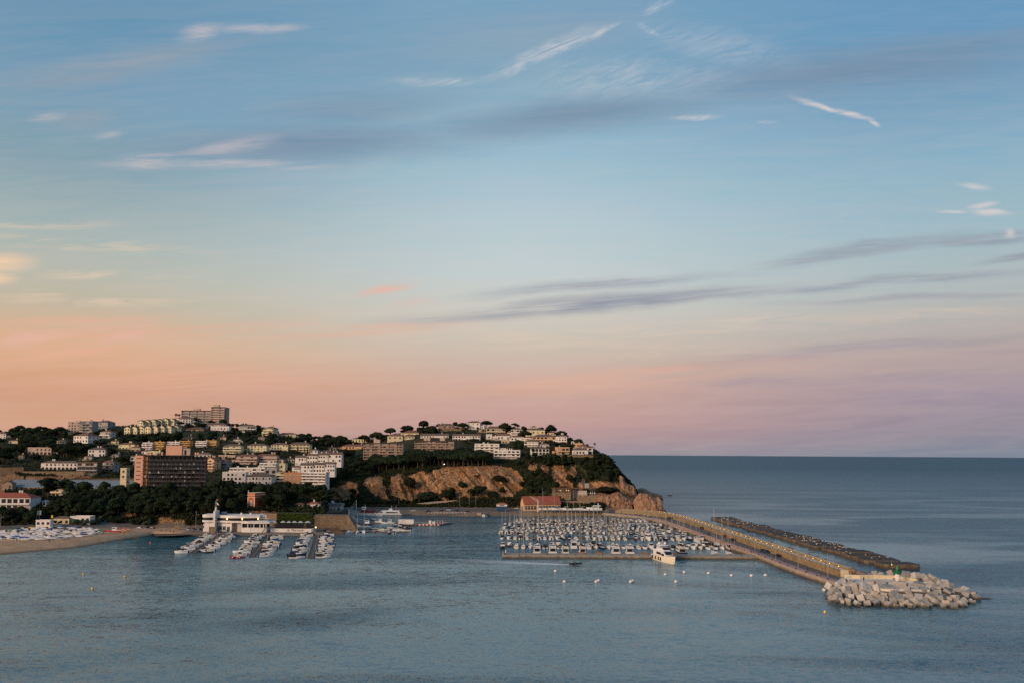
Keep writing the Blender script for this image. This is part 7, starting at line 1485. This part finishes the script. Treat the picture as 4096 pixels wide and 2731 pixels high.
def ferry():
    q = P(1557, 2055, Y=642); o = empty('excursion_boat', (q.x, 642, 0), R(90+2)); tag(o, 'sleek white excursion boat with dark blue waterline beside the trawler', 'passenger boat')
    L = 20; hull_mb(L, 6, 2.0, d=.8, full=.6, sheer=.15, ster=.95, n=12).build('hull', [HULLW, NAVY, DECK], o)
    b = MB(); b.box(-3.02,3.02,-10,5,.5,1.0); b.build('stripe', HULLN, o)
    b = MB(); taper_box(b, 2.8, -9, 9, 2.0, 2.2, -8, 5.5, 4.6); b.build('saloon', HULLW, o)
    for y0, y1 in ((-7,2.6),(5,8)):
        b = MB(); b.loft([[(-2.86 if y1 < 4 else -2.4,y0,2.7),(2.86 if y1 < 4 else 2.4,y0,2.7),(2.7 if y1 < 4 else 2.0,y1,2.7),(-2.7 if y1 < 4 else -2.0,y1,2.7)],[(-2.7 if y1 < 4 else -2.3,y0+.3,3.5),(2.7 if y1 < 4 else 2.3,y0+.3,3.5),(2.55 if y1 < 4 else 1.9,y1-.5,3.5),(-2.55 if y1 < 4 else -1.9,y1-.5,3.5)]]); b.build('window', GLASS, o)
    b = MB(); taper_box(b, 1.2, -2.5, 1.2, 4.6, .9, -2.4, .3, 6.0); b.tube((0,-1.8,6),(0,-1.8,8.4),.1); b.box(-.9,.9,-2,-1.6,7.4,7.6); b.build('bridge', HULLW, o)
    b = MB(); b.box(-.95,.95,-.3,.9,5.1,5.6); b.build('bridge_window', GLASS, o)
ferry()
def put1(proto, px, py, rz, label, cat, s=1):
    q = P(px, py, z=0); nm, parts = proto; o = bpy.data.objects.new(nm, None); COL.objects.link(o); o.location = (q.x, q.y, 0); o.rotation_euler = (0,0,rz); o.scale = (s,s,s)
    for n_, me in parts: link(n_, me, o)
    return tag(o, label, cat)
put1(boat('fisher', HULLW, BLACK, 15.0), 1662, 2056.5, R(-90), 'white fishing boat with crates stacked on deck along the far quay', 'fishing boat')
put1(boat('fisher', HULLN, BLUE, 10.0), 1462, 2098, R(80), 'blue-hulled small fishing boat with white wheelhouse', 'fishing boat')
put1(boat('fisher', HULLW, BLUE, 8.0), 1406, 2077, R(70), 'small white fishing boat beside the bastion point', 'fishing boat')
put1(boat('fisher', HULLW, BLUE, 9.0), 1552, 2093, R(100), 'white fishing boat moored left of the container cabin', 'fishing boat')
put1(boat('fisher', HULLW, BEIGE, 8.0), 1518, 2090, R(60), 'white launch with open wheelhouse in the small boat basin', 'fishing boat')
put1(boat('cruiser', HULLW, NAVY, 9.0), 1935, 2064, R(20), 'white boat with round bow at the corner of the fishing quay', 'motor boat')
rgf = random.Random(5)
b = MB(); 
for (x0_, y0_, x1_, y1_) in ((1430,2125,1640,2121),(1420,2112,1600,2108),(1405,2088,1545,2086)):
    A = P(x0_, y0_, z=.4); B_ = P(x1_, y1_, z=.4); bb = MB(); bb.box(A.x, B_.x, A.y-.9, A.y+.9, -.2, .5); o = bb.build('pontoon', WOOD); o['category'] = 'pontoon'; o['group'] = 'small pontoons by the bastion'; later(o, 'short floating pontoon', 'beside the stone bastion point')
for k, (px, py, kind, hm, ac, rz, L) in enumerate(((1398,2131,'sail',HULLW,NAVY,160,9),(1430,2130,'sail',HULLW,GREENP,185,8),(1455,2129,'sail',HULLW,NAVY,200,9),(1495,2126,'open',HULLM,BEIGE,200,9),(1556,2133,'sail',HULLM,NAVY,185,8),(1578,2132,'open',HULLW,BLACK,5,7),(1600,2122,'sail',HULLW,NAVY,110,9),(1620,2122,'open',HULLC,BLACK,95,8),(1440,2104,'open',HULLW,TARP,90,7),(1470,2107,'dinghy',HULLW,TARP,90,5),(1585,2104,'sail',HULLN,BLUE,170,9),(1604,2109,'cruiser',HULLN,NAVY,110,8),(1622,2113,'open',HULLN,NAVY,80,8),(1570,2112,'open',HULLW,NAVY,100,7),(1538,2118,'open',HULLC,BEIGE,90,7),(1500,2117,'dinghy',HULLM,BEIGE,90,7),(1520,2124,'dinghy',HULLC,BEIGE,90,6),(1450,2080,'open',HULLW,BEIGE,90,6),(1480,2079,'open',HULLN,BLACK,90,6),(1500,2079,'cruiser',HULLW,BEIGE,90,6.5))):
    q = P(px, py, z=0); pr = boat(kind, hm, ac, L, mast=1.5) if kind == 'sail' else boat(kind, hm, ac, L)
    put(pr, (q.x, q.y, 0), R(rz), {'sail':'%s sailing boat, %s sail cover','open':'%s open boat with %s gear','dinghy':'%s small boat under %s cover','cruiser':'%s cabin boat with %s canvas'}[kind] % (HN[hm], CN[ac]), 'in the small harbor by the bastion', 'sailing boat' if kind == 'sail' else 'small boat', 'boats in the small harbor by the bastion')
# boats ashore at the boat yard
for k, (px, py, kind, L, rz) in enumerate(((2180,2043,'sail',11,85),(2222,2038,'cruiser',11,95),(2262,2043,'cruiser',10,80),(2300,2042,'sail',11,100),(2330,2044,'cruiser',11,85),(2378,2044,'flybridge',12,92))):
    q = P(px, py, Y=656); pr = boat(kind, HULLW if k % 2 else HULLC, NAVY, L, mast=1.3) if kind == 'sail' else boat(kind, HULLW, NAVY, L)
    o = put(pr, (q.x, 656, 4.6), R(rz), 'white %s propped up ashore' % {'sail':'sailing yacht','cruiser':'cabin cruiser','flybridge':'flybridge yacht'}[kind], 'on the boat yard quay', 'boat ashore', 'boats ashore on the boat yard quay')
    cr_b = MB()
    for y in (-2.4, 0, 2.4): cr_b.box(-1.3,1.3,y-.15,y+.15,-1.6,-.75)
    cr_b.build('cradle', BLUEP if k % 2 else HULLM, o)
for k, (px, t) in enumerate(((1998,2005),(2058,2009),(2068,2008),(2245,1985),(2218,1948))): pass
for k, (px, ybase, top, Yd) in enumerate(((2170,2046,1948,650),(2218,2046,1947,650),(2268,2046,1980,652),(2318,2046,1996,652),(2432,2058,1995,640))):
    q = P(px, ybase, Y=Yd); b = MB(); h = (ybase-top)*Yd/FPX; b.tube((0,0,0),(0,0,h),.11,.07); b.tube((0,0,h),(-2.5,0,0),.025,.025,3); b.tube((-.7,0,h*.6),(.7,0,h*.6),.04); o = b.build('mast', MAST, None, False, q); o['category'] = 'mast'; later(o, 'tall bare mast', 'rising in front of the boat hall and restaurant')
# promenade start: pale wall with lamps at the boat yard end
# ---- cars
def car_mesh():
    bd_ = MB(); prof = [(-2.1,.35),(-2.15,.75),(-1.5,.88),(1.35,.92),(2.05,.8),(2.1,.35)]; mb = MB(); k = 0
    mb.loft([[(x*.0-.86+0, p[0], p[1]) for x, p in zip(range(6), prof)], [(.86, p[0], p[1]) for p in prof]], 0)
    gl = MB(); gl.loft([[(-.8,-1.6,.88),(.8,-1.6,.88),(.8,1.0,.9),(-.8,1.0,.9)],[(-.66,-1.25,1.42),(.66,-1.25,1.42),(.66,.35,1.42),(-.66,.35,1.42)]])
    rf = MB(); rf.box(-.64,.64,-1.2,.3,1.421,1.46)
    wh = MB(); wh.tube((-.09,0,0),(.09,0,0),.32,.32,12); wh.tube((-.1,0,0),(.1,0,0),.18,.18,8,1)
    return mb, gl, rf, wh
cb, cg, cr2, cw_ = car_mesh(); CG, CW = cg.mesh('windows', GLASS), cw_.mesh('wheel', [RUBBER, METAL]); CB = {}
def car(loc, rz, colm, desc, phrase):
    if colm.name not in CB: CB[colm.name] = (cb.mesh('body', colm), cr2.mesh('roof', colm))
    o = empty('parked_car', loc, rz); link('body', CB[colm.name][0], o); link('windows', CG, o); link('roof', CB[colm.name][1], o)
    for x in (-.8,.8):
        for y in (-1.3,1.3): link('wheel', CW, o, (x, y, .32))
    o['category'] = 'car'; o['group'] = 'cars parked around the harbor'; later(o, desc, phrase)
CARW = mat('white_car_paint', (.62,.62,.62), rough=.3); CARG = mat('silver_car_paint', (.30,.31,.32), rough=.3, metal=.4); CARD = mat('dark_car_paint', (.03,.035,.045), rough=.3); CARB = mat('blue_car_paint', (.03,.06,.14), rough=.3); CARR = mat('wine_car_paint', (.10,.02,.03), rough=.3)
for px, py, m_, d in ((755,2118,CARW,'white car'),(774,2119,CARG,'silver car'),(799,2120,CARG,'silver car'),(815,2120,CARD,'dark car'),(830,2118,CARD,'dark car'),(545,2113,CARW,'cream estate car'),(556,2114,CARW,'white car'),(590,2113,CARD,'dark car'),(607,2114,CARD,'dark car'),(457,2108,CARD,'dark car'),(480,2107,CARB,'blue car')):
    q = P(px, py, z=1.28); car(q, R(random.choice([0,180,170,80]) if px < 700 else random.uniform(-10,10)), m_, d, 'on the road beside the clubhouse')
for px, py, m_, d in ((30,2104,CARG,'silver van-like car'),(72,2105,CARW,'white car'),(95,2107,CARG,'silver car'),(118,2108,CARD,'dark car')):
    q = P(px, py, z=2.3); car(q, R(80), m_, d, 'behind the beached boats')
for px, py, m_, d in ((1798,2035,CARB,'blue car'),(1827,2044,CARD,'dark car'),(1870,2047,CARR,'dark wine car'),(1795,2040,CARW,'white car'),(1975,2022,CARW,'white car'),(1999,2006,CARD,'black off-road car'),(2067,2034,CARW,'white car'),(1765,2044,CARR,'wine car'),(1712,2046,CARB,'blue car')):
    q = P(px, py, z=2.98); car(q, R(95), m_, d, 'on the fishing harbor car park')
for Y, dx, m_, d in ((402,-1.6,CARB,'dark teal car'),(397.5,-1.4,CARB,'blue car'),(382,-1.5,CARD,'small black car'),(452,-1.5,CARD,'dark car')):
    car((xi(Y)+dx-.4, Y, 2.21), R(0), m_, d, 'on the breakwater road below the sea wall')
# skips/containers on the breakwater road
for k, (Y, w_) in enumerate(((470,2.0),(520,2.4),(600,5.0))):
    b = MB(); b.box(-w_/2,w_/2,-.8,.8,0,1.5); b.box(-w_/2-.05,w_/2+.05,-.85,.85,1.51,1.6); o = b.build('waste_container', DARKB, None, False, (xi(Y)-1.6, Y, 2.21)); o['category'] = 'waste container'; later(o, 'dark waste container', 'against the breakwater wall')
# people
pl = [((xi(333,XI)+1.9,333,2.35),0,'walk','person in dark clothes walking on the pink pavement near the breakwater head'),((xi(398,XI)+1.5,397,2.35),2,'walk','person in black walking near the two parked cars on the breakwater'),((xi(366)+2.2,366,4.8),0,'walk','person walking alone on the raised breakwater walkway'),((xi(362,XI)+1.2,356,2.35),1,'stand','person standing on the quay edge between street lamps'),
      ((xi(482,XI)+4,482,2.21),3,'walk','left person of a pair strolling on the far breakwater road'),((xi(482,XI)+5,483,2.21),3,'walk','right person of a pair strolling on the far breakwater road'),((xi(318,XI)+.9,319,2.35),1.5,'sit','person sitting on the quay edge next to the cube pile')]
for loc, rz, po, lab in pl: person(loc, rz, po, lab)
q = P(3455, 2325, z=3.9); person(q, 3.1, 'stand', 'person in dark red standing on the white platform left of the beacon')
q = P(3683, 2323, z=4.4); person(q, 2.5, 'sit', 'person crouching at the right end of the breakwater head')
q = P(197, 2171, z=1.6); person(q, 1.0, 'walk', 'lone person walking along the waterline of the beach')
for k, (px, py) in enumerate(((664,2127),(680,2129),(693,2131),(645,2126))): q = P(px, py, z=1.35); person(q, 3.0, 'stand', 'person standing on the brown quay by the beach, %s from the left' % ordinal([2,3,4,1][k]))
q = P(887, 2133, z=1.26); person(q, 3.0, 'stand', 'person standing at the shore end of the leftmost club jetty'); q = P(926, 2130, z=1.26); person(q, 1.0, 'stand', 'person standing on the quay near the club stairs')
b = MB(); q0, q1 = P(600, 2130, z=2.28), P(770, 2140, z=2.28); b.poly([(P(598,2127,z=1.3).x,P(598,2127,z=1.3).y),(P(625,2141,z=1.3).x,P(625,2141,z=1.3).y),(P(700,2141,z=1.3).x,P(700,2141,z=1.3).y),(P(770,2136,z=1.3).x,P(770,2136,z=1.3).y)], 1.26, 1.34); o = b.build('pavement', WOOD); o['kind'] = 'structure'
# ---- boats and kayaks laid up on the beach
rgb_ = random.Random(9); got = []; BP = [(-15,2123),(60,2118),(170,2110),(230,2106),(330,2111),(415,2126),(418,2134),(390,2139),(330,2146),(255,2156),(160,2163),(60,2160),(-15,2158)]
tries = 0
while len(got) < 110 and tries < 6000:
    tries += 1; x = rgb_.uniform(-15, 418); y = rgb_.uniform(2105, 2165)
    if not inpoly(x, y, BP) or any(abs(x-a)/22+abs(y-b)/5.0 < 1 for a, b in got): continue
    got.append((x, y)); g, _ = ground(x, y); L = rgb_.choice([4.8,5.4,6.2]); ac = rgb_.choices([TARP, BLUE, NAVY, BEIGE, YELL, GREENP], [74,10,5,8,2,1])[0]; r = rgb_.random()
    pr = boat('dinghy', HULLW, ac, L) if r < .8 else boat('open', HULLW, ac, L+.3)
    d = 'white boat under %s cover' % CN[ac] if r < .8 else 'uncovered white motor boat'
    row = 'in the back row on the beach' if y < 2122 else ('in the middle of the beached boats' if y < 2140 else 'in the front row on the beach')
    o = put(pr, g+Vector((0,0,.25)), R(rgb_.choice([90,80,100,-90,60])+rgb_.uniform(-14,14)), d, row, 'small boat', 'small boats laid up on the beach')
q = P(450, 2128, z=2.0); put1(boat('fisher', HULLR, BROWN, 9.0), 447, 2133, R(95), 'red and white wooden boat laid up at the right end of the beach', 'wooden boat').location = (q.x, q.y, 2.1)
for k in range(14):
    r_, c_ = k//4, k % 4; q = P(478+c_*9+r_*2, 2127-r_*3.2, z=2.2+r_*.5); kb = MB(); kb.loft([[(w_*math.cos(t), y, .2+.16*math.sin(t)*h) for t in [2*math.pi*i/8 for i in range(8)]] for y, w_, h in ((-2,.04,.3),(-1.2,.28,1),(0,.34,1.1),(1.2,.27,1),(2,.04,.4))])
    m_ = [ORNG, YELL, HULLR, ORNG, WHITE][k % 5]; o = kb.build('kayak', m_, None, False, q+Vector((0,0,r_*.35)), R(92)); o['category'] = 'kayak'; o['group'] = 'kayaks racked at the end of the beach'; later(o, '%s kayak' % {ORNG:'orange',YELL:'yellow',HULLR:'red',WHITE:'white'}[m_], 'in the kayak rack on the beach')
# fence on the beach and low driftwood groynes at the waterline
fb = MB()
for i in range(8):
    q = P(6+i*14, 2166-i*.1, z=1.9); fb.box(q.x-.1,q.x+.1,q.y-.1,q.y+.1,q.z-1,q.z+1.9)
qa, qb = P(6, 2166, z=1.9), P(104, 2165, z=1.9)
for z in (.6,1.4): fb.tube((qa.x,qa.y,1.9+z),(qb.x,qb.y,1.9+z),.06)
tag(fb.build('fence', BEIGE), 'pale wooden fence in front of the beached boats at the left', 'fence')
for k, (x0_, x1_, y_) in enumerate(((215,315,2176),(345,410,2168),(405,495,2158),(470,555,2149))):
    A, B_ = P(x0_, y_, z=.3), P(x1_, y_+1, z=.3); b = MB(); b.tube(A, B_, .3, .25); n = 9
    for i in range(n): q = A.lerp(B_, (i+.5)/n); b.tube(q+Vector((0,0,-.6)), q+Vector((random.uniform(-.2,.2),0,random.uniform(.9,1.8))), .09, .05, 4)
    o = b.build('groyne', WOOD); o['category'] = 'groyne'; later(o, 'low dark timber groyne with stakes', 'at the waterline of the beach')
# banners and lit quay lamp
for px, py, t, m_, lab in ((152,2062,2041,BLUEP,'blue vertical banner at the left of the beach houses'),(161,2062,2040,SLATE,'pale blue vertical banner at the left of the beach houses'),(208,2074,2059,YELL,'yellow banner with dark lettering behind the cream beach house')):
    q = P(px, py, Y=500); h = (py-t)*500/FPX; b = MB(); b.box(-.5,.5,-.04,.04,.6,h); b.tube((-.6,0,-4),(-.6,0,h+.2),.05,.05,5,1); tag(b.build('banner', [m_, METAL], None, False, q), lab, 'banner')
q = P(1263, 2110, Y=492); o = empty('quay_lamp', q); b = MB(); b.tube((0,0,-3),(0,0,0),.08); b.build('post', METAL, o); b = MB(); b.lathe([(.1,0),(.4,.2),(.4,.6),(.1,.85)],8); b.build('lamp_head', LAMPM, o); tag(o, 'brightly lit warm lamp at the shore end of the rightmost jetty', 'lamp')
ld = bpy.data.lights.new('quay_lamp_light', 'POINT'); ld.energy = 90; ld.color = (1,.6,.25); ld.shadow_soft_size = .4; lo = bpy.data.objects.new('quay_lamp_light', ld); COL.objects.link(lo); lo.parent = o; lo.location = (0,-1,.6)
for k, (px, py) in enumerate(((1697,1836),(1768,1836),(624,1741),(676,1739),(701,1737),(727,1735),(1778,1857),(1341,1876))):
    q, _ = ground(px, py+12); q.y -= 3; h = 13*q.y/FPX; o = empty('hillside_lamp', q); b = MB(); b.tube((0,0,-1),(0,0,h),.07); b.build('pole', METAL, o); b = MB(); b.lathe([(.1,h),(.35,h+.1),(.3,h+.4),(.05,h+.5)],8); b.build('lamp_head', LAMPW, o); o['category'] = 'street lamp'; later(o, 'small white lit street lamp', 'among the trees on the hillside')
b = MB()
for i in range(5): b.box(0, 14-i*1.6, i*1.6, i*1.6+1.5, -.5, 1.2+i*.42)
p = P(1288, 2112, Y=500); o = b.build('steps', STONED, None, False, (p.x, 500, 0)); tag(o, 'wide dark stone steps below the stone bastion', 'steps')
finish_labels()
